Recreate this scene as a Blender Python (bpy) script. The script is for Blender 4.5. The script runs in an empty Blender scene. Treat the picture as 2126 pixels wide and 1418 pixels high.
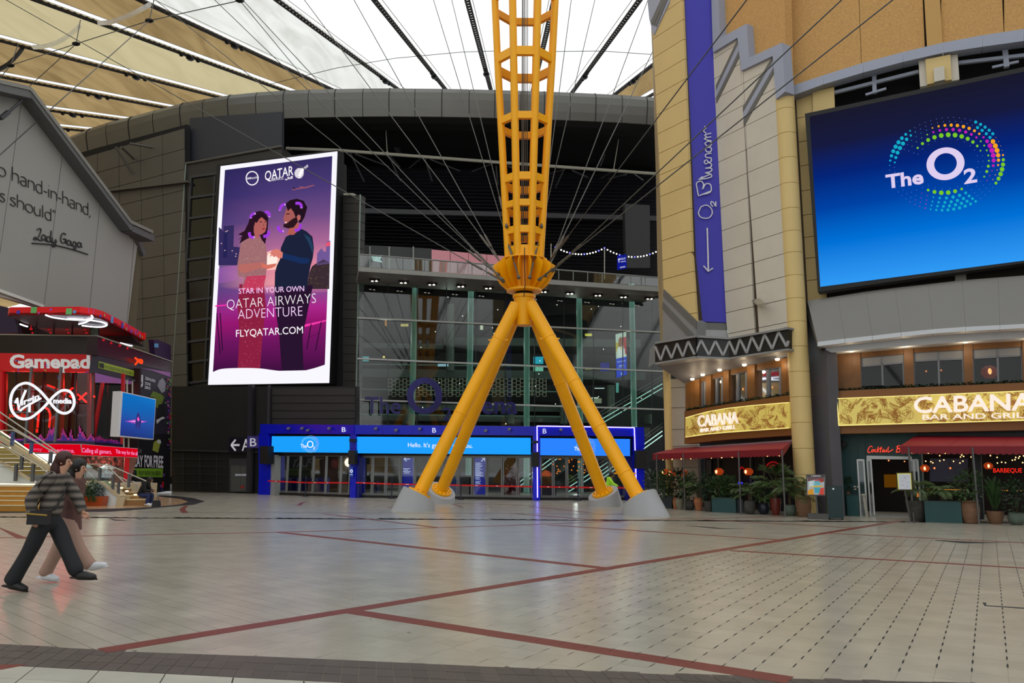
import bpy, bmesh, math, random
from mathutils import Vector, Matrix
from math import sin, cos, pi, radians, atan2, sqrt, tan
random.seed(7)
SC = bpy.context.scene
COL = SC.collection
# ---------------------------------------------------------------- camera
F, CX, CY = 1610.0, 1063.0, 709.0
CAM = Vector((0, 0, 1.65))
ROT = Matrix.Rotation(pi/2 + math.atan(259/F), 3, 'X') @ Matrix.Rotation(radians(0.3), 3, 'Z')
cd = bpy.data.cameras.new('camera'); cam = bpy.data.objects.new('camera', cd); COL.objects.link(cam)
cam.matrix_world = Matrix.Translation(CAM) @ ROT.to_4x4()
cd.sensor_width = 36; cd.lens = F/2126*36; cd.clip_end = 800; cd.clip_start = 0.1
SC.camera = cam
# ---------------------------------------------------------------- world, colour
W = bpy.data.worlds.new('sky'); SC.world = W; W.use_nodes = True
W.node_tree.nodes['Background'].inputs[0].default_value = (0.93, 0.97, 1.0, 1)
W.node_tree.nodes['Background'].inputs[1].default_value = 1.4
SC.view_settings.view_transform = 'Standard'; SC.view_settings.look = 'None'
SC.view_settings.gamma = 1; SC.view_settings.exposure = 0.0; SC.view_settings.use_curve_mapping = False
SC.cycles.max_bounces = 8; SC.cycles.diffuse_bounces = 4; SC.cycles.glossy_bounces = 4
SC.cycles.transmission_bounces = 6; SC.cycles.transparent_max_bounces = 12; SC.cycles.sample_clamp_indirect = 6
SUN = None
# ---------------------------------------------------------------- pixel helpers (turn a measured image point into a place in the world)
def ray(px, py):
    return (ROT @ Vector(((px-CX)/F, (CY-py)/F, -1.0))).normalized()
def G(px, py, z=0.0):
    d = ray(px, py); t = (z-CAM.z)/d.z
    return CAM + d*t
def D(px, py, Y):
    d = ray(px, py); return CAM + d*(Y/d.y)
def plan(px, Y):            # plan position of an image column at depth Y (at eye height)
    return Vector(((px-CX)/1631*Y, Y))
class Pl:                   # a vertical plane through two plan points
    def __init__(s, A, B):
        s.A = Vector(A[:2]); s.B = Vector(B[:2])
        t = (s.B-s.A).normalized(); s.u = Vector((t.x, t.y, 0))
        n = Vector((t.y, -t.x, 0))
        if n.dot(Vector((s.A.x, s.A.y, 0))) > 0: n = -n
        s.n = n
    def __call__(s, px, py, off=0.0):
        d = ray(px, py); P0 = Vector((s.A.x, s.A.y, 0)) + s.n*off
        t = (P0-Vector((CAM.x, CAM.y, 0))).dot(s.n)/d.dot(s.n)
        return CAM + d*t
    def pts(s, poly, off=0.0): return [s(x, y, off) for x, y in poly]
def Plp(x0, Y0, x1, Y1): return Pl(plan(x0, Y0), plan(x1, Y1))
def V3(*a): return Vector(a)
# ---------------------------------------------------------------- materials
def lin(c):
    c = c/255.0
    return c/12.92 if c <= 0.04045 else ((c+0.055)/1.055)**2.4
def L3(c): return (lin(c[0]), lin(c[1]), lin(c[2]), 1)
MATS = {}
def mat(name, col, rough=0.6, metal=0.0, emit=None, es=1.0, noise=0.0, nscale=3.0, bump=0.0, bscale=30.0, island=0.0, spec=0.5, coat=0.0, alpha=1.0, trans=0.0, ior=1.45):
    if name in MATS: return MATS[name]
    m = bpy.data.materials.new(name); m.use_nodes = True; MATS[name] = m
    nt = m.node_tree; b = nt.nodes['Principled BSDF']; c = L3(col)
    b.inputs['Base Color'].default_value = c
    b.inputs['Roughness'].default_value = rough; b.inputs['Metallic'].default_value = metal
    b.inputs['Specular IOR Level'].default_value = spec
    b.inputs['Coat Weight'].default_value = coat
    b.inputs['Alpha'].default_value = alpha; b.inputs['Transmission Weight'].default_value = trans; b.inputs['IOR'].default_value = ior
    if emit: b.inputs['Emission Color'].default_value = L3(emit); b.inputs['Emission Strength'].default_value = es
    if noise or island:
        tc = nt.nodes.new('ShaderNodeTexCoord')
        hsv = nt.nodes.new('ShaderNodeHueSaturation'); hsv.inputs['Color'].default_value = c
        val = None
        if noise:
            n = nt.nodes.new('ShaderNodeTexNoise'); n.inputs['Scale'].default_value = nscale; n.inputs['Detail'].default_value = 5
            nt.links.new(tc.outputs['Object'], n.inputs['Vector'])
            mr = nt.nodes.new('ShaderNodeMapRange'); mr.inputs[1].default_value = 0.25; mr.inputs[2].default_value = 0.75
            mr.inputs[3].default_value = 1-noise; mr.inputs[4].default_value = 1+noise
            nt.links.new(n.outputs['Fac'], mr.inputs[0]); val = mr.outputs[0]
        if island:
            g = nt.nodes.new('ShaderNodeNewGeometry'); oi = nt.nodes.new('ShaderNodeObjectInfo')
            ad = nt.nodes.new('ShaderNodeMath'); ad.operation = 'ADD'
            nt.links.new(g.outputs['Random Per Island'], ad.inputs[0]); nt.links.new(oi.outputs['Random'], ad.inputs[1])
            fr = nt.nodes.new('ShaderNodeMath'); fr.operation = 'FRACT'; nt.links.new(ad.outputs[0], fr.inputs[0])
            m2 = nt.nodes.new('ShaderNodeMapRange'); m2.inputs[3].default_value = 1-island; m2.inputs[4].default_value = 1+island
            nt.links.new(fr.outputs[0], m2.inputs[0])
            if val is None: val = m2.outputs[0]
            else:
                mu = nt.nodes.new('ShaderNodeMath'); mu.operation = 'MULTIPLY'
                nt.links.new(val, mu.inputs[0]); nt.links.new(m2.outputs[0], mu.inputs[1]); val = mu.outputs[0]
        nt.links.new(val, hsv.inputs['Value']); nt.links.new(hsv.outputs[0], b.inputs['Base Color'])
    if bump:
        tc = nt.nodes.new('ShaderNodeTexCoord'); n = nt.nodes.new('ShaderNodeTexNoise'); n.inputs['Scale'].default_value = bscale; n.inputs['Detail'].default_value = 4
        nt.links.new(tc.outputs['Object'], n.inputs['Vector'])
        bp = nt.nodes.new('ShaderNodeBump'); bp.inputs['Strength'].default_value = bump; bp.inputs['Distance'].default_value = 0.02
        nt.links.new(n.outputs['Fac'], bp.inputs['Height']); nt.links.new(bp.outputs[0], b.inputs['Normal'])
    return m
def glow(name, col, s=1.0):
    if name in MATS: return MATS[name]
    m = bpy.data.materials.new(name); m.use_nodes = True; MATS[name] = m
    nt = m.node_tree; nt.nodes.remove(nt.nodes['Principled BSDF'])
    e = nt.nodes.new('ShaderNodeEmission'); e.inputs[0].default_value = L3(col); e.inputs[1].default_value = s
    nt.links.new(e.outputs[0], nt.nodes['Material Output'].inputs[0]); return m
def vcol(name, emissive=True, s=1.0, rough=0.5):
    if name in MATS: return MATS[name]
    m = bpy.data.materials.new(name); m.use_nodes = True; MATS[name] = m
    nt = m.node_tree; a = nt.nodes.new('ShaderNodeVertexColor'); a.layer_name = 'Col'
    if emissive:
        nt.nodes.remove(nt.nodes['Principled BSDF'])
        e = nt.nodes.new('ShaderNodeEmission'); e.inputs[1].default_value = s
        nt.links.new(a.outputs[0], e.inputs[0]); nt.links.new(e.outputs[0], nt.nodes['Material Output'].inputs[0])
    else:
        b = nt.nodes['Principled BSDF']; b.inputs['Roughness'].default_value = rough; nt.links.new(a.outputs[0], b.inputs['Base Color'])
    return m
def glassmat(name, col, mix=0.25, rough=0.03):
    """thin architectural glass: clear pass-through plus mirror reflection"""
    if name in MATS: return MATS[name]
    m = bpy.data.materials.new(name); m.use_nodes = True; MATS[name] = m
    nt = m.node_tree; nt.nodes.remove(nt.nodes['Principled BSDF'])
    t = nt.nodes.new('ShaderNodeBsdfTransparent'); t.inputs[0].default_value = L3(col)
    g = nt.nodes.new('ShaderNodeBsdfGlossy'); g.inputs['Roughness'].default_value = rough
    lw = nt.nodes.new('ShaderNodeFresnel'); lw.inputs[0].default_value = 1.5
    ad = nt.nodes.new('ShaderNodeMath'); ad.operation = 'ADD'; ad.inputs[1].default_value = mix; ad.use_clamp = True
    nt.links.new(lw.outputs[0], ad.inputs[0])
    mx = nt.nodes.new('ShaderNodeMixShader'); nt.links.new(ad.outputs[0], mx.inputs[0])
    nt.links.new(t.outputs[0], mx.inputs[1]); nt.links.new(g.outputs[0], mx.inputs[2])
    nt.links.new(mx.outputs[0], nt.nodes['Material Output'].inputs[0]); return m
# ---------------------------------------------------------------- mesh builder
WL = {}                      # world location of every object built
class MB:
    def __init__(s): s.v = []; s.f = []; s.c = []; s.col = None
    def add(s, vs, fs, col=None):
        o = len(s.v); s.v += [Vector(p) for p in vs]
        for f in fs: s.f.append([i+o for i in f]); s.c.append(col)
        return s
    def poly(s, pts, col=None): return s.add(pts, [list(range(len(pts)))], col)
    def gpoly(s, pts, cols):     # polygon with a colour for each corner
        return s.add(pts, [list(range(len(pts)))], list(cols))
    def prism(s, pts, off, col=None):
        n = len(pts); off = Vector(off); a = [Vector(p) for p in pts]; b = [p+off for p in a]
        fs = [list(range(n)), list(range(2*n-1, n-1, -1))] + [[i, (i+1) % n, n+(i+1) % n, n+i] for i in range(n)]
        return s.add(a+b, fs, col)
    def obox(s, o, a, b, c, col=None):
        o, a, b, c = map(Vector, (o, a, b, c)); return s.prism([o, o+a, o+a+b, o+b], c, col)
    def box(s, c, size, rz=0.0, col=None):
        c = Vector(c); m = Matrix.Rotation(rz, 3, 'Z'); x = m@V3(size[0], 0, 0); y = m@V3(0, size[1], 0); z = V3(0, 0, size[2])
        return s.obox(c-x/2-y/2-z/2, x, y, z, col)
    def beam(s, a, b, w, h, up=V3(0, 0, 1), col=None):
        a = Vector(a); b = Vector(b); d = (b-a).normalized(); x = d.cross(up)
        if x.length < 1e-4: x = d.cross(V3(1, 0, 0))
        x.normalize(); y = x.cross(d).normalized()
        p = [a-x*w/2-y*h/2, a+x*w/2-y*h/2, a+x*w/2+y*h/2, a-x*w/2+y*h/2]
        return s.prism(p, b-a, col)
    def tube(s, pts, r, n=8, closed=False, col=None, cap=True):
        pts = [Vector(p) for p in pts]; N = len(pts)
        if not isinstance(r, (list, tuple)): r = [r]*N
        o = len(s.v); up = None; rings = []
        for i, p in enumerate(pts):
            if closed: t = pts[(i+1) % N]-pts[i-1]
            else: t = pts[min(i+1, N-1)]-pts[max(i-1, 0)]
            if t.length < 1e-9: t = V3(0, 0, 1)
            t.normalize()
            if up is None:
                up = V3(0, 0, 1) if abs(t.z) < 0.9 else V3(1, 0, 0)
            x = t.cross(up)
            if x.length < 1e-5: x = t.cross(V3(0.3, 1, 0.2))
            x.normalize(); y = t.cross(x).normalized(); up = -y if False else x.cross(t).normalized()
            rings.append([p + (x*cos(2*pi*k/n)+y*sin(2*pi*k/n))*r[i] for k in range(n)])
        vs = [q for rg in rings for q in rg]; fs = []
        M = N if closed else N-1
        for i in range(M):
            j = (i+1) % N
            for k in range(n):
                k2 = (k+1) % n; fs.append([i*n+k, i*n+k2, j*n+k2, j*n+k])
        if cap and not closed: fs.append(list(range(n-1, -1, -1))); fs.append([(N-1)*n+k for k in range(n)])
        return s.add(vs, fs, col)
    def lathe(s, c, prof, n=16, col=None, axis=None):
        c = Vector(c); q = Matrix.Identity(3)
        if axis is not None: q = V3(0, 0, 1).rotation_difference(Vector(axis)).to_matrix()
        vs = []; fs = []; N = len(prof)
        for r, z in prof:
            for k in range(n):
                a = 2*pi*k/n; vs.append(c + q@V3(r*cos(a), r*sin(a), z))
        for i in range(N-1):
            for k in range(n):
                k2 = (k+1) % n; fs.append([i*n+k, i*n+k2, (i+1)*n+k2, (i+1)*n+k])
        if prof[0][0] > 1e-4: fs.append(list(range(n-1, -1, -1)))
        if prof[-1][0] > 1e-4: fs.append([(N-1)*n+k for k in range(n)])
        return s.add(vs, fs, col)
    def ball(s, c, r, n=8, m=6, sc=(1, 1, 1), col=None):
        pr = [(max(1e-5, r*sin(pi*i/m)), -r*cos(pi*i/m)) for i in range(m+1)]
        o = len(s.v); s.lathe((0, 0, 0), pr, n, col)
        for i in range(o, len(s.v)):
            q = s.v[i]; s.v[i] = Vector(c)+V3(q.x*sc[0], q.y*sc[1], q.z*sc[2])
        return s
    def build(s, name, m, parent=None, label=None, cat=None, group=None, kind=None, origin=None, smooth=False, fix=True):
        me = bpy.data.meshes.new(name)
        if parent is not None: org = WL[parent]
        elif origin is not None: org = Vector(origin)
        else:
            xs = [p.x for p in s.v]; ys = [p.y for p in s.v]; zs = [p.z for p in s.v]
            org = V3((min(xs)+max(xs))/2, (min(ys)+max(ys))/2, min(zs))
        me.from_pydata([p-org for p in s.v], [], s.f)
        if any(c is not None for c in s.c):
            at = me.color_attributes.new('Col', 'FLOAT_COLOR', 'CORNER'); i = 0
            for fi, f in enumerate(s.f):
                c = s.c[fi] or (255, 255, 255)
                for k in range(len(f)):
                    cc = c[k] if isinstance(c, list) else c
                    at.data[i].color = L3(cc); i += 1
        if fix:
            bm = bmesh.new(); bm.from_mesh(me); bmesh.ops.recalc_face_normals(bm, faces=bm.faces); bm.to_mesh(me); bm.free()
        if smooth:
            for p in me.polygons: p.use_smooth = True
            me.set_sharp_from_angle(angle=radians(42))
        me.materials.append(m); me.update()
        o = bpy.data.objects.new(name, me); COL.objects.link(o)
        if parent is not None: o.parent = parent; WL[o] = WL[parent].copy()
        else: o.location = org; WL[o] = org.copy()
        return tag(o, label, cat, group, kind)
def tag(o, label=None, cat=None, group=None, kind=None):
    if label: o['label'] = label
    if cat: o['category'] = cat
    if group: o['group'] = group
    if kind: o['kind'] = kind
    return o
def thing(name, loc, label=None, cat=None, group=None, kind=None):
    o = bpy.data.objects.new(name, None); COL.objects.link(o); o.location = Vector(loc); o.empty_display_size = 0.2
    WL[o] = Vector(loc); return tag(o, label, cat, group, kind)
def copy_tree(o, parent=None):
    c = o.copy(); COL.objects.link(c)
    if parent is not None: c.parent = parent
    for ch in list(o.children): copy_tree(ch, c)
    return c
# ---------------------------------------------------------------- lettering
_tc = {}
def text_geo(s, bold=0.0):
    k = (s, bold)
    if k in _tc: return _tc[k]
    cu = bpy.data.curves.new('t', 'FONT'); cu.body = s; cu.size = 1; cu.offset = bold; cu.resolution_u = 3
    ob = bpy.data.objects.new('t', cu); COL.objects.link(ob)
    dg = bpy.context.evaluated_depsgraph_get(); dg.update()
    me = bpy.data.meshes.new_from_object(ob.evaluated_get(dg))
    vs = [v.co.copy() for v in me.vertices]; fs = [list(p.vertices) for p in me.polygons]
    bpy.data.objects.remove(ob); bpy.data.meshes.remove(me); bpy.data.curves.remove(cu)
    _tc[k] = (vs, fs); return _tc[k]
CAP = 0.69
def put_text(mb, s, bl, br, tl, col=None, bold=0.0, depth=None, warp=None, cap=None):
    """fit the text so its width runs bl->br and its capitals reach tl; depth: a vector to thicken it"""
    vs, fs = text_geo(s, bold)
    if not vs: return
    x0 = min(v.x for v in vs); x1 = max(v.x for v in vs)
    cap = cap or CAP
    bl, br, tl = map(Vector, (bl, br, tl)); U = br-bl; Vv = tl-bl
    P = [bl + U*((v.x-x0)/(x1-x0)) + Vv*(v.y/cap) for v in vs]
    if warp: P = [warp(p) for p in P]
    if depth is None: mb.add(P, fs, col); return
    d = Vector(depth); n = len(P); cnt = {}
    for f in fs:
        for i in range(len(f)):
            e = (f[i], f[(i+1) % len(f)]); cnt[e] = cnt.get(e, 0)+1
    F2 = list(fs) + [[i+n for i in reversed(f)] for f in fs]
    for (a, b) in cnt:
        if (b, a) not in cnt: F2.append([a, b, b+n, a+n])
    mb.add(P+[p+d for p in P], F2, col)
def tx(mb, s, pl, x0, y0, x1, y1, h, off=0.05, col=None, bold=0.0, depth=0.0, warp=None):
    """text on plane pl: baseline from pixel (x0,y0) to (x1,y1), capitals h pixels tall at the left"""
    put_text(mb, s, pl(x0, y0, off), pl(x1, y1, off), pl(x0, y0-h, off), col, bold, -pl.n*depth if depth else None, warp)
def strokes(mb, pl, lines, r, off=0.05, n=6, col=None, sm=True):
    for ln in lines:
        if sm and len(ln) > 2: ln = smooth_line(ln)
        mb.tube([pl(x, y, off) for x, y in ln], r, n, col=col)
def smooth_line(ln, k=4):
    out = []; N = len(ln)
    for i in range(N-1):
        p0 = ln[max(i-1, 0)]; p1 = ln[i]; p2 = ln[i+1]; p3 = ln[min(i+2, N-1)]
        for j in range(k):
            t = j/k
            out.append(tuple(0.5*((2*p1[a])+(-p0[a]+p2[a])*t+(2*p0[a]-5*p1[a]+4*p2[a]-p3[a])*t*t+(-p0[a]+3*p1[a]-3*p2[a]+p3[a])*t**3) for a in range(len(p1))))
    out.append(tuple(ln[-1])); return out
def pan(mb, pl, poly, off=0.0, th=0.1, col=None):
    """a slab whose face is the pixel polygon on plane pl, th thick behind it"""
    return mb.prism(pl.pts(poly, off), -pl.n*th, col)
def rect(x0, y0, x1, y1): return [(x0, y0), (x1, y0), (x1, y1), (x0, y1)]
def lerp(a, b, t): return a+(b-a)*t
def quadgrid(q, nx, ny, gap=0.0):
    """pixel quad (tl,tr,br,bl) cut in nx by ny cells"""
    tl, tr, br, bl = [Vector(p) for p in q]
    def P(u, v): return tuple((tl.lerp(tr, u)).lerp(bl.lerp(br, u), v))
    for i in range(nx):
        for j in range(ny):
            yield i, j, [P((i+gap)/nx, (j+gap)/ny), P((i+1-gap)/nx, (j+gap)/ny), P((i+1-gap)/nx, (j+1-gap)/ny), P((i+gap)/nx, (j+1-gap)/ny)]
# ================================================================ TENT ROOF (ceiling)
APX = V3(0.0, 123.0, 0)
def zroof(r): return 50.1 - 0.19*r - (0.0052*(r-125)**2 if r > 125 else 0)
def roof_hit(px, py):
    d = ray(px, py); lo, hi = 1.0, 400.0; best = None
    t = 2.0
    while t < 220:
        p = CAM+d*t; r = (Vector((p.x, p.y))-APX.xy).length
        if p.z > zroof(r): break
        t += 0.5
    a, b = t-0.5, t
    for _ in range(20):
        mth = (a+b)/2; p = CAM+d*mth; r = (Vector((p.x, p.y))-APX.xy).length
        if p.z > zroof(r): b = mth
        else: a = mth
    return CAM+d*a
def azr(px, py):
    p = roof_hit(px, py); return atan2(p.x-APX.x, -(p.y-APX.y))
def rp(az, r, dz=0.0): return V3(APX.x+r*sin(az), APX.y-r*cos(az), zroof(r)+dz)
seams = [azr(120, 224), azr(40, 158), azr(60, 90), azr(330, 84), azr(545, 110), azr(640, 38), azr(860, 95), azr(1000, 105), azr(1122, 112), azr(1245, 105), azr(1325, 150)]
seams = sorted(seams)
d0 = 0.075
while seams[0] > -1.75: seams.insert(0, seams[0]-d0)
while seams[-1] < 1.75: seams.append(seams[-1]+d0)
def fabric(name, col, tr, dirt=0.0):
    m = bpy.data.materials.new(name); m.use_nodes = True; nt = m.node_tree
    nt.nodes.remove(nt.nodes['Principled BSDF'])
    t = nt.nodes.new('ShaderNodeBsdfTranslucent'); df = nt.nodes.new('ShaderNodeBsdfDiffuse')
    mx = nt.nodes.new('ShaderNodeMixShader'); mx.inputs[0].default_value = 1-tr
    tc = nt.nodes.new('ShaderNodeTexCoord'); mp = nt.nodes.new('ShaderNodeMapping'); mp.inputs['Scale'].default_value = (0.5, 0.06, 0.3)
    n = nt.nodes.new('ShaderNodeTexNoise'); n.inputs['Scale'].default_value = 1.2; n.inputs['Detail'].default_value = 6; n.inputs['Distortion'].default_value = 1.2
    nt.links.new(tc.outputs['Object'], mp.inputs[0]); nt.links.new(mp.outputs[0], n.inputs['Vector'])
    cr = nt.nodes.new('ShaderNodeValToRGB'); c = L3(col)
    cr.color_ramp.elements[0].position = 0.3; cr.color_ramp.elements[1].position = 0.62
    cr.color_ramp.elements[0].color = (c[0]*(1-dirt), c[1]*(1-dirt*1.05), c[2]*(1-dirt*1.15), 1); cr.color_ramp.elements[1].color = c
    nt.links.new(n.outputs['Fac'], cr.inputs[0])
    nt.links.new(cr.outputs[0], t.inputs[0]); nt.links.new(cr.outputs[0], df.inputs[0])
    nt.links.new(t.outputs[0], mx.inputs[1]); nt.links.new(df.outputs[0], mx.inputs[2]); nt.links.new(mx.outputs[0], nt.nodes['Material Output'].inputs[0])
    return m
M_white = fabric('clean_fabric', (253, 252, 249), 0.92, 0.05)
M_pale = fabric('streaked_fabric', (236, 235, 228), 0.80, 0.22)
M_tan = fabric('stained_fabric', (178, 150, 104), 0.66, 0.40)
M_tan2 = fabric('lightly_stained_fabric', (205, 190, 148), 0.72, 0.12)
M_seamd = mat('seam_webbing', (52, 44, 36), 0.8)
M_seaml = mat('seam_edge', (205, 200, 190), 0.6)
M_steel = mat('stay_steel', (92, 92, 88), 0.45, 0.6)
M_black = mat('black_steel', (22, 21, 22), 0.6)
ceil = thing('ceiling', (0, 60, 0), kind='structure')
RR = [6, 16, 26, 36, 46, 56, 66, 78, 92, 108, 126, 146, 166, 180]
i_w0 = seams.index(azr(640, 38)) if azr(640, 38) in seams else 0
white_from = min(range(len(seams)), key=lambda i: abs(seams[i]-azr(545, 110)))
white_to = min(range(len(seams)), key=lambda i: abs(seams[i]-azr(1325, 150)))
lite = min(range(len(seams)), key=lambda i: abs(seams[i]-azr(60, 90)))
for i in range(len(seams)-1):
    a0, a1 = seams[i], seams[i+1]; mb = MB(); vs = []; fs = []; K = 6
    for r in RR:
        for k in range(K+1):
            u = k/K; w = (1-(2*u-1)**2)
            gp_ = (0.27/r if (i < white_from or i == white_to) else 0.0); vs.append(rp(lerp(a0+gp_, a1-gp_, u), r, w*(r*(a1-a0))*0.05*(1 if r < 70 else 0.4)))
    for j in range(len(RR)-1):
        for k in range(K):
            p = j*(K+1)+k; fs.append([p, p+1, p+K+2, p+K+1])
    mb.add(vs, fs)
    if i == lite: m = M_tan2
    elif i < white_from: m = M_tan
    elif i == white_to: m = M_tan
    elif i == white_from: m = M_pale
    else: m = M_white
    mb.build('fabric_panel', m, ceil, smooth=True, fix=False)
for i, a in enumerate(seams[1:-1]):
    if not (-1.0 < a < 0.6): continue
    sb = MB(); se = MB()
    for j in range(len(RR)-1):
        r0, r1 = RR[j], RR[j+1]; w = 0.30
        for sg in (-1, 1):
            sb.beam(rp(a+sg*0.15/r0, r0, -0.42), rp(a+sg*0.15/r1, r1, -0.42), 0.14, 0.09)
            se.beam(rp(a+sg*0.31/r0, r0, -0.02), rp(a+sg*0.31/r1, r1, -0.02), 0.05, 0.03)
        n = int((r1-r0)/0.5)
        if r0 < 90:
            for k in range(n):
                r = lerp(r0, r1, (k+0.5)/n); sb.beam(rp(a-0.2/r, r, -0.36), rp(a+0.2/r, r, -0.36), 0.2, 0.06)
    sb.build('seam_cable', M_seamd, ceil, fix=False); se.build('seam_edging', M_seaml, ceil, fix=False)
    # clamp node where the ring cable crosses
    nr = 52.0 if a > -0.36 else 66.0
    nb = MB(); nb.ball(rp(a, nr, -0.55), 0.34, 8, 6, (1, 1.5, 0.6)); nb.ball(rp(a, nr-0.9, -0.5), 0.22, 6, 4); nb.ball(rp(a, nr+0.9, -0.5), 0.22, 6, 4)
    nb.build('cable_clamp', M_black, ceil)
# white scalloped edge arcs at the left
for pl_ in ([(205, 33), (232, 31), (262, 20), (285, 9), (312, -6)], [(70, 84), (100, 81), (128, 70), (150, 55), (166, 40)], [(0, 130), (20, 118), (38, 100), (48, 86)]):
    mb = MB(); mb.tube([roof_hit(x, y)+V3(0, 0, -0.6) for x, y in smooth_line(pl_, 3)], 0.17, 6)
    mb.build('edge_arc', M_white if pl_[0][0] > 0 else M_black, ceil)
# ring cable, nodes and ties under the left roof
def rpx(x, y, dz=-3.0):
    p = roof_hit(x, y); d = (p-CAM); return CAM + d*((d.length+dz*2)/d.length)
nodes = [(-60, 186), (22, 136), (158, 91), (310, 43), (498, 1), (600, -25)]
mb = MB()
for k in range(len(nodes)-1): mb.tube([rpx(*nodes[k]), rpx(*nodes[k+1])], 0.035, 5)
for (x, y), (x2, y2) in [((158, 91), (-60, 290)), ((158, 91), (167, 42)), ((310, 43), (322, -10)), ((22, 136), (38, 92)), ((498, 1), (700, 245)), ((22, 136), (-40, 210))]:
    mb.tube([rpx(x, y), rpx(x2, y2)], 0.035, 5)
mb.tube([rpx(310, 43), D(-60, 375, 29)], 0.03, 5)
mb.build('ring_cable', M_steel, ceil)
for x, y in nodes[1:5]:
    nb = MB(); nb.ball(rpx(x, y), 0.26, 8, 5, (1.3, 0.8, 0.6)); nb.build('cable_node', M_black, ceil)
mb = MB(); c = [(560, 175), (700, 141), (820, 121), (960, 108), (1030, 106)]; mb.tube([rpx(x, y, -0.6) for x, y in c], 0.03, 5)
c = [(1150, 107), (1250, 106), (1352, 113)]; mb.tube([rpx(x, y, -0.6) for x, y in c], 0.03, 5); mb.build('ring_cable', M_steel, ceil)
# ================================================================ FLOOR
M_joint = mat('joint', (62, 60, 55), 0.9)
M_tile = mat('paving_stone', (166, 160, 145), 0.22, noise=0.12, nscale=1.6, island=0.045, bump=0.05, bscale=60, spec=0.5)
M_tileL = mat('pale_slab', (172, 170, 158), 0.4, noise=0.10, nscale=2.5, island=0.05, bump=0.12, bscale=80)
M_red = mat('red_paver', (112, 52, 42), 0.42, noise=0.10, nscale=5)
M_dkbr = mat('dark_brick', (78, 70, 64), 0.5, noise=0.10, nscale=6, island=0.10)
M_jl = mat('light_joint', (128, 118, 104), 0.9)
fl = MB(); fl.box((0, 60, -0.32), (260, 190, 0.6)); floor = fl.build('floor', M_joint, kind='structure')
wn_ = MB(); wn_.box((58, -30, 15), (78, 18, 30)); wn_.build('wall_near', mat('unseen_plaza_wall', (58, 54, 50), 0.7), kind='structure')  # unseen plaza building behind the camera, added to reflect dark in the glass
def clip(poly, reg):
    """clip a convex polygon (x,y) to a convex ccw region"""
    out = poly
    for i in range(len(reg)):
        a = reg[i]; b = reg[(i+1) % len(reg)]; inp = out; out = []
        if not inp: return []
        def side(p): return (b[0]-a[0])*(p[1]-a[1])-(b[1]-a[1])*(p[0]-a[0])
        for k in range(len(inp)):
            p = inp[k]; q = inp[(k+1) % len(inp)]; sp, sq = side(p), side(q)
            if sp >= 0: out.append(p)
            if (sp >= 0) != (sq >= 0):
                t = sp/(sp-sq); out.append((p[0]+(q[0]-p[0])*t, p[1]+(q[1]-p[1])*t))
    return out
def ccw(r):
    A = sum(r[i][0]*r[(i+1) % len(r)][1]-r[(i+1) % len(r)][0]*r[i][1] for i in range(len(r)))
    return r if A > 0 else r[::-1]
def area(r): return abs(sum(r[i][0]*r[(i+1) % len(r)][1]-r[(i+1) % len(r)][0]*r[i][1] for i in range(len(r))))/2
def gp(px, py): p = G(px, py); return (p.x, p.y)
def vis(x, y, mg=0.06):
    if y < 3: return False
    return abs(x/y) < 0.652+mg
tiles = []        # (distance, top polygon, material)
def lay(region, ang, L, Wd, gl, gw, m, stagger=0.5, lim=24):
    reg = ccw(region); c, s = cos(ang), sin(ang)
    u = [(p[0]*c+p[1]*s) for p in reg]; v = [(-p[0]*s+p[1]*c) for p in reg]
    for j in range(int(min(v)//Wd)-1, int(max(v)//Wd)+2):
        for i in range(int(min(u)//L)-2, int(max(u)//L)+2):
            u0 = i*L + (stagger*L if j % 2 else 0); u1 = u0+L-gl; v0 = j*Wd; v1 = v0+Wd-gw
            mid = ((u0+u1)/2*c-(v0+v1)/2*s, (u0+u1)/2*s+(v0+v1)/2*c)
            if not vis(mid[0], mid[1], 0.35) or mid[1] > lim+1: continue
            q = [(uu*c-vv*s, uu*s+vv*c) for uu, vv in ((u0, v0), (u1, v0), (u1, v1), (u0, v1))]
            q = clip(q, reg)
            if len(q) < 3 or area(q) < 0.002: continue
            tiles.append((mid[1]+abs(mid[0])*0.3, q, m))
def slab(mb, q, z0=-0.03, z1=0.0): mb.prism([V3(x, y, z0) for x, y in q], (0, 0, z1-z0))
# lines of the plaza
def wline(a, b, w=0.19):
    a = Vector(gp(*a)); b = Vector(gp(*b)); t = (b-a).normalized(); n = Vector((-t.y, t.x))*w/2
    return [tuple(a-n), tuple(b-n), tuple(b+n), tuple(a+n)]
S1 = ((212, 1351), (1872, 1081)); S2 = ((720, 1268), (1640, 1412)); S3 = ((575, 1104.5), (1268, 1181))
stripes = [S1, S2, S3, ((-200, 1120.5), (600, 1104.5)), ((600, 1104.5), (1063, 1091)), ((1063, 1091), (1363, 1078.5)), ((1363, 1078.5), (1640, 1072)),
           ((670, 1066.5), (905, 1095)), ((1063, 1066), (1290, 1084)), ((1140, 1090), (1632, 1122)), ((1463, 1079), (1770, 1096)),
           ((1518, 1143.5), (2200, 1184)), ((1722, 1107.5), (2200, 1131)), ((1100, 1052), (1225, 1064)), ((940, 1047), (960, 1053))]
for k, (a, b) in enumerate(stripes):
    mb = MB(); slab(mb, wline(a, b, 0.23 if k < 3 else 0.13 if k < 12 else 0.1), -0.03-k*0.0007, 0.0016+k*0.0004); mb.build('red_stripe', M_red, floor, fix=True)
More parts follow.
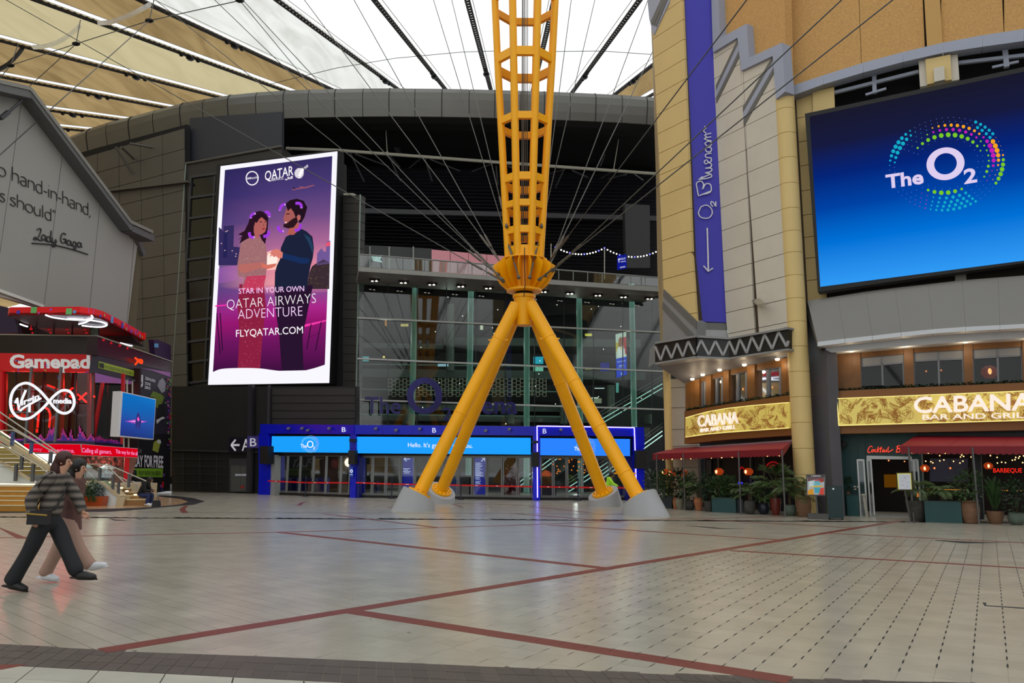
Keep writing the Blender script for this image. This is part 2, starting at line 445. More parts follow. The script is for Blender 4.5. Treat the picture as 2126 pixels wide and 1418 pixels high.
for poly in ([(-30, 1088), (0, 1098), (35, 1118), (60, 1118.5), (20, 1103), (-10, 1092)], [(383, 1050), (372, 1057), (377, 1065), (391, 1065), (384, 1057), (392, 1050)],
             [(615, 1050), (622, 1044), (640, 1041), (630, 1045), (624, 1050)], [(800, 1052), (815, 1053), (835, 1057), (818, 1055)]):
    mb = MB(); slab(mb, [gp(*p) for p in poly], -0.03, 0.003); mb.build('red_inlay', M_red, floor)
for a, b in (((-200, 1060.5), (500, 1064)), ((500, 1064), (1063, 1066)), ((1063, 1066), (1300, 1068)), ((700, 1037), (1150, 1051))):
    mb = MB(); slab(mb, wline(a, b, 0.06), -0.03, 0.003); mb.build('drain_line', M_black, floor)
# tiled fields
aR = atan2(-0.52, 0.854); aL = atan2(0.73, 0.683)
band_top = [(-300, 1320), (0, 1337), (530, 1362), (1063, 1386), (1610, 1405), (2126, 1421), (2400, 1428)]
band_bot = [(-300, 1355), (0, 1375), (370, 1398), (735, 1419), (1063, 1436)]
s1a, s1b = gp(*S1[0]), gp(*S1[1]); dS = Vector(s1b)-Vector(s1a); far1 = tuple(Vector(s1b)+dS*3); near1 = tuple(Vector(s1a)-dS*1)
s2a, s2b = gp(*S2[0]), gp(*S2[1]); _t = (Vector(s2a)-Vector(s1a)).dot(dS.normalized()); s2a = tuple(Vector(s1a)+dS.normalized()*_t); d2 = Vector(s2b)-Vector(s2a); n2 = tuple(Vector(s2b)+d2*1)
bt = [gp(*p) for p in band_top]
# left of the diagonal (cut by the band's edge, taken as convex pieces)
lay([near1, bt[3], far1, (-60, 60), (-60, 6.3), bt[0], bt[1], bt[2]] if False else [tuple(Vector(s1a)), far1, (-60, 60), tuple(Vector(bt[0])+(Vector(bt[0])-Vector(bt[1]))*8), bt[0], bt[1]], aL+pi/2, 0.52, 0.2, 0.003, 0.007, M_tile)
RT = (0.256, 0.32, 0.0012, 0.0018)
for reg in ([s1a, bt[2], s2a], [bt[2], bt[3], s2a], [bt[3], s2b, s2a], [s2b, bt[4], bt[3]]):
    lay(reg, aR, *RT, M_tile, 0.0)
lay([s2a, s2b, bt[5], bt[6], (60, 6.0), (60, 30), far1, s1b], aR, *RT, M_tile, 0.0)
# open slots between the pavers of the right-hand field
k = MB(); c_, s_ = cos(aR), sin(aR)
def right_of(p, a, b): return (b[0]-a[0])*(p[1]-a[1])-(b[1]-a[1])*(p[0]-a[0]) < 0
for j in range(-10, 130):
    for i in range(-60, 120):
        u, v = i*0.256, j*0.32+0.04
        p = (u*c_-v*s_, u*s_+v*c_)
        if p[1] < 5.5 or p[1] > 19 or not vis(*p, 0.3) or not right_of(p, s1a, s1b): continue
        if p[1] < 6.6 and not (p[1] > bt[4][1]+0.06 + max(0, (bt[4][0]-p[0]))*0.085): continue
        fade = min(1, max(0.12, (p[0]+1.2)/4.5)); w = 0.013*fade
        if fade < 0.3 and random.random() < 0.4: continue
        q = [(uu*c_-vv*s_, uu*s_+vv*c_) for uu, vv in ((u-w/2, v), (u+w/2, v), (u+w/2, v+0.13), (u-w/2, v+0.13))]
        k.add([V3(x, y, 0.0022) for x, y in q], [[0, 1, 2, 3]])
k.build('drain_slot', mat('slot_black', (26, 26, 24), 0.9), floor, kind='stuff', fix=False)
# far fields with bigger pieces
def lay_far():
    for j in range(0, 34):
        y = 24.6+j*0.72
        n = int(1.0*y/0.9)
        for i in range(-n, n+1):
            x = i*0.9+(0.45 if j % 2 else 0); tiles.append((100+y, [(x, y), (x+0.893, y), (x+0.893, y+0.712), (x, y+0.712)], M_tile))
lay_far()
tiles.sort(key=lambda t: t[0])
inv = [t for t in tiles if vis(sum(p[0] for p in t[1])/len(t[1]), sum(p[1] for p in t[1])/len(t[1]), 0.02)][:280]; ids = set(id(t) for t in inv)
for d, q, m in inv:
    mb = MB(); slab(mb, q, -0.03, random.uniform(-0.0008, 0.0008)); mb.build('paving_stone', m, floor, fix=False)
mb = MB()
for t in tiles:
    if id(t) not in ids: slab(mb, t[1], -0.03, 0.0)
mb.build('paving_field', M_tile, floor, kind='stuff', fix=False)
# dark brick band in the foreground, laid in an arc, brick by brick
def along(pl_, n):
    L = [0]
    for k in range(1, len(pl_)): L.append(L[-1]+(Vector(pl_[k])-Vector(pl_[k-1])).length)
    out = []
    for i in range(n+1):
        t = L[-1]*i/n; k = max(j for j in range(len(L)) if L[j] <= t+1e-9); k = min(k, len(pl_)-2)
        u = (t-L[k])/(L[k+1]-L[k]); out.append(Vector(pl_[k]).lerp(Vector(pl_[k+1]), u))
    return out
nB = 78; up = along(bt, nB)
mb = MB(); lo_ = [Vector((p.x+0.12, p.y-0.70)) for p in up]
for i in range(nB): slab(mb, [tuple(up[i]), tuple(up[i+1]), tuple(lo_[i+1]), tuple(lo_[i])], -0.03, -0.004)
mb.build('brick_bed', M_jl, floor, fix=False)
for r in range(3):
    for i in range(nB):
        f0, f1 = r/3, (r+1)/3-0.012; sh = 0.5 if r % 2 else 0
        a = up[i].lerp(up[i+1], 0.04); b = up[i+1]
        w = Vector((0.12, -0.70)); q = [a+w*f0, b+w*f0, b+w*f1, a+w*f1]
        if not (vis(q[0].x, q[0].y, 0.0) or vis(q[1].x, q[1].y, 0.0)) or q[0].y < 5.4: continue
        k = MB(); slab(k, [tuple(p) for p in q], -0.03, random.uniform(-0.001, 0.001)); k.build('brick', M_dkbr, floor, fix=False)
# pale slabs on the near side of the band
rw = [Vector((p.x+0.125, p.y-0.705)) for p in up]
for i in range(0, nB-3, 4):
    a, b = rw[i], rw[i+4]
    for j in range(2):
        w = Vector((0.10, -0.36)); t = (b-a)
        q = [a+w*j+t*0.01, a+w*j+t*0.99, a+w*(j+0.98)+t*0.99, a+w*(j+0.98)+t*0.01]
        if not (vis(q[0].x, q[0].y, 0.02) or vis(q[1].x, q[1].y, 0.02)) or q[0].y < 5.4: continue
        k = MB(); slab(k, [tuple(p) for p in q], -0.03, 0.0); k.build('slab', M_tileL, floor, fix=False)
k = MB(); slab(k, [gp(*p) for p in ((-60, 1378), (0, 1380), (55, 1380.5), (5, 1390), (-60, 1396))], -0.02, 0.002); k.build('red_inlay', M_red, floor)
# dark tongue and beige marble at the foot of the stairs
k = MB()
pl_ = [(330, 1028.5), (365, 1030), (400, 1034), (425, 1041), (402, 1048), (340, 1053), (290, 1058), (230, 1062), (100, 1064), (-60, 1066), (-60, 1061), (100, 1060), (285, 1054.5), (340, 1051), (375, 1047), (391, 1042), (375, 1036), (330, 1031)]
k.prism([V3(*gp(*p), -0.02) for p in pl_], (0, 0, 0.026)); k.build('dark_border', M_black, floor)
k = MB(); pl_ = [(-60, 1061), (100, 1060), (285, 1054.5), (340, 1051), (375, 1047), (391, 1042), (375, 1036), (330, 1031), (300, 1030), (-60, 1030)]
k.prism([V3(*gp(*p), -0.02) for p in pl_], (0, 0, 0.024)); k.build('marble_apron', mat('beige_marble', (186, 152, 118), 0.18, noise=0.1, nscale=2), floor)
for poly in ([(228, 1076), (240, 1079), (262, 1080), (262, 1081), (238, 1081), (226, 1076)], [(280, 1075), (292, 1079), (296, 1079.5), (284, 1075)],
             [(2040, 1251), (2048, 1252), (2047, 1257), (2126, 1262), (2126, 1264), (2044, 1258)], [(1423, 1091), (1470, 1094), (1500, 1097), (1545, 1098), (1490, 1098), (1440, 1093)],
             [(1940, 1121), (2020, 1125), (2090, 1127), (2000, 1128), (1945, 1122.5)]):
    k = MB(); slab(k, [gp(*p) for p in poly], -0.03, 0.003); k.build('access_cover_joint', M_black, floor)
# ================================================================ ARENA DRUM (back wall)
M_clad = mat('grey_cladding', (84, 80, 74), 0.55, noise=0.06, nscale=0.6, island=0.05)
M_cladd = mat('dark_cladding', (46, 44, 42), 0.5, island=0.08)
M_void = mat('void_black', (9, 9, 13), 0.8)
M_rim = mat('rim_metal', (100, 99, 94), 0.30, 0.3, noise=0.05, nscale=0.4)
M_louv = mat('louvre_dark', (40, 40, 48), 0.45)
M_pipe = mat('pipe_pale', (165, 162, 148), 0.5)
M_brace = mat('brace_grey', (56, 56, 60), 0.5)
M_mull = mat('mullion_alu', (125, 128, 124), 0.4, 0.3)
wb = thing('wall_back', (0, 60, 0), kind='structure')
top = [(110, 312), (150, 291), (205, 268.5), (244, 256), (290, 244.5), (340, 231), (395, 217), (440, 209), (490, 201), (545, 195.5), (600, 192), (650, 190), (703, 189), (760, 188), (813, 187.5), (865, 188), (920, 188.5), (975, 189.5), (1027, 191), (1080, 192.5), (1128, 194), (1180, 196), (1232, 198.5), (1285, 201), (1335, 204.5), (1380, 209), (1440, 215)]
T = [G(x, y, 28.0) for x, y in top]
def outn(i):
    a = T[max(i-1, 0)]; b = T[min(i+1, len(T)-1)]; t = (b-a).normalized(); n = V3(t.y, -t.x, 0); return n.normalized()
prof = [(-0.5, 28.05), (0.3, 27.98), (0.72, 27.78), (0.95, 27.4), (0.92, 26.9), (0.78, 26.3), (0.62, 25.75), (0.0, 25.58)]
for s in range(0, len(T)-1, 2 if False else 1):
    k = MB(); N = len(prof); e = 0.012
    for q, (a, b) in enumerate(zip(prof[:-1], prof[1:])):
        def P(i, pr): return V3(T[i].x, T[i].y, 0)+outn(i)*pr[0]+V3(0, 0, pr[1])
        A, B, C, Dd = P(s, a), P(s+1, a), P(s+1, b), P(s, b)
        A, B, C, Dd = A.lerp(B, e), B.lerp(A, e), C.lerp(Dd, e), Dd.lerp(C, e)
        k.add([A, B, C, Dd], [[0, 1, 2, 3]])
    o = k.build('rim_panel', M_rim, wb, smooth=True, fix=False)
k = MB()
for s in range(len(T)-1):
    for a, b in zip([(-1.2, 28.0)]+prof[:], prof[:]+[(-1.2, 25.6)]):
        def P(i, pr): return V3(T[i].x, T[i].y, 0)+outn(i)*(pr[0]-0.06)+V3(0, 0, pr[1]-0.02)
        k.add([P(s, a), P(s+1, a), P(s+1, b), P(s, b)], [[0, 1, 2, 3]])
k.build('rim_core', M_black, wb, fix=False)
for s in range(2, len(T)-1, 2):           # heavier joints
    k = MB(); k.tube([V3(T[s].x, T[s].y, 0)+outn(s)*(pr[0]+0.02)+V3(0, 0, pr[1]) for pr in prof], 0.03, 5); k.build('rim_joint', M_black, wb)
# recess behind the rim, ribbed with louvre slats
Bk = Plp(560, 60, 1400, 62)
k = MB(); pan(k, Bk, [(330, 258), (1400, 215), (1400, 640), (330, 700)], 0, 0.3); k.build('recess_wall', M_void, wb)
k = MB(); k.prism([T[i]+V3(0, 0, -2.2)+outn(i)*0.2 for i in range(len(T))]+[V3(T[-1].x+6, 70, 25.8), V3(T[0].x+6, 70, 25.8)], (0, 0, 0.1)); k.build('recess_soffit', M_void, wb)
Ls = Plp(700, 57, 1400, 60)
for j in range(30):
    y0 = 352+j*7.2
    xa = 712 if y0 > 400 else 722
    sl = 0.030 if j < 14 else 0.055
    k = MB(); th = 4.6 if j < 14 else 1.2
    k.prism([Ls(xa, y0, 0), Ls(1046, y0+(1046-xa)*sl*0.5, 0), Ls(1365, y0+(1365-xa)*sl*0.5, 0), Ls(1365, y0+(1365-xa)*sl*0.5+th, 0.35), Ls(1046, y0+(1046-xa)*sl*0.5+th, 0.35), Ls(xa, y0+th, 0.35)], (0, 0.12, 0.0))
    k.build('louvre_slat', M_louv, wb, fix=True)
k = MB(); pan(k, Ls, [(748, 432), (1046, 440), (1365, 448), (1365, 458), (1046, 449), (748, 442)], 0.6, 0.3); k.build('recess_beam', M_brace, wb)
# long pale truss pipe with its struts
Tp = Plp(595, 53, 1360, 55)
k = MB(); k.tube([Tp(594, 308), Tp(700, 312), Tp(1035, 337), Tp(1365, 361)], 0.12, 8); k.build('truss_pipe', M_pipe, wb)
for a, b in [((727, 318), (756, 377)), ((738, 320), (808, 346)), ((806, 320), (831, 376)), ((808, 322), (830, 347)), ((878, 325), (850, 349)), ((882, 330), (897, 376)), ((893, 331), (955, 355)), ((1022, 340), (980, 356)), ((1030, 345), (1033, 384)), ((1055, 345), (1090, 362)), ((1172, 352), (1140, 360)), ((1170, 354), (1153, 390)), ((1188, 354), (1220, 368)), ((1270, 357), (1248, 370)), ((1300, 362), (1262, 371)), ((1318, 362), (1335, 374))]:
    k = MB(); p, q = Tp(*a), Tp(*b, -1.2); k.tube([p, q], 0.06, 6); k.build('truss_strut', M_brace, wb)
Tq = Plp(560, 56, 1400, 58)
for a, b, w in [((785, 236), (826, 317), 0.13), ((806, 238), (812, 270), 0.06), ((803, 245), (832, 320), 0.08), ((840, 262), (890, 236), 0.05), ((912, 236), (958, 260), 0.05), ((980, 262), (1003, 240), 0.05), ((1140, 250), (1195, 274), 0.08), ((1145, 272), (1365, 284), 0.09), ((1195, 244), (1197, 272), 0.06), ((1200, 274), (1270, 246), 0.08), ((1290, 248), (1338, 282), 0.08), ((1285, 246), (1285, 280), 0.06), ((1340, 250), (1340, 280), 0.06), ((1268, 290), (1246, 345), 0.08), ((596, 240), (598, 320), 0.06)]:
    k = MB(); k.tube([Tq(*a), Tq(*b)], w, 6); k.build('roof_brace', M_brace, wb)
for a, b in [((801, 270), (804, 316)), ((1285, 285), (1274, 352))]:
    k = MB(); k.tube([Tp(*a), Tp(*b)], 0.035, 6); k.ball(Tp(*b), 0.09); k.build('hanger_rod', M_pipe, wb)
# panelled grey cladding, left
WL1 = Pl((-20.8, 50), (-29.9, 54.1))
k = MB(); pan(k, WL1, [(150, 322), (205, 306), (290, 284), (388, 258), (388, 1005), (250, 1005), (160, 700)], -0.12, 0.3); k.build('cladding_backing', M_void, wb)
rows = [(lerp(640, 405, t/8.0)) for t in range(9)]
for j in range(18):
    for i in range(-3, 3):
        x0, x1 = 300+i*45, 345+i*45
        def yy(x, j): base = 990-j*41.0; return base-(x-300)*(base-968)/-2900.0*1.25
        q = [(x0+0.5-(j*0.5), yy(x0, j+1)), (x1-0.5-(j*0.5), yy(x1, j+1)), (x1-0.5-(j*0.5), yy(x1, j)-0.9), (x0+0.5-(j*0.5), yy(x0, j)-0.9)]
        if q[1][1] < 306-(q[1][0]-165)*0.28 or x1 > 400 or q[3][0] < 150: continue
        k = MB(); pan(k, WL1, q, 0, 0.1); k.build('cladding_panel', M_clad, wb, fix=False)
k = MB(); pan(k, WL1, [(225, 393), (388, 374), (388, 378), (225, 397)], 0.3, 0.3); k.build('cladding_ledge', M_clad, wb)
for a, b in [((240, 305), (275, 360)), ((252, 305), (278, 330)), ((270, 298), (315, 306))]:
    k = MB(); k.tube([WL1(*a, 1.5), WL1(*b, 0.1)], 0.09, 6); k.build('eave_strut', M_clad, wb)
# dark block that carries the screen
DB = Pl((-10.35, 47.6), (-20.0, 50.2))
k = MB(); pan(k, DB, [(386, 341), (585, 306), (585, 330), (702, 330), (702, 820), (702, 1024), (357, 1020), (358, 798)], 0, 1.2); k.build('dark_block', M_cladd, wb)
k = MB(); k.tube([DB(385, 340, 0.05), DB(585, 304, 0.05)], 0.09, 6); k.build('block_coping', M_clad, wb)
k = MB(); pan(k, DB, [(394, 245), (585, 232), (585, 306), (394, 334)], -0.6, 0.3); k.build('upper_panel', mat('blue_grey_panel', (44, 46, 54), 0.5), wb)
k = MB(); k.tube([DB(385.5, 341, 0.1), DB(372, 560, 0.1), DB(357, 800, 0.1)], 0.045, 6); k.build('edge_trim', mat('pale_green_trim', (120, 135, 128), 0.4), wb)
def gx(x, y): return x-(y-345)*0.052
for i, x in enumerate((398, 448)):        # frame of the darkened window grid left of the screen
    k = MB(); k.beam(DB(gx(x, 365), 365, 0.1), DB(gx(x, 790), 790, 0.1), 0.12, 0.12); k.build('grid_post', M_brace, wb)
for j in range(11):
    y = 368+j*43; k = MB(); k.beam(DB(gx(397, y), y, 0.1), DB(gx(462, y-9), y-9, 0.1), 0.1, 0.16); k.build('grid_rail', M_brace, wb)
for j in range(10):
    y = 371+j*43; k = MB(); pan(k, DB, [(gx(400, y), y), (gx(446, y), y-5), (gx(446, y+39), y+34), (gx(400, y+39), y+38)], 0.04, 0.05); k.build('window_pane', mat('dark_glass', (20, 19, 18), 0.12), wb)
# right side of the block: grey panelled return
RB = Pl((-10.3, 47.0), (-8.9, 46.2))
for j in range(26):
    y = 404+j*18.4; k = MB()
    pan(k, RB, [(712, y), (748-(y-400)*0.019, y+1.2), (748-(y+17.6-400)*0.019, y+18.6), (712, y+17.6)], 0, 0.5); k.build('cladding_panel', M_cladd, wb, fix=False)
k = MB(); pan(k, RB, [(690, 405), (747, 404), (737, 885), (690, 885)], -0.1, 0.4); k.build('return_core', M_void, wb)
k = MB(); k.tube([RB(748, 404, 0.1), RB(738, 884, 0.1)], 0.05, 6); k.build('edge_trim', MATS['pale_green_trim'], wb)
k = MB(); pan(k, RB, rect(713, 401, 733, 405), 0.2, 0.5); k.build('roof_cap', M_pipe, wb)
k = MB(); pan(k, Plp(1290, 52, 1352, 53), [(1297, 423), (1349, 426), (1350, 556), (1300, 556)], 0, 0.3); k.build('dark_banner_panel', mat('charcoal_panel', (30, 31, 31), 0.6), wb)
# lower dark wall: pipes, ledge, panels
LW = Plp(357, 48.0, 740, 44.6)
k = MB(); pan(k, LW, [(357, 802), (545, 802), (740, 802), (740, 886), (545, 886), (545, 1024), (357, 1019)], 0.0, 0.4); k.build('lower_wall', mat('near_black_wall', (26, 25, 25), 0.6, noise=0.05), wb)
k = MB(); pan(k, LW, [(348, 933), (540, 938), (540, 940.5), (348, 935.5)], 0.2, 0.2); k.build('wall_ledge', M_brace, wb)
k = MB(); k.beam(LW(522, 800, 0.35), LW(518, 1022, 0.35), 0.28, 0.28); k.build('wall_pipe', mat('dark_violet_pipe', (40, 37, 44), 0.4), wb)
k = MB(); k.beam(LW(559, 800, 0.25), LW(558, 884, 0.25), 0.16, 0.1); k.build('wall_pipe', M_brace, wb)
for x in (380, 415, 450): k = MB(); k.beam(LW(x, 940, 0.05), LW(x, 1018, 0.05), 0.03, 0.03); k.build('panel_joint', M_brace, wb)
for y in (953, 968, 984, 1000): k = MB(); k.beam(LW(360, y, 0.05), LW(470, y+1, 0.05), 0.03, 0.03); k.build('panel_joint', M_brace, wb)
for j in range(5): k = MB(); pan(k, LW, [(565, 806+j*16), (737, 806+j*16), (737, 820.5+j*16), (565, 820.5+j*16)], 0.06, 0.1); k.build('cladding_panel', M_cladd, wb)
d1 = thing('door_1', LW(510, 1021, 0.1), kind='structure')
k = MB(); pan(k, LW, rect(476, 952, 514, 1021), 0.12, 0.12); k.build('frame', M_brace, d1)
k = MB(); pan(k, LW, rect(479.5, 967, 498.6, 1020.5), 0.16, 0.06); k.build('door_leaf', mat('door_grey', (78, 79, 76), 0.5), d1)
k = MB(); pan(k, LW, rect(499.2, 967, 512, 1020.5), 0.16, 0.06); k.build('door_leaf', MATS['door_grey'], d1)
k = MB(); pan(k, LW, rect(488, 984, 501, 988), 0.18, 0.02); pan(k, LW, rect(502, 984, 512, 988), 0.18, 0.02); k.build('door_notice', mat('notice_white', (190, 195, 205), 0.5), d1)
k = MB(); pan(k, LW, rect(500, 1008.5, 505.5, 1014), 0.18, 0.02); k.build('fire_sticker', mat('sticker_red', (170, 30, 30), 0.5), d1)
# ================================================================ GLASS FACADE
GA, GB = Vector((-9.3, 46.0)), Vector((10.8, 50.8))
GPl = Pl(GA, GB)
win = thing('window_1', (0, 48, 0), kind='structure')
M_glass = glassmat('facade_glass', (185, 208, 200), 0.05)
def gl(x): return 0.0
ylines = [[(746, 586), (1375, 606)], [(743, 660), (1375, 690)], [(741, 744.5), (1375, 771)], [(739.5, 830), (1375, 850)], [(739, 884), (1375, 886)]]
ylines[0] = [(746, 585), (1375, 619)]
def yat(l, x): (a, b), (c, d) = l; return b+(d-b)*(x-a)/(c-a)
cols = [745, 805, 866, 927, 988, 1049, 1110, 1171, 1232, 1293, 1354, 1378]
for j in range(4):
    for i in range(len(cols)-1):
        x0, x1 = cols[i]+0.3, cols[i+1]-0.3; k = MB()
        pan(k, GPl, [(x0, yat(ylines[j], x0)+1), (x1, yat(ylines[j], x1)+1), (x1, yat(ylines[j+1], x1)-1), (x0, yat(ylines[j+1], x0)-1)], 0, 0.0001)
        q = GPl.pts([(x0, yat(ylines[j], x0)+1), (x1, yat(ylines[j], x1)+1), (x1, yat(ylines[j+1], x1)-1), (x0, yat(ylines[j+1], x0)-1)])
        k = MB(); k.poly(q); k.build('pane', M_glass, win, fix=False)
for j in range(1, 4):
    k = MB(); k.beam(GPl(742, yat(ylines[j], 742), 0.1), GPl(1378, yat(ylines[j], 1378), 0.1), 0.14, 0.09); k.build('transom', mat('transom_pale', (170, 172, 166), 0.4), win)
for x in cols[1:-1]:
    k = MB(); k.beam(GPl(x, yat(ylines[0], x), -0.05), GPl(x, 885, -0.05), 0.04, 0.06); k.build('mullion', M_brace, win)
# terrace slab, downlights, balustrade
TA = Pl((-8.6, 43.4), (10.2, 48.0))
k = MB(); a, b = TA(745, 554), TA(1378, 596); a2, b2 = TA(745, 563), TA(1378, 606)
back = GPl.n*-3.2
k.prism([a, b, b2, a2], back); k.build('terrace_slab', mat('slab_edge', (140, 140, 134), 0.5, noise=0.05), wb)
k = MB(); k.prism([a2+back*0.04-V3(0, 0, .02), b2+back*0.04-V3(0, 0, .02), b2+back*1.0-V3(0, 0, 0.02), a2+back*1.0-V3(0, 0, 0.02)], (0, 0, 0.02)); k.build('terrace_soffit', mat('soffit_brown', (92, 84, 74), 0.6), wb)
k = MB(); k.beam(TA(760, 569, -0.9), TA(1378, 612, -0.9), 0.12, 0.12); k.build('soffit_channel', M_mull, wb)
M_lamp = glow('downlight_glow', (255, 244, 225), 3.5)
SP = Pl(TA.A-Vector((TA.n.x, TA.n.y))*1.6, TA.B-Vector((TA.n.x, TA.n.y))*1.6)
for i, (x, y) in enumerate([(778, 576), (838, 579), (897, 582), (957, 585.5), (1014, 588.5), (1128, 594.5), (1183, 597.5), (1241, 601), (1294, 604.5), (1348, 607)]):
    p = SP(x, y); p.z = min(p.z, TA(x, lerp(563, 606, (x-745)/633)).z-0.10); t = thing('downlight', p, 'small twin downlight in the brown terrace soffit, ' + ['first', 'second', 'third', 'fourth', 'fifth', 'sixth', 'seventh', 'eighth', 'ninth', 'tenth'][i] + ' from the left', 'light', 'downlights under the terrace')
    k = MB(); k.box(p, (0.62, 0.3, 0.10), 0.2); k.build('housing', M_black, t)
    for s in (-1, 1): k = MB(); k.lathe(p+V3(0.12*s, -0.06, -0.02), [(0.001, -0.07), (0.075, -0.06), (0.075, 0.0)], 10); k.build('lamp', M_lamp, t)
BL = Pl(TA.A, TA.B)
M_bal = glassmat('balustrade_glass', (190, 222, 212), 0.12)
k = MB()
for i in range(14):
    x0 = 747+i*45; x1 = x0+44
    k.poly(BL.pts([(x0, 529+(x0-745)*0.074), (x1, 529+(x1-745)*0.074), (x1, 553.5+(x1-745)*0.066), (x0, 553.5+(x0-745)*0.066)], -0.3))
k.build('balustrade_glass', M_bal, wb, fix=False)
k = MB(); k.tube([BL(745, 528, -0.3), BL(1375, 577, -0.3)], 0.045, 6); k.build('terrace_handrail', M_mull, wb)
for i in range(21):
    x = 770+i*30; k = MB(); k.beam(BL(x, 530+(x-745)*0.074, -0.3), BL(x, 553+(x-745)*0.066, -0.3), 0.05, 0.05); k.build('baluster', M_mull, wb)
# terrace back: panes and pink hoarding
PK = Pl(Vector((-9, 48.5)), Vector((10, 52.8)))
for i, (x0, x1) in enumerate([(896, 934), (935, 972), (973, 1010), (1011, 1048)]):
    k = MB(); pan(k, PK, [(x0, 518+(x0-896)*0.09), (x1, 518+(x1-896)*0.09), (x1, 580), (x0, 576)], 0, 0.12); k.build('pink_hoarding', mat('pink_panel', (214, 142, 152), 0.5), wb)
k = MB(); pan(k, PK, [(745, 508), (896, 516), (896, 572), (745, 562)], 0, 0.2); k.build('terrace_back_wall', mat('dim_wall', (40, 42, 44), 0.4), wb)
for x in (768, 808, 858): k = MB(); k.beam(PK(x, 512, 0.1), PK(x, 560, 0.1), 0.1, 0.1); k.build('back_post', M_mull, wb)
k = MB(); pan(k, PK, [(770, 529), (794, 530), (789, 539), (794, 545), (774, 541)], 0.2, 0.05); k.build('lit_notice', glow('notice_glow', (205, 225, 225), 0.8), wb)
# level behind glass: floors, columns, ceiling, lattice
inn = thing('wall_inner', (0, 56, 0), kind='structure')
IB = Pl(Vector((-16, 60)), Vector((18, 66)))
k = MB(); pan(k, IB, [(690, 560), (1420, 600), (1420, 1034), (690, 1032)], 0, 0.3); k.build('inner_back_wall', mat('inner_dark', (14, 16, 15), 0.6, noise=0.1, nscale=0.4), inn)
IF = Pl(Vector((-12, 52.5)), Vector((16, 58)))
M_fl = mat('floor_edge', (70, 76, 72), 0.5)
for (ya, yb, x0, x1) in [(700, 716, 922, 1330), (712, 722, 745, 920), (765, 782, 745, 1340), (838, 850, 745, 1200), (858, 872, 745, 1300), (880, 900, 700, 1350)]:
    k = MB(); q = IF.pts([(x0, ya), (x1, ya+(x1-x0)*0.012), (x1, yb+(x1-x0)*0.012), (x0, yb)]); k.prism(q, -IF.n*4.0); k.build('floor_edge', M_fl, inn)
for j in range(3):
    k = MB(); k.tube([IF(745, 756+j*52, 0.6), IF(1200, 762+j*52, 0.6)], 0.04, 6); k.build('gallery_rail', mat('rail_teal', (95, 130, 120), 0.3), inn)
M_tl = mat('column_teal', (150, 198, 186), 0.45, noise=0.04)
CPl = Pl(Vector((-9.3, 47.3)), Vector((10.8, 52.1)))
for x, r in [(862, 0.30), (978, 0.20), (1094, 0.20), (1202, 0.20), (1311, 0.20)]:
    a = CPl(x, 590, -0.2); b = a.copy(); b.z = 0
    k = MB(); k.tube([b, a], 0.19, 16); k.build('steel_column', M_tl, inn, smooth=True)
for x, y0, y1 in [(935, 632, 770), (1170, 800, 880), (1268, 800, 880), (1345, 860, 880), (845, 850, 880), (1060, 860, 880)]:
    a = IF(x, y0, 0.5); b = IF(x, y1, 0.5); k = MB(); k.tube([a, b], 0.28, 12); k.build('inner_column', mat('column_dim', (74, 82, 76), 0.5), inn, smooth=True)
for x, y in ((800, 700), (930, 640), (1060, 720), (1190, 650), (1300, 720), (860, 800), (1000, 810), (1140, 800), (1280, 830), (850, 985), (1000, 985), (1200, 985)):
    l = bpy.data.lights.new('foyer_light', 'POINT'); l.energy = 60; l.color = (1, 0.97, 0.9); l.shadow_soft_size = 0.3; o = bpy.data.objects.new('foyer_light', l); COL.objects.link(o); o.parent = inn; o.location = CPl(x, y, -1.3)-WL[inn]
# metal lattice screens on the gallery
LT = Pl(Vector((-12, 51.8)), Vector((16, 57.3))); M_lat = mat('lattice_pale', (150, 145, 125), 0.5)
for (x0, x1) in [(806, 852), (854, 894), (896, 938), (940, 968), (1014, 1062), (1064, 1104), (1106, 1134)]:
    k = MB(); n = int((x1-x0)/7)
    for i in range(n+1):
        x = x0+(x1-x0)*i/n; k.beam(LT(x, 785), LT(x, 822), 0.04, 0.04)
        for j in range(5):
            y = 787+j*8+(4 if i % 2 else 0)
            if i < n: k.beam(LT(x, y), LT(x+(x1-x0)/n, y), 0.04, 0.04)
    k.build('lattice_screen', M_lat, inn)
# small lit windows and lamps deep inside
for (x, y, w, h, c, s) in [(840, 675, 16, 5, (215, 190, 110), 1.0), (1222, 695, 14, 5, (225, 205, 90), 1.2), (1222, 765, 13, 4, (200, 190, 90), 1), (1000, 680, 6, 9, (230, 225, 200), 1.0), (920, 758, 22, 5, (180, 215, 235), .9), (1256, 762, 18, 18, (25, 40, 160), .7), (1118, 748, 20, 15, (60, 190, 220), 1.0), (1118, 765, 20, 11, (150, 225, 200), .9), (1204, 726, 4, 26, (30, 50, 120), .7), (1240, 832, 18, 10, (200, 200, 170), .5), (1282, 805, 5, 20, (120, 200, 190), .7), (1228, 830, 8, 8, (200, 200, 150), .6), (757, 745, 18, 10, (110, 190, 200), .7), (801, 671, 4, 12, (210, 130, 60), .8), (797, 741, 4, 4, (250, 210, 120), 1.5), (1245, 806, 20, 1.5, (220, 230, 235), 1.4), (1235, 826, 14, 2, (240, 240, 230), 1.4)]:
    k = MB(); pan(k, IF, rect(x-w/2, y-h/2, x+w/2, y+h/2), 0.8, 0.06); k.build('lit_sign', glow('g%d_%d' % (x, y), c, s), inn)
random.seed(5)
k = MB()
for i in range(46):
    x = random.uniform(860, 1340); y = random.uniform(600, 860); k.ball(IF(x, y, 1.5), 0.035, 6, 4)
k.build('ceiling_spots', glow('spot_white', (255, 250, 235), 2.5), inn, kind='stuff')
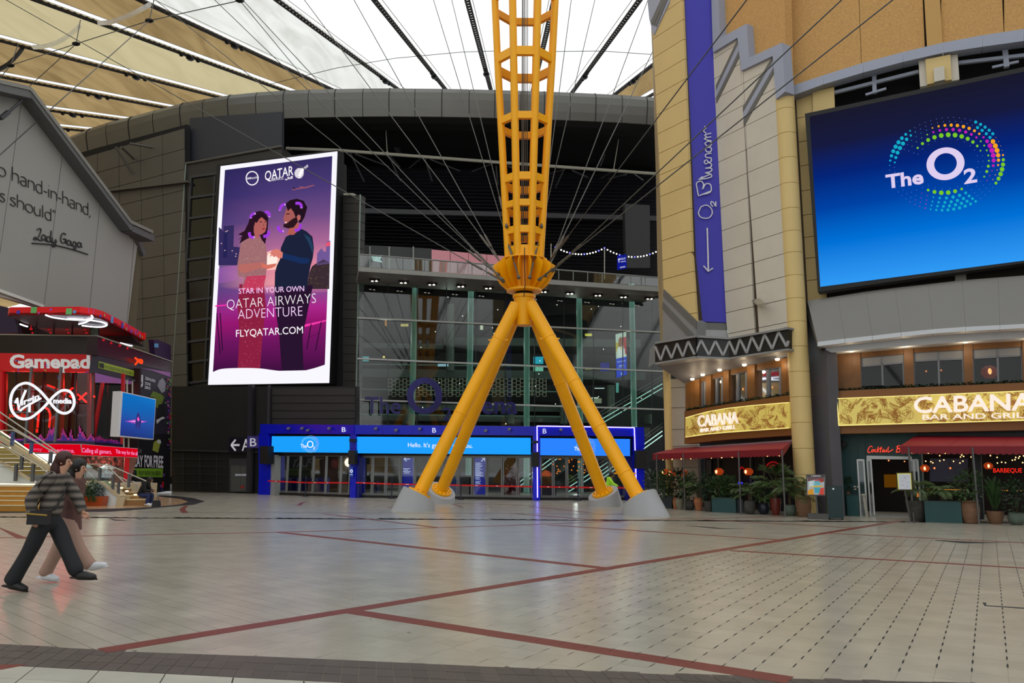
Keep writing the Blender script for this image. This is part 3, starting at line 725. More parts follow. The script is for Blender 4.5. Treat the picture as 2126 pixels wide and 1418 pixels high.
k = MB(); pan(k, IF, [(745, 884), (1350, 890), (1350, 1030), (745, 1026)], -3.9, 0.2); k.build('foyer_back_wall', mat('foyer_dark', (26, 28, 30), 0.5), inn)
for n, (xa, ya, xb, yb) in enumerate([(1246, 872, 1375, 797), (1250, 985, 1375, 895), (1058, 1016, 1180, 926), (1180, 1012, 1262, 960)]):
    e = thing('escalator', IF(xa, ya, 3), ['dark escalator with two bright rails climbing right behind the upper glass', 'dark escalator with bright rails just above the red awning, beside the blue portal', 'lit escalator seen through the middle entrance doors', 'lit escalator seen through the right-hand entrance doors'][n], 'escalator', 'escalators of the foyer')
    M_tr = glow('rail_white', (190, 235, 220), 1.1); of = 3.0 if n != 1 else 4.5
    for d, nm in ((0, 'lit_rail'), (9, 'lit_rail')):
        k = MB(); k.tube([IF(xa, ya+d, of), IF(xb, yb+d, of)], 0.035, 6); k.build(nm, M_tr, e)
    k = MB(); q = IF.pts([(xa, ya+10), (xb, yb+10), (xb, yb+44), (xa+20, ya+36)], of-0.2); k.prism(q, -IF.n*1.0); k.build('side_panel', mat('escalator_dark', (32, 34, 34), 0.35), e)
    for d in (-9, -16):
        k = MB(); k.tube([IF(xa, ya+d, of-0.5), IF(xb, yb+d, of-0.5)], 0.02, 6); k.build('handrail', M_mull, e)
# hanging portrait screen inside
sc = thing('hanging_screen', IF(1289, 785, 4.5), 'tall narrow lit screen showing a man in white, hung inside the glass', 'screen')
S3p = Pl(IF.A+Vector((IF.n.x, IF.n.y))*4.6, IF.B+Vector((IF.n.x, IF.n.y))*4.6)
k = MB(); pan(k, S3p, [(1277.5, 694), (1300.5, 689), (1302, 779), (1279, 786)], -0.05, 0.15); k.build('casing', M_black, sc)
k = MB()
def sq(poly, c, o): k.poly(S3p.pts(poly, o), c)
sq([(1278, 694), (1300, 689), (1301, 740), (1279, 745)], (205, 215, 200), 0.0); sq([(1279, 745), (1301, 740), (1301.5, 778), (1280, 785)], (20, 70, 220), 0.0)
sq([(1278, 712), (1284, 711), (1284, 730), (1279, 731)], (200, 180, 60), 0.01); sq([(1294, 700), (1300, 699), (1301, 735), (1295, 736)], (190, 60, 60), 0.01)
sq([(1282, 742), (1281, 726), (1285, 720), (1292, 719), (1297, 724), (1298, 741)], (238, 238, 235), 0.02); sq([(1284, 719), (1284, 705), (1288, 699), (1293, 702), (1294, 714), (1289, 721)], (150, 95, 70), 0.03)
sq([(1288, 721), (1291, 720.5), (1290, 728)], (230, 190, 40), 0.04)
tx(k, 'SNO FLAKE', S3p, 1281.5, 753, 1299, 750.5, 3.2, 0.03, (235, 240, 255)); sq([(1285, 759), (1296, 757.5), (1296, 759), (1285, 760.5)], (225, 232, 250), 0.02); sq([(1283, 763), (1298, 761), (1298, 762), (1283, 764)], (150, 175, 240), 0.02); sq([(1289, 774), (1293, 773), (1293, 778), (1289, 779)], (160, 190, 245), 0.02)
k.build('display', vcol('display_image'), sc, fix=False)
# arena name letters in front of the glass
sg = thing('arena_letters', GPl(910, 880, 0.8), 'big dark blue patterned letters reading The O2 arena on the glass', 'sign')
M_nv = mat('navy_letter', (32, 28, 92), 0.35, noise=0.5, nscale=1.3)
for s, x0, y0, x1, y1, h, bd in [('The', 758, 858, 832, 859, 34, 0.012), ('2', 920, 872, 938, 873, 26, 0.01), ('arena', 955, 858, 1074, 859, 37, 0.012)]:
    k = MB(); tx(k, s, GPl, x0, y0, x1, y1, h, 0.9, None, bd, 0.25); k.build('letter', M_nv, sg)
k = MB(); c0 = (881.5, 822); rx, ry = 30, 31
vs = []; n = 36
for t in range(n):
    a = 2*pi*t/n
    for (fx, fy, off) in ((37, 38.5, 0.9), (23, 26, 0.9), (23, 26, 0.65), (37, 38.5, 0.65)): vs.append(GPl(c0[0]+fx*cos(a), c0[1]+fy*sin(a), off))
fs = [[t*4+q, t*4+(q+1) % 4, ((t+1) % n)*4+(q+1) % 4, ((t+1) % n)*4+q] for t in range(n) for q in range(4)]
k.add(vs, fs); k.build('letter', M_nv, sg, smooth=False)
# ================================================================ YELLOW MAST
M_y = mat('mast_yellow', (253, 176, 2), 0.42, noise=0.05, nscale=0.8, spec=0.45)
MX, MY = plan(1088.5, 31.0); MC = V3(MX, MY, 0)
def zm(py, x=1088): return D(x, py, MY).z
mast = thing('mast', (MX, MY, zm(612)), 'tall yellow lattice mast standing on four splayed tube legs', 'mast')
M_conc = mat('plinth_grey', (166, 168, 172), 0.6, noise=0.05, nscale=1.2, bump=0.05)
M_bolt = mat('bolt_dark', (130, 88, 14), 0.5)
# legs
foot = [((871.5, 1023), 29.6, 1059, (818, 901), 'front left'), ((1326, 1033), 27.6, 1069, (1287, 1372), 'front right'), ((1251, 1021), 33.6, 1050, (1224, 1283), 'rear right'), ((917, 1016), 35.2, 1045, (895, 935), 'rear left')]
rings = [[(1048, 706), (994, 800)], [(1128, 700), (1188, 806), (1243, 908), (1297, 1007)], [(1160, 804), (1178, 870)], []]
for n, ((fx, fy), Y, by, bx, nm) in enumerate(foot):
    P = D(fx, fy, Y); top_ = MC + (V3(P.x-MX, P.y-MY, 0).normalized())*0.34; top_.z = zm(634)
    ax = (top_-P).normalized()
    lg = MB(); R = 0.262
    q = ax.to_track_quat('Z', 'Y').to_matrix()
    lg.tube([P, top_], R, 28); leg = lg.build('leg', M_y, mast, smooth=True)
    # flange with bolts, and weld rings
    k = MB(); k.lathe(P-ax*0.02, [(0.46, -0.04), (0.46, 0.045), (0.27, 0.06), (0.27, -0.04)], 28, axis=ax); fl_ = k.build('flange', M_y, leg, smooth=True)
    k = MB(); x = q@V3(1, 0, 0); y = q@V3(0, 1, 0)
    for b in range(12):
        a = 2*pi*b/12; k.lathe(P+x*0.38*cos(a)+y*0.38*sin(a)-ax*0.02, [(0.02, 0.04), (0.02, 0.08), (0.01, 0.09)], 6, axis=ax)
    k.build('flange_bolts', M_bolt, leg, kind='stuff')
    L = (top_-P).length
    for t in ((0.11, 0.33, 0.56, 0.80) if n in (1,) else (0.62, ) if n == 3 else (0.4, 0.8) if n == 0 else (0.35, 0.6)):
        c = P+ax*L*t; k = MB(); k.lathe(c, [(R+0.002, -0.02), (R+0.014, -0.015), (R+0.014, 0.015), (R+0.002, 0.02)], 28, axis=ax)
        if t in (0.11, 0.8):
            for s in (-1, 1): k.beam(c+V3(s*R, 0, 0), c+V3(s*(R+0.13), 0, 0.0), 0.06, 0.05)
        k.build('weld_ring', M_y, leg, smooth=True)
    # concrete footing: skewed cone between the ground ellipse and the tilted seat
    Rt = 0.66; seat = P-ax*0.06; nseg = 40; down = ax*(-1/ax.z)
    k = MB(); tp = []; bt_ = []
    outd = V3(P.x-top_.x, P.y-top_.y, 0).normalized()
    hx = V3(0, 0, 1).cross(ax).normalized(); hy = ax.cross(hx).normalized()
    for s in range(nseg):
        a = 2*pi*s/nseg; r = hx*cos(a)*Rt+hy*sin(a)*Rt; p = seat+r; c = (V3(r.x, r.y, 0).normalized()).dot(outd)
        w = max(0, 0.15+0.85*c); g = p+V3(down.x, down.y, 0)*p.z*w; g.z = 0; tp.append(p); bt_.append(g)
    k.add(tp+bt_, [list(range(nseg)), list(range(2*nseg-1, nseg-1, -1))]+[[i, (i+1) % nseg, nseg+(i+1) % nseg, nseg+i] for i in range(nseg)])
    k.build('concrete_footing', M_conc, label='pale grey slanted concrete footing under the %s yellow leg' % nm, cat='footing', smooth=True)
# socket below the hub
def ringz(pr, n=32): return [(r, zm(py)-zm(612)) for r, py in pr]
B0 = V3(MX, MY, zm(612))
k = MB(); k.lathe(B0, ringz([(0.30, 676), (0.34, 660), (0.40, 632), (0.42, 620), (0.47, 619), (0.47, 613), (0.40, 612.5)]), 32); k.build('socket', M_y, mast, smooth=True)
k = MB(); k.lathe(B0, ringz([(0.30, 613), (0.36, 609), (0.30, 605)]), 24); k.build('pivot', M_black, mast, smooth=True)
# hub: two plates, core, sixteen fins
k = MB(); k.lathe(B0, ringz([(0.3, 607), (0.70, 606.5), (0.72, 606), (0.72, 602), (0.70, 601.5), (0.3, 601)]), 40); k.build('bottom_plate', M_y, mast, smooth=True)
k = MB(); k.lathe(B0, ringz([(0.3, 543), (0.95, 542.5), (0.95, 540), (0.3, 539.5)]), 40); k.build('top_plate', M_y, mast, smooth=True)
k = MB(); k.lathe(B0, ringz([(0.50, 604), (0.56, 541)]), 32); k.build('hub_core', M_y, mast, smooth=True)
fin_tip = []
for i in range(16):
    a = 2*pi*(i+0.5)/16; d = V3(cos(a), sin(a), 0); t = V3(-sin(a), cos(a), 0)*0.012
    zs = lambda py: zm(py)
    pr = [(0.52, 604), (0.70, 603), (1.02, 588), (1.30, 562), (1.28, 554), (0.95, 542), (0.54, 541)]
    k = MB(); k.prism([V3(MX, MY, zs(py))+d*r+t for r, py in pr], t*-2); k.build('fin', M_y, mast)
    fin_tip.append((a, V3(MX, MY, zs(566))+d*1.2, V3(MX, MY, zs(585))+d*0.95))
# chords and ring beams
def Rm(z):
    z0, z1, z2 = zm(500), zm(138), zm(0)
    if z < z1: return lerp(0.76, 1.25, (z-z0)/(z1-z0))
    return lerp(1.25, 1.42, (z-z1)/(z2-z1))
zt = 33.0
for i in range(8):
    a = pi/8+i*pi/4; k = MB(); zz = [zm(541), zm(500), zm(400), zm(300), zm(200), zm(138), zm(60), zm(0), 27, 30, zt]
    k.tube([V3(MX+Rm(z)*cos(a), MY+Rm(z)*sin(a), z) for z in zz], 0.148, 16); k.build('chord', M_y, mast, smooth=True)
def ring(y0, y1, name='ring_beam'):
    z0, z1 = zm(y1), zm(y0)
    for i in range(8):
        a = pi/8+i*pi/4; b = a+pi/4; zc = (z0+z1)/2; R = Rm(zc)
        p = V3(MX+R*cos(a), MY+R*sin(a), zc); q = V3(MX+R*cos(b), MY+R*sin(b), zc)
        k = MB(); k.beam(p, q, 0.17, z1-z0); k.build(name, M_y, mast)
for y0, y1 in ((-86, -72), (4, 18), (127, 144), (254, 268), (373, 388), (427, 440), (479, 493), (518, 541)): ring(y0, y1)
k = MB()
for i in range(8):
    a = pi/8+i*pi/4; b = a+pi/4; z0, z1 = zm(541), zm(519); R = Rm(z0)-0.02
    k.prism([V3(MX+R*cos(a), MY+R*sin(a), z0), V3(MX+R*cos(b), MY+R*sin(b), z0), V3(MX+R*cos(b), MY+R*sin(b), z1), V3(MX+R*cos(a), MY+R*sin(a), z1)], (0, 0.02, 0))
k.build('base_skirt', M_y, mast)
for dx in (-0.10, -0.03, 0.05, 0.12):
    k = MB(); k.tube([V3(MX+dx, MY+0.1, zm(500)), V3(MX+dx, MY+0.1, 32)], 0.018 if dx > 0 else 0.028, 6); k.build('service_cable', M_steel, mast)
k = MB(); k.tube([V3(MX, MY-0.98, zm(528)), V3(MX, MY-1.0, zm(560)), V3(MX+0.03, MY-0.8, zm(600)), V3(MX-0.02, MY-0.55, zm(622))], 0.018, 6); k.build('earth_cable', M_black, mast)
# stay cables: hub end pixel (on the fin circle) and a second pixel out along the line
M_sock = mat('cable_socket', (104, 100, 92), 0.45, 0.6)
def stay(hub, far, out=None, r=0.021, hd=-0.6, near=None):
    h = D(hub[0], hub[1], MY+hd)
    d = Vector(far)-Vector(hub); e = Vector(far)
    while -250 < e.x < 2400 and e.y > -160: e += d*0.05
    f = roof_hit(e.x, e.y); 
    v = (f-CAM); f = CAM+v*min(1.0, 60/v.length)
    if near: f = h+(D(far[0], far[1], near)-h)*1.9
    k = MB(); k.tube([h, f], r, 6); c = k.build('stay_cable', M_steel, mast, fix=False)
    u = (f-h).normalized(); k = MB(); k.tube([h-u*0.05, h+u*0.12, h+u*0.15, h+u*0.75, h+u*0.80], [0.05, 0.05, 0.03, 0.045, 0.03], 8)
    k.tube([h+u*1.0, h+u*1.06, h+u*1.7, h+u*1.8], [0.03, 0.05, 0.05, 0.03], 8); k.ball(h, 0.08, 8, 6); k.build('cable_socket', M_sock, c)
for hub, far, hd in [((1045, 584), (13, 0), -0.7), ((1034, 570), (323, 0), -0.3), ((1032, 566), (446, 0), 0.2), ((1042, 580), (504, 0), -1.0), ((1040, 546), (632, 0), -0.2), ((1040, 548), (735, 0), 0.6), ((1077, 576), (900, 0), -1.2), ((1052, 470), (938, 0), -0.5),
                     ((1133, 572), (1345, 0), -0.6), ((1100, 576), (1235, 0), -1.2), ((1124, 470), (1186, 0), -0.5), ((1140, 552), (1340, 138), 0.7)]:
    stay(hub, far, hd=hd)
for hub, far, hd in [((1120, 580), (1853, 0), -1.0), ((1148, 562), (1747, 0), -0.4), ((1136, 548), (1550, 0), -0.2)]: stay(hub, far, hd=hd, near=21)
# ================================================================ PORTRAIT ADVERT SCREEN
SA = Pl((-10.35, 46.3), (-17.6, 48.25))
ad = thing('advert_screen', SA(560, 800, -0.3), 'tall bright portrait advert screen of a couple above the dark wall', 'screen')
k = MB(); pan(k, SA, [(450, 341), (701, 311), (684, 797), (430, 801)], -0.03, 0.9); k.build('casing', M_black, ad)
k = MB(); q = [SA(701, 312), SA(714, 318, -0.9), SA(697, 794, -0.9), SA(684, 796)]; k.prism(q, SA.n*0.02); k.build('side_casing', mat('casing_side', (40, 38, 42), 0.4), ad)
DISP = vcol('display_image')
qc = [(458, 345), (701, 314), (684, 795), (432, 799)]
def SU(u, v):          # unit square -> pixel on the screen (v down)
    a = Vector(qc[0]).lerp(Vector(qc[1]), u); b = Vector(qc[3]).lerp(Vector(qc[2]), u); return a.lerp(b, v)
art = MB()
def apoly(pts, col, off=0.02): art.poly(SA.pts(pts, off), col)
apoly(qc, (250, 248, 255), 0.0)
inner = [(467, 353), (690, 324), (674, 768), (442, 773)]
grad = [(0, (52, 44, 96)), (0.14, (74, 58, 118)), (0.27, (112, 76, 132)), (0.40, (172, 104, 150)), (0.50, (222, 136, 158)), (0.58, (232, 150, 160)), (0.64, (140, 70, 142)), (0.70, (170, 40, 138)), (0.76, (150, 24, 112)), (0.85, (112, 22, 96)), (1, (62, 16, 62))]
gl_ = [(0, (44, 38, 90)), (0.14, (56, 46, 104)), (0.27, (78, 60, 118)), (0.40, (110, 76, 130)), (0.50, (116, 84, 146)), (0.58, (92, 66, 130)), (0.64, (110, 56, 130)), (0.70, (150, 40, 132)), (0.76, (150, 24, 112)), (0.85, (110, 22, 96)), (1, (60, 16, 62))]
def IN(u, v): a = Vector(inner[0]).lerp(Vector(inner[1]), u); b = Vector(inner[3]).lerp(Vector(inner[2]), u); return a.lerp(b, v)
for k_ in range(len(grad)-1):
    v0, c0 = grad[k_]; v1, c1 = grad[k_+1]; l0, l1 = gl_[k_][1], gl_[k_+1][1]
    art.gpoly([SA(*IN(0, v0), 0.01), SA(*IN(0.5, v0), 0.01), SA(*IN(0.5, v1), 0.01), SA(*IN(0, v1), 0.01)], [l0, c0, c1, l1])
    art.gpoly([SA(*IN(0.5, v0), 0.01), SA(*IN(1, v0), 0.01), SA(*IN(1, v1), 0.01), SA(*IN(0.5, v1), 0.01)], [c0, c0, c1, c1])
def cl(p): return tuple(int(x) for x in p)
K6 = 440/1.0
def Q(x, y): return (440+x/4.888, 330+y/4.888)         # from the enlarged look at the upper screen
def aq(pts, col, off): apoly([Q(x, y) for x, y in pts], col, off)
# skyline, hedge, lights
aq([(70, 690), (118, 735), (118, 680), (225, 672), (218, 890), (282, 895), (275, 1010), (255, 1080), (66, 1080)], (52, 44, 92), 0.02)
aq([(120, 740), (158, 735), (155, 1000), (112, 1000)], (38, 36, 84), 0.025)
for x, y in [(135, 735), (150, 728), (125, 925), (90, 855), (240, 960), (235, 985), (200, 930)]: aq([(x, y), (x+12, y-2), (x+12, y+6), (x, y+8)], (235, 190, 200), 0.03)
aq([(1068, 960), (1110, 905), (1138, 940), (1158, 940), (1160, 840), (1202, 828), (1196, 1060), (1062, 1080)], (112, 88, 150), 0.02); aq([(1160, 850), (1202, 838), (1202, 880), (1160, 890)], (232, 84, 110), 0.025)
aq([(1015, 1090), (1060, 1060), (1130, 1020), (1195, 1050), (1190, 1320), (960, 1320), (990, 1150)], (58, 44, 50), 0.02)
random.seed(3)
for i in range(70):
    x = random.uniform(985, 1190); y = random.uniform(1060, 1300)
    aq([(x, y), (x+8, y-3), (x+10, y+6)], random.choice([(96, 84, 62), (40, 36, 40), (120, 96, 70)]), 0.024)
for i in range(9): y = 1090+i*17; aq([(60, y+30), (260, y-10), (262, y-6), (60, y+36)], (176, 96, 190), 0.022)
aq([(545, 1000), (580, 960), (640, 975), (668, 1010), (655, 1085), (600, 1100), (545, 1060)], (255, 236, 226), 0.022); aq([(520, 960), (600, 930), (690, 960), (690, 1120), (560, 1130)], (250, 190, 180), 0.018)
# woman
aq([(300, 820), (350, 808), (430, 790), (500, 800), (545, 870), (560, 960), (556, 1100), (545, 1200), (512, 1320), (300, 1340), (330, 1200), (265, 1190), (255, 1090), (275, 960), (290, 880)], (160, 108, 112), 0.03)
aq([(355, 1190), (550, 1180), (520, 1330), (300, 1340)], (196, 60, 92), 0.031)
sw = [(505, 822), (545, 830), (585, 822)]
apoly([(497, 590), (548, 590), (552, 640), (545, 700), (540, 764), (493, 770), (497, 700), (494, 640)], (140, 32, 64), 0.029)
for i in range(420):
    if i < 250:
        x = random.uniform(270, 545); y = random.uniform(820, 1320); c = random.choice([(236, 206, 190), (196, 150, 140), (96, 56, 68)])
        if x < 330 and y > 1195: continue
        aq([(x, y), (x+5, y+1), (x+3, y+6)], c, 0.035)
    else:
        x = random.uniform(500, 540); y = random.uniform(600, 762); apoly([(x, y), (x+1, y), (x+.6, y+1.2)], random.choice([(240, 90, 110), (90, 14, 34), (226, 150, 150)]), 0.033)
aq([(265, 765), (330, 730), (370, 650), (390, 580), (430, 540), (490, 527), (540, 545), (572, 600), (568, 700), (556, 780), (540, 865), (505, 820), (480, 760), (400, 790), (340, 820), (280, 860), (300, 800), (260, 830), (310, 780)], (42, 20, 36), 0.036)
aq([(440, 640), (480, 588), (540, 600), (556, 640), (554, 690), (540, 740), (500, 770), (470, 765), (490, 800), (440, 800), (425, 740), (425, 690)], (176, 96, 92), 0.040)
aq([(440, 640), (430, 590), (480, 560), (560, 590), (564, 640), (536, 618), (505, 590), (480, 610), (455, 650)], (38, 18, 32), 0.043)
aq([(484, 636), (508, 632), (506, 642), (486, 644)], (40, 18, 26), 0.045); aq([(534, 634), (548, 634), (546, 643), (534, 643)], (40, 18, 26), 0.045); aq([(506, 706), (538, 700), (535, 714), (512, 718)], (150, 34, 60), 0.045); aq([(520, 650), (530, 680), (518, 684)], (140, 66, 66), 0.045)
aq([(275, 1070), (500, 1050), (560, 1075), (655, 1060), (650, 1082), (610, 1105), (560, 1118), (500, 1105), (330, 1160), (270, 1130)], (184, 106, 100), 0.04); aq([(500, 1052), (560, 1076), (655, 1062), (640, 1092), (570, 1116), (505, 1102)], (214, 112, 96), 0.042)
# man
aq([(700, 900), (750, 790), (790, 770), (900, 705), (960, 735), (1020, 790), (1035, 900), (1025, 1000), (1000, 1090), (980, 1200), (960, 1330), (636, 1330), (640, 1150), (660, 1080), (690, 1020)], (28, 34, 58), 0.03)
apoly([(570, 596), (650, 592), (640, 640), (628, 700), (630, 769), (585, 769), (580, 700), (572, 640)], (40, 20, 46), 0.03)
aq([(690, 960), (720, 955), (900, 1000), (990, 1010), (980, 1060), (900, 1062), (715, 1010)], (24, 46, 92), 0.034); aq([(930, 760), (1000, 800), (1030, 900), (1020, 960), (985, 860)], (34, 62, 92), 0.034)
aq([(590, 950), (620, 922), (665, 912), (720, 950), (715, 1005), (680, 1010), (650, 985), (630, 998), (600, 965)], (218, 124, 112), 0.036); aq([(605, 962), (585, 985), (592, 992), (618, 972)], (218, 124, 112), 0.037)
aq([(760, 770), (790, 690), (870, 640), (905, 700), (830, 770)], (176, 92, 84), 0.034)
aq([(738, 560), (765, 480), (830, 470), (885, 560), (880, 620), (830, 690), (770, 705), (728, 690), (742, 655), (724, 612)], (166, 92, 88), 0.036)
aq([(724, 690), (728, 660), (760, 655), (790, 630), (830, 600), (868, 590), (870, 640), (830, 695), (775, 706)], (44, 22, 30), 0.038); aq([(738, 640), (764, 636), (756, 650), (740, 652)], (236, 200, 196), 0.040)
aq([(770, 530), (748, 455), (790, 420), (860, 403), (930, 425), (968, 490), (940, 590), (905, 650), (875, 640), (905, 580), (880, 560), (850, 600), (830, 540), (800, 500)], (34, 18, 30), 0.042); aq([(860, 580), (895, 572), (900, 610), (872, 632)], (186, 104, 96), 0.044)
aq([(752, 556), (790, 552), (788, 562), (754, 564)], (30, 14, 22), 0.044); aq([(734, 545), (742, 545), (742, 552)], (30, 14, 22), 0.044)
# plane silhouette
aq([(805, 312), (845, 302), (905, 288), (880, 275), (945, 285), (1030, 262), (1045, 268), (960, 296), (920, 300), (905, 304), (860, 310), (830, 318)], (150, 84, 104), 0.03); aq([(820, 280), (832, 285), (850, 305), (830, 308)], (60, 34, 62), 0.034)
# bottom stools, neon line and white wave
aq([(46, 1330), (46, 1345)], (0, 0, 0), 0.0) if False else None
apoly([(632, 674), (678, 664), (677, 667), (632, 679)], (250, 60, 170), 0.03); apoly([(447, 634), (470, 632), (470, 635), (447, 637)], (240, 50, 170), 0.03)
for ln in ([(449, 650), (456, 735)], [(456, 650), (461, 728)], [(645, 672), (636, 725)], [(666, 668), (654, 728)], [(640, 700), (662, 692)]):
    (x0, y0), (x1, y1) = ln; apoly([(x0, y0), (x0+2, y0), (x1+2, y1), (x1, y1)], (40, 14, 44), 0.032)
wave = smooth_line([(441, 773), (460, 766), (500, 764), (540, 765), (580, 770), (620, 771), (650, 765), (675, 757)], 5)
apoly(wave+[(675, 773), (441, 778)], (250, 248, 255), 0.034)
# writing
ht = [(0.0, 0)]
wh = (255, 250, 255)
tx(art, 'STAR IN YOUR OWN', SA, 495.5, 610, 631.5, 604.5, 11, 0.06, (250, 205, 255), 0.004)
tx(art, 'QATAR AIRWAYS', SA, 471, 642, 656, 629, 20, 0.06, wh, -0.02)
tx(art, 'ADVENTURE', SA, 494, 662.5, 628, 655.5, 20, 0.06, (248, 214, 255), -0.016)
tx(art, 'FLYQATAR.COM', SA, 490, 699.5, 629, 692, 14.5, 0.06, wh, 0.0)
tx(art, 'QATAR', SA, 550, 375, 609, 363, 19, 0.06, wh, 0.006); tx(art, 'AIRWAYS', SA, 563, 376.5, 588, 372.5, 6.5, 0.06, wh, 0.0)
for ln in ([(592, 372), (595, 373.5), (597, 371)], [(598, 372), (600, 369), (602, 371.5)], [(603, 371), (605, 366)], [(606, 371), (607, 366)], [(597, 369), (600, 368)]):
    art.tube([SA(x, y, 0.07) for x, y in ln], 0.028, 4, col=wh)
art.tube([SA(523.5+12.5*cos(a), 370+14*sin(a), 0.06) for a in [2*pi*i/28 for i in range(28)]], 0.035, 5, closed=True, col=wh)
tx(art, 'one', SA, 513, 372.5, 522, 371.5, 5.5, 0.06, wh, 0.02); tx(art, 'world', SA, 522.5, 372, 535, 370.5, 5.5, 0.06, wh)
for i in range(11):     # striped round emblem with horns
    y = 350+i*1.95; w = 10.5*sqrt(max(0.02, 1-((y-359.5)/10.8)**2)); art.tube([SA(622-w, y+w*0.06, 0.06), SA(622+w*0.8, y-w*0.06, 0.06)], 0.022, 4, col=wh)
apoly([(619, 364), (624, 352), (629, 348), (631, 354), (628, 360), (622, 369)], wh, 0.065)
art.tube([SA(x, y, 0.07) for x, y in [(628, 350), (633, 347), (639, 342)]], 0.022, 4, col=wh); art.tube([SA(x, y, 0.07) for x, y in [(629, 352), (634, 349.5), (640, 345)]], 0.022, 4, col=wh)
MG = (226, 120, 255)
for pts in ([(520.5, 453), (522, 447), (527, 444), (530, 443.5)], [(551, 440.5), (557, 441), (559.5, 445), (559.5, 450)], [(518, 483), (519, 490), (523, 493), (528, 492.5)], [(558, 480), (557.5, 486), (554, 490), (548, 490.5)],
            [(580.5, 437), (583, 430), (587, 425.5), (592, 424.5)], [(614.5, 422.5), (622, 422.5), (626, 427), (626, 432)], [(578, 470), (579.5, 477), (583, 480.5), (588, 480)], [(624, 466), (623, 473), (619, 477), (613, 478)]):
    art.tube([SA(x, y, 0.07) for x, y in smooth_line(pts, 3)], 0.055, 5, col=(255, 225, 255))
    art.tube([SA(x, y, 0.045) for x, y in smooth_line(pts, 3)], 0.10, 5, col=(160, 60, 220))
art.build('display', DISP, ad, fix=False)
# ================================================================ BLUE ENTRANCE PORTAL
PA, PB, PC = Plp(540, 45, 735, 41.1), Plp(735, 41.1, 1112, 38.9), Plp(1112, 38.9, 1335, 39.7)
def base(pl, x, off=0.0, z=0.0): p = pl(x, 1000, off); q = p.copy(); q.z = z; return q
def pbox(k, pl, x0, x1, y0, y1, off, th, ground=False):
    a, b, c, d = pl(x0, y0, off), pl(x1, y0, off), pl(x1, y1, off), pl(x0, y1, off)
    if ground: c = base(pl, x1, off); d = base(pl, x0, off)
    return k.prism([a, b, c, d], -pl.n*th)
M_bl = mat('portal_blue', (8, 22, 200), 0.3, spec=0.5); M_bl2 = mat('portal_blue_dark', (8, 16, 120), 0.4)
por = thing('entrance_portal', base(PB, 920), 'wide blue entrance portal of three bays marked B, below the glass facade', 'entrance')
fx = [540, 590, 640, 690, 735, 795, 857, 917, 978, 1040, 1112, 1165, 1225, 1280, 1337]
def ft(x): return lerp(880.5, 887, (x-540)/797)
def fb(x): return lerp(900, 906, (x-540)/797)
def pp(x): return PA if x < 735 else PB if x < 1112 else PC
for i in range(len(fx)-1):
    k = MB(); pl = pp(fx[i]); x0, x1 = fx[i]+0.15, fx[i+1]-0.15
    k.prism([pl(x0, ft(x0), 0.3), pl(x1, ft(x1), 0.3), pl(x1, fb(x1), 0.3), pl(x0, fb(x0), 0.3)], -pl.n*1.4); k.build('fascia_panel', M_bl, por)
for pl, x0, x1, nm in ((PA, 537, 557, 'pillar'), (PB, 727, 739, 'pillar'), (PB, 1106, 1114, 'pillar'), (PC, 1114, 1121, 'pillar'), (PC, 1316, 1338, 'pillar')):
    for y0, y1 in ((900, 931), (931.5, 960), (960.5, 992), (992.5, 1040)):
        k = MB(); pbox(k, pl, x0, x1, y0, y1, 0.28, 1.2, y1 > 1030); k.build('pillar_panel', M_bl, por)
for pl, x0, x1 in ((PA, 557, 727), (PB, 739, 1106), (PC, 1121, 1316)):
    k = MB(); pbox(k, pl, x0, x1, 898, 946, -0.15, 0.3); k.build('screen_recess', M_black, por)
k = MB(); pbox(k, PB, 739, 746, 945, 1040, 0.2, 0.4, True); k.build('side_panel', M_bl2, por)
k = MB(); pbox(k, PC, 1298, 1316, 945, 1040, 0.0, 0.4, True); k.build('side_panel', M_bl2, por)
k = MB(); pbox(k, PA, 557.5, 571.5, 944, 1040, 0.1, 0.4, True); k.build('grey_panel', mat('light_grey_panel', (150, 152, 150), 0.5), por)
M_w = glow('sign_white', (235, 238, 255), 0.9); M_dark = mat('device_grey', (120, 120, 122), 0.5)
for pl, x in ((PA, 709.5), (PB, 897.5), (PC, 1127)):
    k = MB(); tx(k, 'B', pl, x, fb(x)-4.5, x+7.5, fb(x)-4.5, 10, 0.36, bold=0.0, depth=0.02); k.build('letter', M_w, por)
for pl, x, y in ((PA, 599, 890), (PA, 627, 890), (PA, 639, 894), (PA, 683, 890), (PB, 780, 890.5), (PB, 822, 894), (PB, 871, 891), (PB, 1008, 895), (PB, 1057, 892), (PC, 1164, 893), (PC, 1215, 898), (PC, 1260, 894)):
    k = MB(); p = pl(x, y, 0.42); k.beam(p-V3(0, 0.14, 0), p+V3(0.03, 0.14, 0.05), 0.13, 0.09); k.beam(p+V3(0, 0.1, 0), p+V3(0, 0.25, 0.1), 0.04, 0.04); k.build('fascia_lamp', M_dark, por)
for pl, x0, x1, y0, y1 in ((PA, 539, 556.5, 926, 963), (PB, 723, 736, 935, 964), (PB, 725, 735, 911, 917), (PC, 1106, 1119.5, 939, 969), (PC, 1107, 1117, 915, 920), (PC, 1321, 1342, 935, 973)):
    k = MB(); pbox(k, pl, x0, x1, y0, y1, 0.65, 0.4); sp = k.build('loudspeaker', M_black, por)
k = MB(); pbox(k, PA, 726, 733, 969, 990, 0.33, 0.03); k.build('notice', mat('notice_blue', (30, 80, 200), 0.4), por)
k = MB(); strokes(k, PA, [[(727, 978), (729, 975), (732, 978), (729.5, 981), (727, 978)]], 0.02, 0.37); tx(k, 'ENTRY', PA, 727, 986.5, 732.5, 986.5, 2.4, 0.37); k.build('notice_print', M_w, por)
NEON = glow('neon_violet', (150, 140, 255), 3.5)
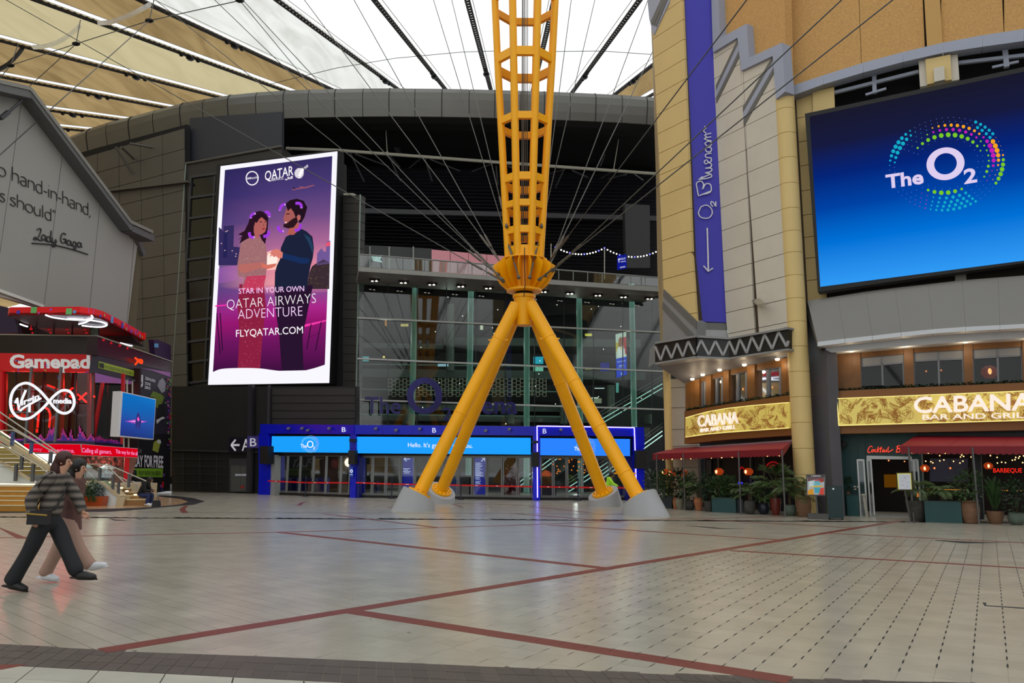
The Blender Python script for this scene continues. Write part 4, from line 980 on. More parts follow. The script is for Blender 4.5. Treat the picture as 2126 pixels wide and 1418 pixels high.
for ln in ([(1115, 884.5), (1220, 886), (1317, 888)], [(1317, 888), (1319.5, 960), (1321.5, 1022)], [(1115, 884.5), (1115.5, 938)], [(1115.5, 970), (1116, 1033)]):
    k = MB(); k.tube([PC(x, y, 0.36) for x, y in ln], 0.028, 8); k.build('neon_tube', NEON, por)
# led screens
def grad_screen(name, pl, q, c, label, rows=1):
    t = thing(name, pl(*q[3], 0), label, 'screen', 'blue screens over the entrance doors')
    k = MB(); pan(k, pl, q, 0.12, 0.18); k.build('casing', M_black, t)
    k = MB(); k.poly(pl.pts(q, 0.135), c); return t, k
def ringdots(k, pl, cx, cy, s, off, pal, n=4):
    random.seed(11)
    for r in range(n):
        R = s*(1+0.16*r); m = 26+3*r
        for i in range(m):
            a = 2*pi*i/m; z = random.random()
            if 2.7 < a < 3.7 and r < 2: continue
            w = s*0.05*(0.5+0.7*abs(sin(1.5*a+r)))
            p = (cx+R*cos(a), cy+R*sin(a)*1.0); col = pal[int((a/(2*pi)*len(pal)+r*0.7)) % len(pal)]
            k.poly([pl(p[0]+w*cos(b), p[1]+w*sin(b), off) for b in (0, pi/3, 2*pi/3, pi, 4*pi/3, 5*pi/3)], col)
pal = [(190, 230, 255), (240, 160, 240), (220, 240, 255), (120, 230, 255), (200, 250, 255)]
t, k = grad_screen('led_screen', PA, [(564.5, 905.5), (726, 906), (726, 940), (563.5, 938.8)], (28, 160, 255), 'left blue screen over the doors with a round dotted emblem')
ringdots(k, PA, 644, 922, 12, 0.15, pal)
tx(k, 'The', PA, 624, 929, 637, 929.5, 7, 0.16, (255, 255, 255), 0.012); tx(k, '2', PA, 650, 933, 654, 933, 6, 0.16, (255, 255, 255), 0.01)
def oring(k, pl, cx, cy, rx, ry, wx, wy, off, c, n=28):
    for i in range(n):
        a, b = 2*pi*i/n, 2*pi*(i+1)/n
        k.poly([pl(cx+rx*cos(a), cy+ry*sin(a), off), pl(cx+rx*cos(b), cy+ry*sin(b), off), pl(cx+(rx-wx)*cos(b), cy+(ry-wy)*sin(b), off), pl(cx+(rx-wx)*cos(a), cy+(ry-wy)*sin(a), off)], c)
oring(k, PA, 644, 922.5, 6.8, 7.4, 2.2, 1.8, 0.16, (255, 255, 255)); k.build('display', DISP, t, fix=False)
t, k = grad_screen('led_screen', PB, [(741, 906.5), (1102, 909), (1102, 943.8), (741, 941)], (32, 160, 255), 'widest blue screen over the middle doors, a greeting written on it')
tx(k, "Hello. It's good to see you.", PB, 847, 928, 981, 930, 9, 0.16, (255, 255, 255), 0.0); k.build('display', DISP, t, fix=False)
t, k = grad_screen('led_screen', PC, [(1121.5, 909.5), (1308, 911.5), (1308, 947), (1121.5, 945)], (44, 132, 255), 'right blue screen framed by the violet neon line')
ringdots(k, PC, 1217, 928, 13.5, 0.15, [(240, 180, 200), (120, 200, 255), (200, 240, 255), (250, 120, 200), (120, 255, 220)])
tx(k, 'The', PC, 1192, 935, 1206, 935.3, 7.5, 0.16, (255, 255, 255), 0.012); oring(k, PC, 1214, 928, 6.8, 7.6, 2.2, 1.8, 0.16, (255, 255, 255)); tx(k, '2', PC, 1221, 938, 1225, 938, 6, 0.16, (255, 255, 255), 0.01); k.build('display', DISP, t, fix=False)
# door sets
M_fr = mat('door_frame_grey', (112, 114, 114), 0.35, 0.3); M_dg = glassmat('door_glass', (190, 205, 205), 0.05)
dn = 2
for pl, ed, yt in ((PA, [572, 596, 622.6, 650, 676.5, 707, 726], 943), (PB, [746, 773, 801, 831, 861, 891, 921, 951, 981, 1011, 1043, 1074, 1105], 945.5), (PC, [1122, 1148.6, 1177, 1208, 1239, 1268, 1297], 947.5)):
    dr = thing('door_%d' % dn, base(pl, ed[0]), kind='structure'); dn += 1
    a = pl(ed[0], yt, -0.3); b = pl(ed[-1], yt, -0.3)
    k = MB(); k.beam(a, b, 0.12, 0.10); k.build('head_rail', M_fr, dr)
    a = base(pl, ed[0], -0.3, 0.06); b = base(pl, ed[-1], -0.3, 0.06); k = MB(); k.beam(a, b, 0.12, 0.12); k.build('threshold', M_black, dr)
    for i in range(len(ed)-1):
        x0, x1 = ed[i]+0.4, ed[i+1]-0.4; h = pl(x0, yt, -0.3).z-0.04
        A = base(pl, x0, -0.3, 0.12); B = base(pl, x1, -0.3, 0.12); C = Vector((B.x, B.y, h)); E = Vector((A.x, A.y, h))
        u = (B-A).normalized()*0.035
        f = MB(); f.beam(A+u, E+u, 0.07, 0.06); f.beam(B-u, C-u, 0.07, 0.06); f.beam(A+V3(0, 0, .05), B+V3(0, 0, .05), 0.05, 0.12); f.beam(E-V3(0, 0, .04), C-V3(0, 0, .04), 0.05, 0.08)
        lf = f.build('door_leaf', M_fr, dr, kind=None)
        k = MB(); k.poly([A+u, B-u, C-u, E+u]); k.build('pane', M_dg, lf, fix=False)
        if i % 2 == 0: k = MB(); k.tube([B-u*2.2+pl.n*0.06+V3(0, 0, 0.85), B-u*2.2+pl.n*0.06+V3(0, 0, 1.25)], 0.018, 6); k.build('handle', M_mull, lf)
# retractable belt barriers
for n, (pl, pts, posts, lb) in enumerate([(PA, [(556, 998.5), (635, 1002), (724, 1002.5)], (635,), 'red belt barrier before the left doors'), (PB, [(739, 1002), (814, 1005), (957, 1007.5), (1105, 1010.5)], (814, 957), 'long red belt barrier before the middle doors'), (PC, [(1120, 1010.5), (1200, 1012), (1319, 1013)], (1200,), 'red belt barrier before the neon framed doors')]):
    t = thing('belt_barrier', base(pl, posts[0], 0.5), lb+', on dark posts', 'barrier')
    for i in range(len(pts)-1):
        a = pl(*pts[i], 0.5); b = pl(*pts[i+1], 0.5); k = MB(); k.beam(a, b, 0.012, 0.075); bl_ = k.build('belt', mat('belt_red', (214, 18, 24), 0.4), t)
        k = MB()
        for u in (0.2, 0.5, 0.8): c = a.lerp(b, u); k.beam(c+pl.n*0.01, c.lerp(b, 0.06)+pl.n*0.01, 0.006, 0.03)
        k.build('belt_print', mat('belt_white', (235, 225, 225), 0.5), bl_, kind='stuff')
    for x in posts:
        p = base(pl, x, 0.5); k = MB(); k.lathe(p, [(0.17, 0), (0.17, 0.02), (0.04, 0.04), (0.033, 0.05), (0.033, 0.98), (0.045, 0.99), (0.045, 1.06), (0.02, 1.08)], 12); k.build('post', mat('post_navy', (22, 24, 50), 0.4), t, smooth=True)
# direction signs left of the portal
sgn = thing('direction_sign', LW(495, 940, 0.4), 'black sign with white arrow and A on the dark wall', 'sign')
SG = Pl(LW.A+Vector((LW.n.x, LW.n.y))*0.45, LW.B+Vector((LW.n.x, LW.n.y))*0.45)
k = MB(); pan(k, SG, rect(475, 908, 515, 940), 0, 0.1); k.build('panel', mat('sign_black', (12, 10, 28), 0.4), sgn)
MWp = mat('sign_paint_white', (225, 225, 232), 0.5, emit=(200, 200, 210), es=0.25)
k = MB(); k.beam(SG(480, 924, 0.03), SG(497, 924, 0.03), 0.03, 0.12); k.beam(SG(480, 924, 0.03), SG(489, 913, 0.03), 0.03, 0.10); k.beam(SG(480, 924, 0.03), SG(489, 935.5, 0.03), 0.03, 0.10); k.build('arrow', MWp, sgn)
k = MB(); tx(k, 'A', SG, 502, 936, 519, 936, 25, 0.02, bold=0.0, depth=0.02); k.build('letter', MWp, sgn)
bs = thing('blade_sign', LW(526, 931, 1.0), 'violet blade sign with a white B, sticking out left of the blue portal', 'sign')
k = MB(); pan(k, LW, rect(513.5, 905, 539, 930), 1.0, 0.12); k.build('panel', mat('sign_violet', (62, 52, 130), 0.4), bs)
k = MB(); tx(k, 'B', LW, 519, 926.5, 532, 926.5, 17, 1.03, bold=0.0, depth=0.02); k.build('letter', MWp, bs)
# wayfinding panels and things in the foyer
Fy = Pl(PB.A-Vector((PB.n.x, PB.n.y))*2.2, PB.B-Vector((PB.n.x, PB.n.y))*2.2)
M_wf = mat('wayfinding_blue', (26, 40, 190), 0.4, emit=(20, 40, 190), es=0.35)
for n, (x0, x1, y0, y1, lb) in enumerate([(836, 857, 946, 1001, 'blue wayfinding panel with a left arrow behind the middle doors'), (985, 1009, 949, 1023, 'tall blue wayfinding panel with an up-right arrow and lists behind the middle doors')]):
    t = thing('wayfinding_panel', Fy((x0+x1)/2, y1), lb, 'sign'); k = MB(); 
    a, b = Fy(x0, y0), Fy(x1, y0); c, d = base(Fy, x1), base(Fy, x0); k.prism([a, b, c, d], -Fy.n*0.12); k.build('panel', M_wf, t)
    k = MB()
    if n == 0:
        strokes(k, Fy, [[(839, 953), (851, 953)], [(839, 953), (844, 948.5)], [(839, 953), (844, 957.5)]], 0.025, 0.05)
        for y, w in ((973, 12), (976, 8), (979, 13), (982, 11)): k.beam(Fy(839, y, 0.03), Fy(839+w, y, 0.03), 0.01, 0.03)
        for y in (973, 979): k.ball(Fy(838, y, 0.03), 0.03, 6, 4)
    else:
        strokes(k, Fy, [[(999, 958), (1006, 950.5)], [(1000, 950.5), (1006, 950.5)], [(1006, 950.5), (1006, 957)]], 0.025, 0.05)
        for i in range(24):
            y = 961+i*1.9
            if i in (15, 19): continue
            k.beam(Fy(987, y, 0.03), Fy(987+random.uniform(8, 17), y, 0.03), 0.01, 0.02)
        for i in range(5): k.ball(Fy(988.5+i*3, 988, 0.03), 0.028, 6, 4)
    k.build('panel_print', M_w, t, kind='stuff')
def inbox(name, pl, x0, x1, y0, m, lb, cat, off=-1.2, th=0.4, group=None):
    t = MB(); a, b = pl(x0, y0, off), pl(x1, y0, off); c, d = base(pl, x1, off), base(pl, x0, off); t.prism([a, b, c, d], -pl.n*th)
    t.prism([a+V3(0, 0, 0.01), b+V3(0, 0, 0.01), b+V3(0, 0, 0.05)-pl.n*0.02, a+V3(0, 0, 0.05)-pl.n*0.02], -pl.n*(th-0.02)); return t.build(name, m, label=lb, cat=cat, group=group)
M_bin = mat('bin_blue', (22, 34, 96), 0.5)
for i, x in enumerate((576, 590, 606, 627, 641)): inbox('recycling_bin', PA, x, x+10, 994, M_bin, 'dark blue waste bin behind the left doors, ' + ['first', 'second', 'third', 'fourth', 'fifth'][i]+' from the left', 'bin', group='bins behind the left doors')
inbox('information_totem', PA, 660, 674, 993, mat('totem_blue', (40, 56, 150), 0.5), 'blue printed totem behind the left doors, right of the bins', 'sign')
inbox('information_totem', PB, 774, 783, 1001, M_bin, 'small blue totem behind the middle doors', 'sign')
inbox('kiosk', PB, 930, 952, 994, mat('kiosk_blue', (20, 90, 190), 0.4), 'bright blue kiosk behind the middle doors, right of the rear yellow leg', 'kiosk')
inbox('shelf_unit', PB, 955, 978, 989, mat('shelf_black', (26, 28, 32), 0.5), 'black shelf unit with white tags behind the middle doors', 'cabinet')
inbox('counter', PB, 771, 800, 962, mat('booth_dark', (20, 22, 26), 0.3), 'dark glazed booth behind the middle doors', 'booth', -3)
k = MB(); k.beam(PB(768, 966, -2.8), PB(832, 966, -2.8), 0.1, 0.06); k.build('booth_rail', M_mull, label='pale rail above the dark booth behind the middle doors', cat='rail')
k = MB(); k.ball(PB(1051, 985, -1.4)+V3(0, 0, 0), 0.1); 
tr = thing('festive_display', base(PB, 1058, -1.6), 'red dressed display figure with white dots behind the middle doors', 'display')
k = MB(); k.lathe(base(PB, 1054, -1.6), [(0.25, 0), (0.28, 0.5), (0.2, 1.1), (0.08, 1.5), (0.02, 1.6)], 10); k.build('figure', mat('display_red', (120, 20, 30), 0.5), tr, smooth=True)
k = MB(); k.lathe(base(PB, 1068, -1.6), [(0.3, 0), (0.32, 0.6), (0.25, 1.3), (0.1, 1.75), (0.02, 1.8)], 10); k.build('cloak', MATS['display_red'], tr, smooth=True)
k = MB(); random.seed(9)
for i in range(40): k.ball(base(PB, random.uniform(1046, 1074), -1.25)+V3(0, 0, random.uniform(0.5, 1.7)), 0.018, 5, 3)
k.build('dots', MWp, tr, kind='stuff')
k = MB(); random.seed(21)
for i in range(26): k.ball(PC(random.uniform(1148, 1215), random.uniform(952, 985), -3.0), 0.035, 6, 4)
k.build('reflected_lamp_dots', glow('warm_dot', (255, 130, 40), 2.0), inn, kind='stuff')  # glowing dots standing in for restaurant lights reflected in the door glass
cap_ = thing('street_cart', base(PC, 1134, -1.5), 'dark red lit cart behind the neon framed doors', 'cart')
k = MB(); k.box(base(PC, 1136, -1.6)+V3(0, 0, 0.55), (0.9, 0.5, 1.0)); k.build('body', mat('cart_dark', (50, 30, 50), 0.5), cap_)
k = MB(); k.lathe(base(PC, 1134, -1.6)+V3(0, 0, 1.15), [(0.28, 0), (0.3, 0.1), (0.16, 0.25), (0.02, 0.3)], 12); k.build('lit_canopy', glow('cart_orange', (210, 90, 60), 0.7), cap_)
k = MB(); pbox(k, PC, 1240, 1330, 1010, 1030, -3.0, 0.1, True); k.build('foyer_screen_panel', M_bl2, inn)
# string lights and flag poles on the terrace
Tr = Pl(TA.A-Vector((TA.n.x, TA.n.y))*1.0, TA.B-Vector((TA.n.x, TA.n.y))*1.0)
sl = thing('string_lights', Tr(1250, 590), 'string of small white and blue bulbs swagged over the terrace, on thin poles', 'lights')
for x, y0, y1 in ((1144, 506, 556), (1255, 515, 580)):
    k = MB(); k.tube([Tr(x, y0), Tr(x, y1)], 0.035, 6); k.build('pole', M_pipe, sl)
bw = glow('bulb_white', (255, 250, 240), 4); bb = glow('bulb_blue', (90, 90, 255), 5)
def swag(a, b, sag, n):
    pts = [(lerp(a[0], b[0], i/n), lerp(a[1], b[1], i/n)+sag*4*(i/n)*(1-i/n)) for i in range(n+1)]
    k = MB(); k.tube([Tr(*p) for p in pts], 0.012, 4); k.build('cable', M_black, sl)
    for i, p in enumerate(pts):
        k = MB(); k.ball(Tr(*p), 0.05, 6, 4); k.build('bulb', bb if (i % 5 == 0) else bw, sl)
swag((1153, 513), (1255, 515), 14, 17); swag((1255, 515), (1368, 520), 16, 18)
t = thing('banner_sign', Tr(1290, 565), 'small blue lit sign on the terrace among the string lights', 'sign')
k = MB(); pan(k, Tr, [(1282, 531), (1301, 528), (1301, 557), (1282, 560)], 0.1, 0.06); k.build('panel', glow('terr_blue', (20, 30, 150), 0.8), t)
k = MB(); strokes(k, Tr, [[(1285, 545), (1285, 537)], [(1283.5, 540), (1285, 537), (1287, 539)]], 0.02, 0.14)
tx(k, 'NSLIC', Tr, 1287, 540, 1299, 538, 4, 0.12); tx(k, 'THEATRE', Tr, 1288, 545, 1299, 543.5, 2.5, 0.12); tx(k, '0000', Tr, 1287, 557, 1298, 555, 3.0, 0.12); k.build('panel_print', M_w, t, kind='stuff')
# ================================================================ GREY QUOTE BUILDING, top left
QW = Pl((-21.1, 44), (-22.8, 34.9))
M_qw = mat('quote_wall_grey', (150, 149, 143), 0.6, noise=0.03, nscale=0.3); M_seam = mat('panel_seam_white', (205, 205, 200), 0.5)
wl = thing('wall_left', (-22, 40, 0), kind='structure')
def qtop(x):
    P = [(-400, 90), (0, 197), (50, 210), (109, 280), (278, 503), (285, 512)]
    for (a, b), (c, d) in zip(P[:-1], P[1:]):
        if a <= x <= c: return b+(d-b)*(x-a)/(c-a)
    return 512
def qbot(x): return 611+x*0.30
xs = [(-330, -400), (-180, -240), (-80, -110), (46, -13), (150, 91.7-12), (226, 183-6), (279.5, 261.5), (286, 263)]
xs = [(-300, -330), (-140, -170), (-60, -92), (45, -12), (131, 91), (209, 183.5), (278.3, 261.8), (285.5, 264)]
for (a, a2), (b, b2) in zip(xs[:-1], xs[1:]):
    k = MB(); top_p = [(a+0.7, qtop(a))]
    for x, y in ((50, 210), (109, 280)):
        if a+2 < x < b-2: top_p.append((x, y))
    top_p.append((b-0.7, qtop(b)))
    pan(k, QW, top_p+[(b2-0.7, qbot(b2)), (a2+0.7, qbot(a2))], 0, 0.25); k.build('wall_panel', M_qw, wl)
k = MB(); pan(k, QW, [(-400, 90), (0, 199), (50, 212), (278, 505), (284, 513), (262, 690), (-400, 500)], -0.06, 0.3); k.build('panel_backing', M_seam, wl)
for (a, b) in (((-60, 158), (0, 172)), ((0, 172), (53, 184)), ((53, 184), (59, 190)), ((59, 190), (264, 461)), ((264, 461), (310, 482))):
    k = MB(); k.beam(QW(a[0]-4, a[1]+14, 0.25), QW(b[0]-4, b[1]+14, 0.25), 0.9, 0.35); k.build('coping', mat('coping_grey', (92, 93, 92), 0.5), wl)
    k = MB(); k.beam(QW(*a, 0.5), QW(*b, 0.5), 0.5, 0.18); k.build('coping_edge', mat('coping_light', (128, 126, 118), 0.5), wl)
for a, b, w in (((275, 470), (297, 530), 0.25), ((290, 480), (291, 505), 0.2), ((303, 483), (293, 502), 0.12), ((262, 462), (296, 484), 0.3)):
    k = MB(); k.beam(QW(*a, -0.4), QW(*b, -0.4), w, w); k.build('coping_bracket', MATS['coping_grey'], wl)
k = MB(); k.beam(QW(-10, 600, 0.05), QW(90, 636, 0.05), 0.08, 0.14); k.build('base_trim', M_seam, wl)
k = MB(); k.tube([QW(4, 245, 0.5), QW(46, 208, 0.5)], 0.06, 6); k.beam(QW(1, 246, 0.5), QW(18, 232, 0.5), 0.18, 0.16); k.build('wall_strut', M_brace, wl)
k = MB(); pan(k, QW, [(285, 520), (293, 530), (281, 700), (264, 700)], -0.5, 0.3); k.build('corner_return', mat('olive_stone', (96, 90, 66), 0.7), wl)
M_ink = mat('lettering_black', (40, 40, 40), 0.5)
q = thing('wall_quote', QW(100, 440, 0.05), 'thin dark quotation lettering on the sloping grey wall', 'lettering')
SF = {'h': (.56, [[(.06, 1), (.06, 0)], [(.06, .4), (.14, .56), (.3, .62), (.44, .54), (.48, .4), (.48, 0)]]), 'n': (.56, [[(.06, .62), (.06, 0)], [(.06, .4), (.14, .56), (.3, .62), (.44, .54), (.48, .4), (.48, 0)]]),
 'a': (.54, [[(.08, .55), (.2, .62), (.36, .6), (.44, .48), (.44, 0)], [(.44, .36), (.24, .34), (.08, .26), (.06, .12), (.16, 0), (.3, 0), (.42, .12)]]),
 'd': (.58, [[(.48, 1), (.48, 0)], [(.48, .5), (.36, .62), (.2, .6), (.08, .48), (.05, .3), (.1, .1), (.24, -.01), (.38, .02), (.48, .14)]]),
 'i': (.2, [[(.08, .62), (.08, 0)], [(.08, .84), (.08, .88)]]), 'l': (.2, [[(.08, 1), (.08, 0)]]), '-': (.34, [[(.05, .3), (.28, .3)]]), ',': (.2, [[(.1, .06), (.02, -.16)]]),
 's': (.46, [[(.38, .56), (.24, .62), (.1, .56), (.08, .44), (.2, .34), (.34, .26), (.38, .12), (.28, 0), (.14, -.01), (.04, .06)]]),
 'o': (.6, [[(.3, .62), (.14, .56), (.05, .4), (.05, .2), (.14, .05), (.3, -.01), (.45, .05), (.53, .2), (.53, .4), (.45, .56), (.3, .62)]]),
 'u': (.56, [[(.06, .62), (.06, .2), (.12, .04), (.24, -.01), (.38, .06), (.46, .2)], [(.46, .62), (.46, 0)]]), '"': (.3, [[(.1, 1), (.06, .8)], [(.22, 1), (.18, .8)]]), 't': (.36, [[(.14, .85), (.14, .1), (.22, 0), (.3, 0)], [(.03, .62), (.28, .62)]]), ' ': (.3, [])}
def thin(k, s_, x0, y0, x1, y1, h):
    wd = sum(SF[c][0] for c in s_); bl = QW(x0, y0, .03); br = QW(x1, y1, .03); up = QW(x0, y0-h, .03)-bl; cx_ = 0
    for c in s_:
        for ln in SF[c][1]:
            l2 = smooth_line(ln, 3) if len(ln) > 2 else ln
            k.tube([bl+(br-bl)*((cx_+x)/wd)+up*y for x, y in l2], 0.022, 5)
        cx_ += SF[c][0]
for s_, x0, y0, x1, y1, h in (('hand-in-hand,', 24, 374, 190, 450, 29), ('to', -20, 357, 14, 369, 29), ('should"', 20, 424, 117, 463, 27), ('s', -1, 416, 12, 421, 27)):
    k = MB(); thin(k, s_, x0, y0, x1, y1, h); k.build('quote_line', M_ink, q)
def z6(l): return [(x/3.544, 280+y/3.544) for x, y in l]
sig = [[(272, 700), (290, 688), (303, 700), (290, 740), (268, 770), (250, 768), (258, 752), (275, 765), (300, 778), (318, 768)],
       [(335, 742), (318, 735), (306, 755), (316, 775), (332, 765), (338, 745), (336, 775), (348, 782)],
       [(368, 755), (352, 748), (344, 768), (356, 788), (370, 775), (378, 705), (372, 780), (385, 790)],
       [(388, 755), (386, 785), (400, 792), (412, 768), (408, 815), (396, 825), (390, 812), (420, 785)],
       [(485, 735), (468, 722), (450, 745), (450, 785), (470, 795), (486, 775), (466, 765), (488, 770), (486, 800)],
       [(520, 785), (504, 775), (494, 798), (506, 812), (520, 800), (524, 782), (524, 812), (534, 815)],
       [(560, 795), (544, 785), (536, 808), (548, 822), (560, 808), (562, 795), (556, 845), (544, 848), (545, 832), (575, 815)],
       [(595, 800), (580, 790), (570, 812), (582, 828), (594, 815), (600, 795), (598, 822), (606, 826)]]
k = MB(); strokes(k, QW, [z6(l) for l in sig], 0.028, 0.04, 5); k.build('signature', M_ink, q)
k = MB(); strokes(k, QW, [z6([(235, 797), (340, 804), (430, 817), (550, 848), (648, 880)])], 0.03, 0.04, 5); k.build('underline', M_ink, q)
# ================================================================ RED CORNER VENUE
FP = Plp(-60, 37.8, 203, 37.8); SP2 = Plp(203, 37.8, 356, 47)
ven = thing('corner_venue', FP(100, 1000), 'black and red glazed corner building with white lettering on a red band', 'building')
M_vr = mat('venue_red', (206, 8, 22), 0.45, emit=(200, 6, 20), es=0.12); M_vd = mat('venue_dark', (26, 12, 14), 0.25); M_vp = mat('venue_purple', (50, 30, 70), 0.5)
k = MB(); pan(k, FP, [(-60, 694), (203, 698), (201, 736), (-60, 732)], 0.1, 0.5); k.build('parapet_front', M_vd, ven)
k = MB(); pan(k, SP2, [(203, 698), (356, 751), (355, 772), (202, 737)], 0.1, 0.5); k.build('parapet_side', mat('venue_maroon', (44, 8, 18), 0.3), ven)
k = MB(); k.tube([FP(-60, 693.5, 0.15), FP(203, 697.5, 0.15)], 0.035, 6); k.tube([SP2(203, 697.5, 0.15), SP2(356, 750.5, 0.15)], 0.035, 6); k.build('parapet_rail', M_pipe, ven)
k = MB(); pan(k, FP, [(-60, 732), (202, 736), (198, 773), (-60, 769)], 0.2, 0.3); k.build('fascia_red', M_vr, ven)
k = MB(); tx(k, 'Gamepad', FP, 20, 763, 187, 764, 26, 0.22, bold=0.035, depth=0.1); k.build('fascia_letters', mat('letter_white', (225, 225, 225), 0.5, emit=(220, 220, 220), es=0.25), ven)
PX = vcol('pixel_colours', False)
cols8 = [(90, 170, 225), (200, 60, 150), (60, 60, 190), (110, 190, 110), (230, 90, 30), (150, 90, 200), (180, 190, 90)]
def pixsq(k, pl, x, y, s, c, off=0.03, sl=0.0): k.prism([pl(x, y, off), pl(x+s, y+s*sl, off), pl(x+s, y+s+s*sl, off), pl(x, y+s, off)], -pl.n*0.02, c)
k = MB(); random.seed(4)
for i in range(12): pixsq(k, FP, 197+random.uniform(-2, 6), 737+i*3.2, 3.4, (206, 10, 24), 0.24)
for x, y, c in ((36, 766, 2), (37, 771, 2), (94, 756, 2), (95, 760, 5), (92, 767, 6), (94, 770, 4), (31, 747, 0), (34, 748, 2), (119, 780, 2), (120, 785, 0), (180, 770, 5), (177, 773, 2), (161, 761, 0), (65, 744, 0)): pixsq(k, FP, x, y, 2.6, cols8[c], 0.36)
k.build('pixel_trim', PX, ven, kind='stuff')
k = MB(); pan(k, FP, [(-60, 769), (5, 769), (2, 920), (-60, 920)], 0.2, 0.2); k.build('red_jamb', M_vr, ven)
# glazed room behind: back wall, red columns, neon
M_rg = mat('room_maroon', (26, 6, 7), 0.7)
FB = Pl(FP.A-Vector((FP.n.x, FP.n.y))*3.0, FP.B-Vector((FP.n.x, FP.n.y))*3.0)
k = MB(); pan(k, FB, [(-80, 760), (290, 765), (285, 930), (-80, 930)], 0, 0.2); k.build('room_back_wall', M_rg, ven)
k = MB(); q4 = [FP(-60, 921), FP(290, 930, -0.5), FB(290, 930), FB(-60, 930)]; k.prism(q4, (0, 0, -0.3)); k.build('room_floor', M_vd, ven)
for x, w in ((12, 6), (66, 5), (130, 5), (186, 7), (220, 5), (256, 5)):
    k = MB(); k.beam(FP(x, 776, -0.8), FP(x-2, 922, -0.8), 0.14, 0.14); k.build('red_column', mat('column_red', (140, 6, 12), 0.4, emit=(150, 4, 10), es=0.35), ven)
NR = glow('neon_red', (255, 36, 30), 2.4)
def z7(l): return [(x/8.861, 740+y/8.861) for x, y in l]
for l in ([(870, 525), (1010, 580)], [(1150, 725), (1345, 575)], [(1055, 600), (1110, 625)], [(1430, 695), (1600, 850)], [(1450, 800), (1595, 665)], [(1280, 725), (1390, 785)], [(1370, 880), (1410, 840)], [(1610, 690), (1660, 710)], [(1720, 730), (1850, 790)],
          [(715, 1040), (700, 1180), (690, 1310)], [(682, 1330), (678, 1400)], [(820, 940), (880, 970), (915, 1040), (922, 1120), (905, 1310)]):
    k = MB(); strokes(k, FP, [z7(l)], 0.05, -1.2); k.build('neon_tube', NR, ven)
k = MB(); tx(k, 'Gamer', FP, 24, 852, 56, 852, 11, -1.0, bold=0.0); tx(k, 'paradise', FP, 19, 866, 60, 866, 9, -1.0, bold=0.0); k.build('neon_words', NR, ven)
k = MB(); pan(k, FP, rect(108, 864, 114, 900), -1.3, 0.1); k.build('red_lit_panel', glow('lit_red', (190, 10, 14), 0.8), ven)
lr = bpy.data.lights.new('red_room_light', 'POINT'); lr.energy = 140; lr.color = (1, 0.05, 0.04); lr.shadow_soft_size = 0.4
for x in (40, 160, 240):
    o = bpy.data.objects.new('red_room_light', lr); COL.objects.link(o); o.parent = ven; o.location = FP(x, 800, -1.6)-WL[ven]
M_vg = glassmat('venue_glass', (190, 160, 160), 0.0)
for x0, x1 in ((5, 33), (33.5, 61), (61.5, 92), (92.5, 122), (122.5, 158), (158.5, 196)):
    k = MB(); k.poly(FP.pts([(x0, 771), (x1, 772), (x1-1, 921), (x0-1, 921)], 0.05)); k.build('pane', M_vg, ven, fix=False)
for x0, x1 in ((198, 224), (224.5, 252), (252.5, 280)):
    k = MB(); k.poly(SP2.pts([(x0, 773+(x0-198)*0.25), (x1, 773+(x1-198)*0.25), (x1-1, 928), (x0-1, 924)], 0.05)); k.build('pane', M_vg, ven, fix=False)
for x in (33, 92, 158): k = MB(); k.beam(FP(x, 771, 0.06), FP(x-1, 921, 0.06), 0.05, 0.05); k.build('mullion', M_vd, ven)
# side wall posters
PS = vcol('print_colours', False)
k = MB(); pan(k, SP2, [(203, 737), (355, 771), (353, 1019), (272, 1030), (281, 796), (198, 774)], 0.06, 0.3); k.build('side_wall', mat('poster_charcoal', (44, 40, 56), 0.5), ven)
k = MB()
def sp(poly, c, off=0.08): k.prism(SP2.pts(poly, off), -SP2.n*0.015, c)
sp([(198, 774), (225, 781), (281, 793), (281, 798), (198, 793.5)], (160, 100, 176)); sp([(292, 764), (354, 772.5), (354, 783), (318, 770)], (168, 106, 176))
sp([(273, 905), (354, 900), (353, 1019), (271, 1030)], (22, 20, 26), 0.07)
sp([(205.5, 750), (278.5, 769.5), (278.5, 781.7), (205, 764)], (158, 184, 52)); sp([(207, 753), (216, 755), (216, 765), (207, 762.5)], (30, 34, 34), 0.10)
sp([(286, 776), (297, 779), (297, 801), (291, 806), (286, 805)], (214, 214, 220)); sp([(289, 780), (294, 781.5), (290, 792), (295, 793), (294, 797), (288, 796), (292, 785), (289, 784)], (34, 30, 44), 0.10)
sp([(331, 790), (338, 785), (344, 795), (343, 812), (336, 816), (327, 802)], (146, 148, 156)); sp([(318, 812), (334, 818), (341, 824), (332, 850), (324, 845), (325, 828), (312, 823)], (104, 128, 40), 0.085); sp([(329, 840), (342, 838), (343, 862), (326, 872)], (26, 24, 30), 0.09)
sp([(325, 872), (338, 865), (343, 868), (334, 872), (326, 880)], (200, 200, 200), 0.095); sp([(320, 918), (330, 912), (334, 917), (328, 940), (317, 935)], (150, 158, 60), 0.09); sp([(326, 914), (333, 913), (335, 920), (328, 921)], (205, 205, 205), 0.095)
sp([(272, 972.5), (338.5, 972.5), (337.5, 991), (271.5, 989)], (124, 170, 42)); sp([(274, 975), (284, 976), (284, 988), (274, 986)], (34, 44, 40), 0.10)
random.seed(12)
for i in range(60):
    y = random.uniform(782, 930); x = 353-abs(random.gauss(0, 4)); sp([(x, y), (x+2.8, y+.5), (x+2.8, y+3.3), (x, y+2.8)], random.choice([(190, 20, 26), (120, 60, 160), (100, 160, 70), (200, 80, 160), (60, 50, 120)]), 0.1)
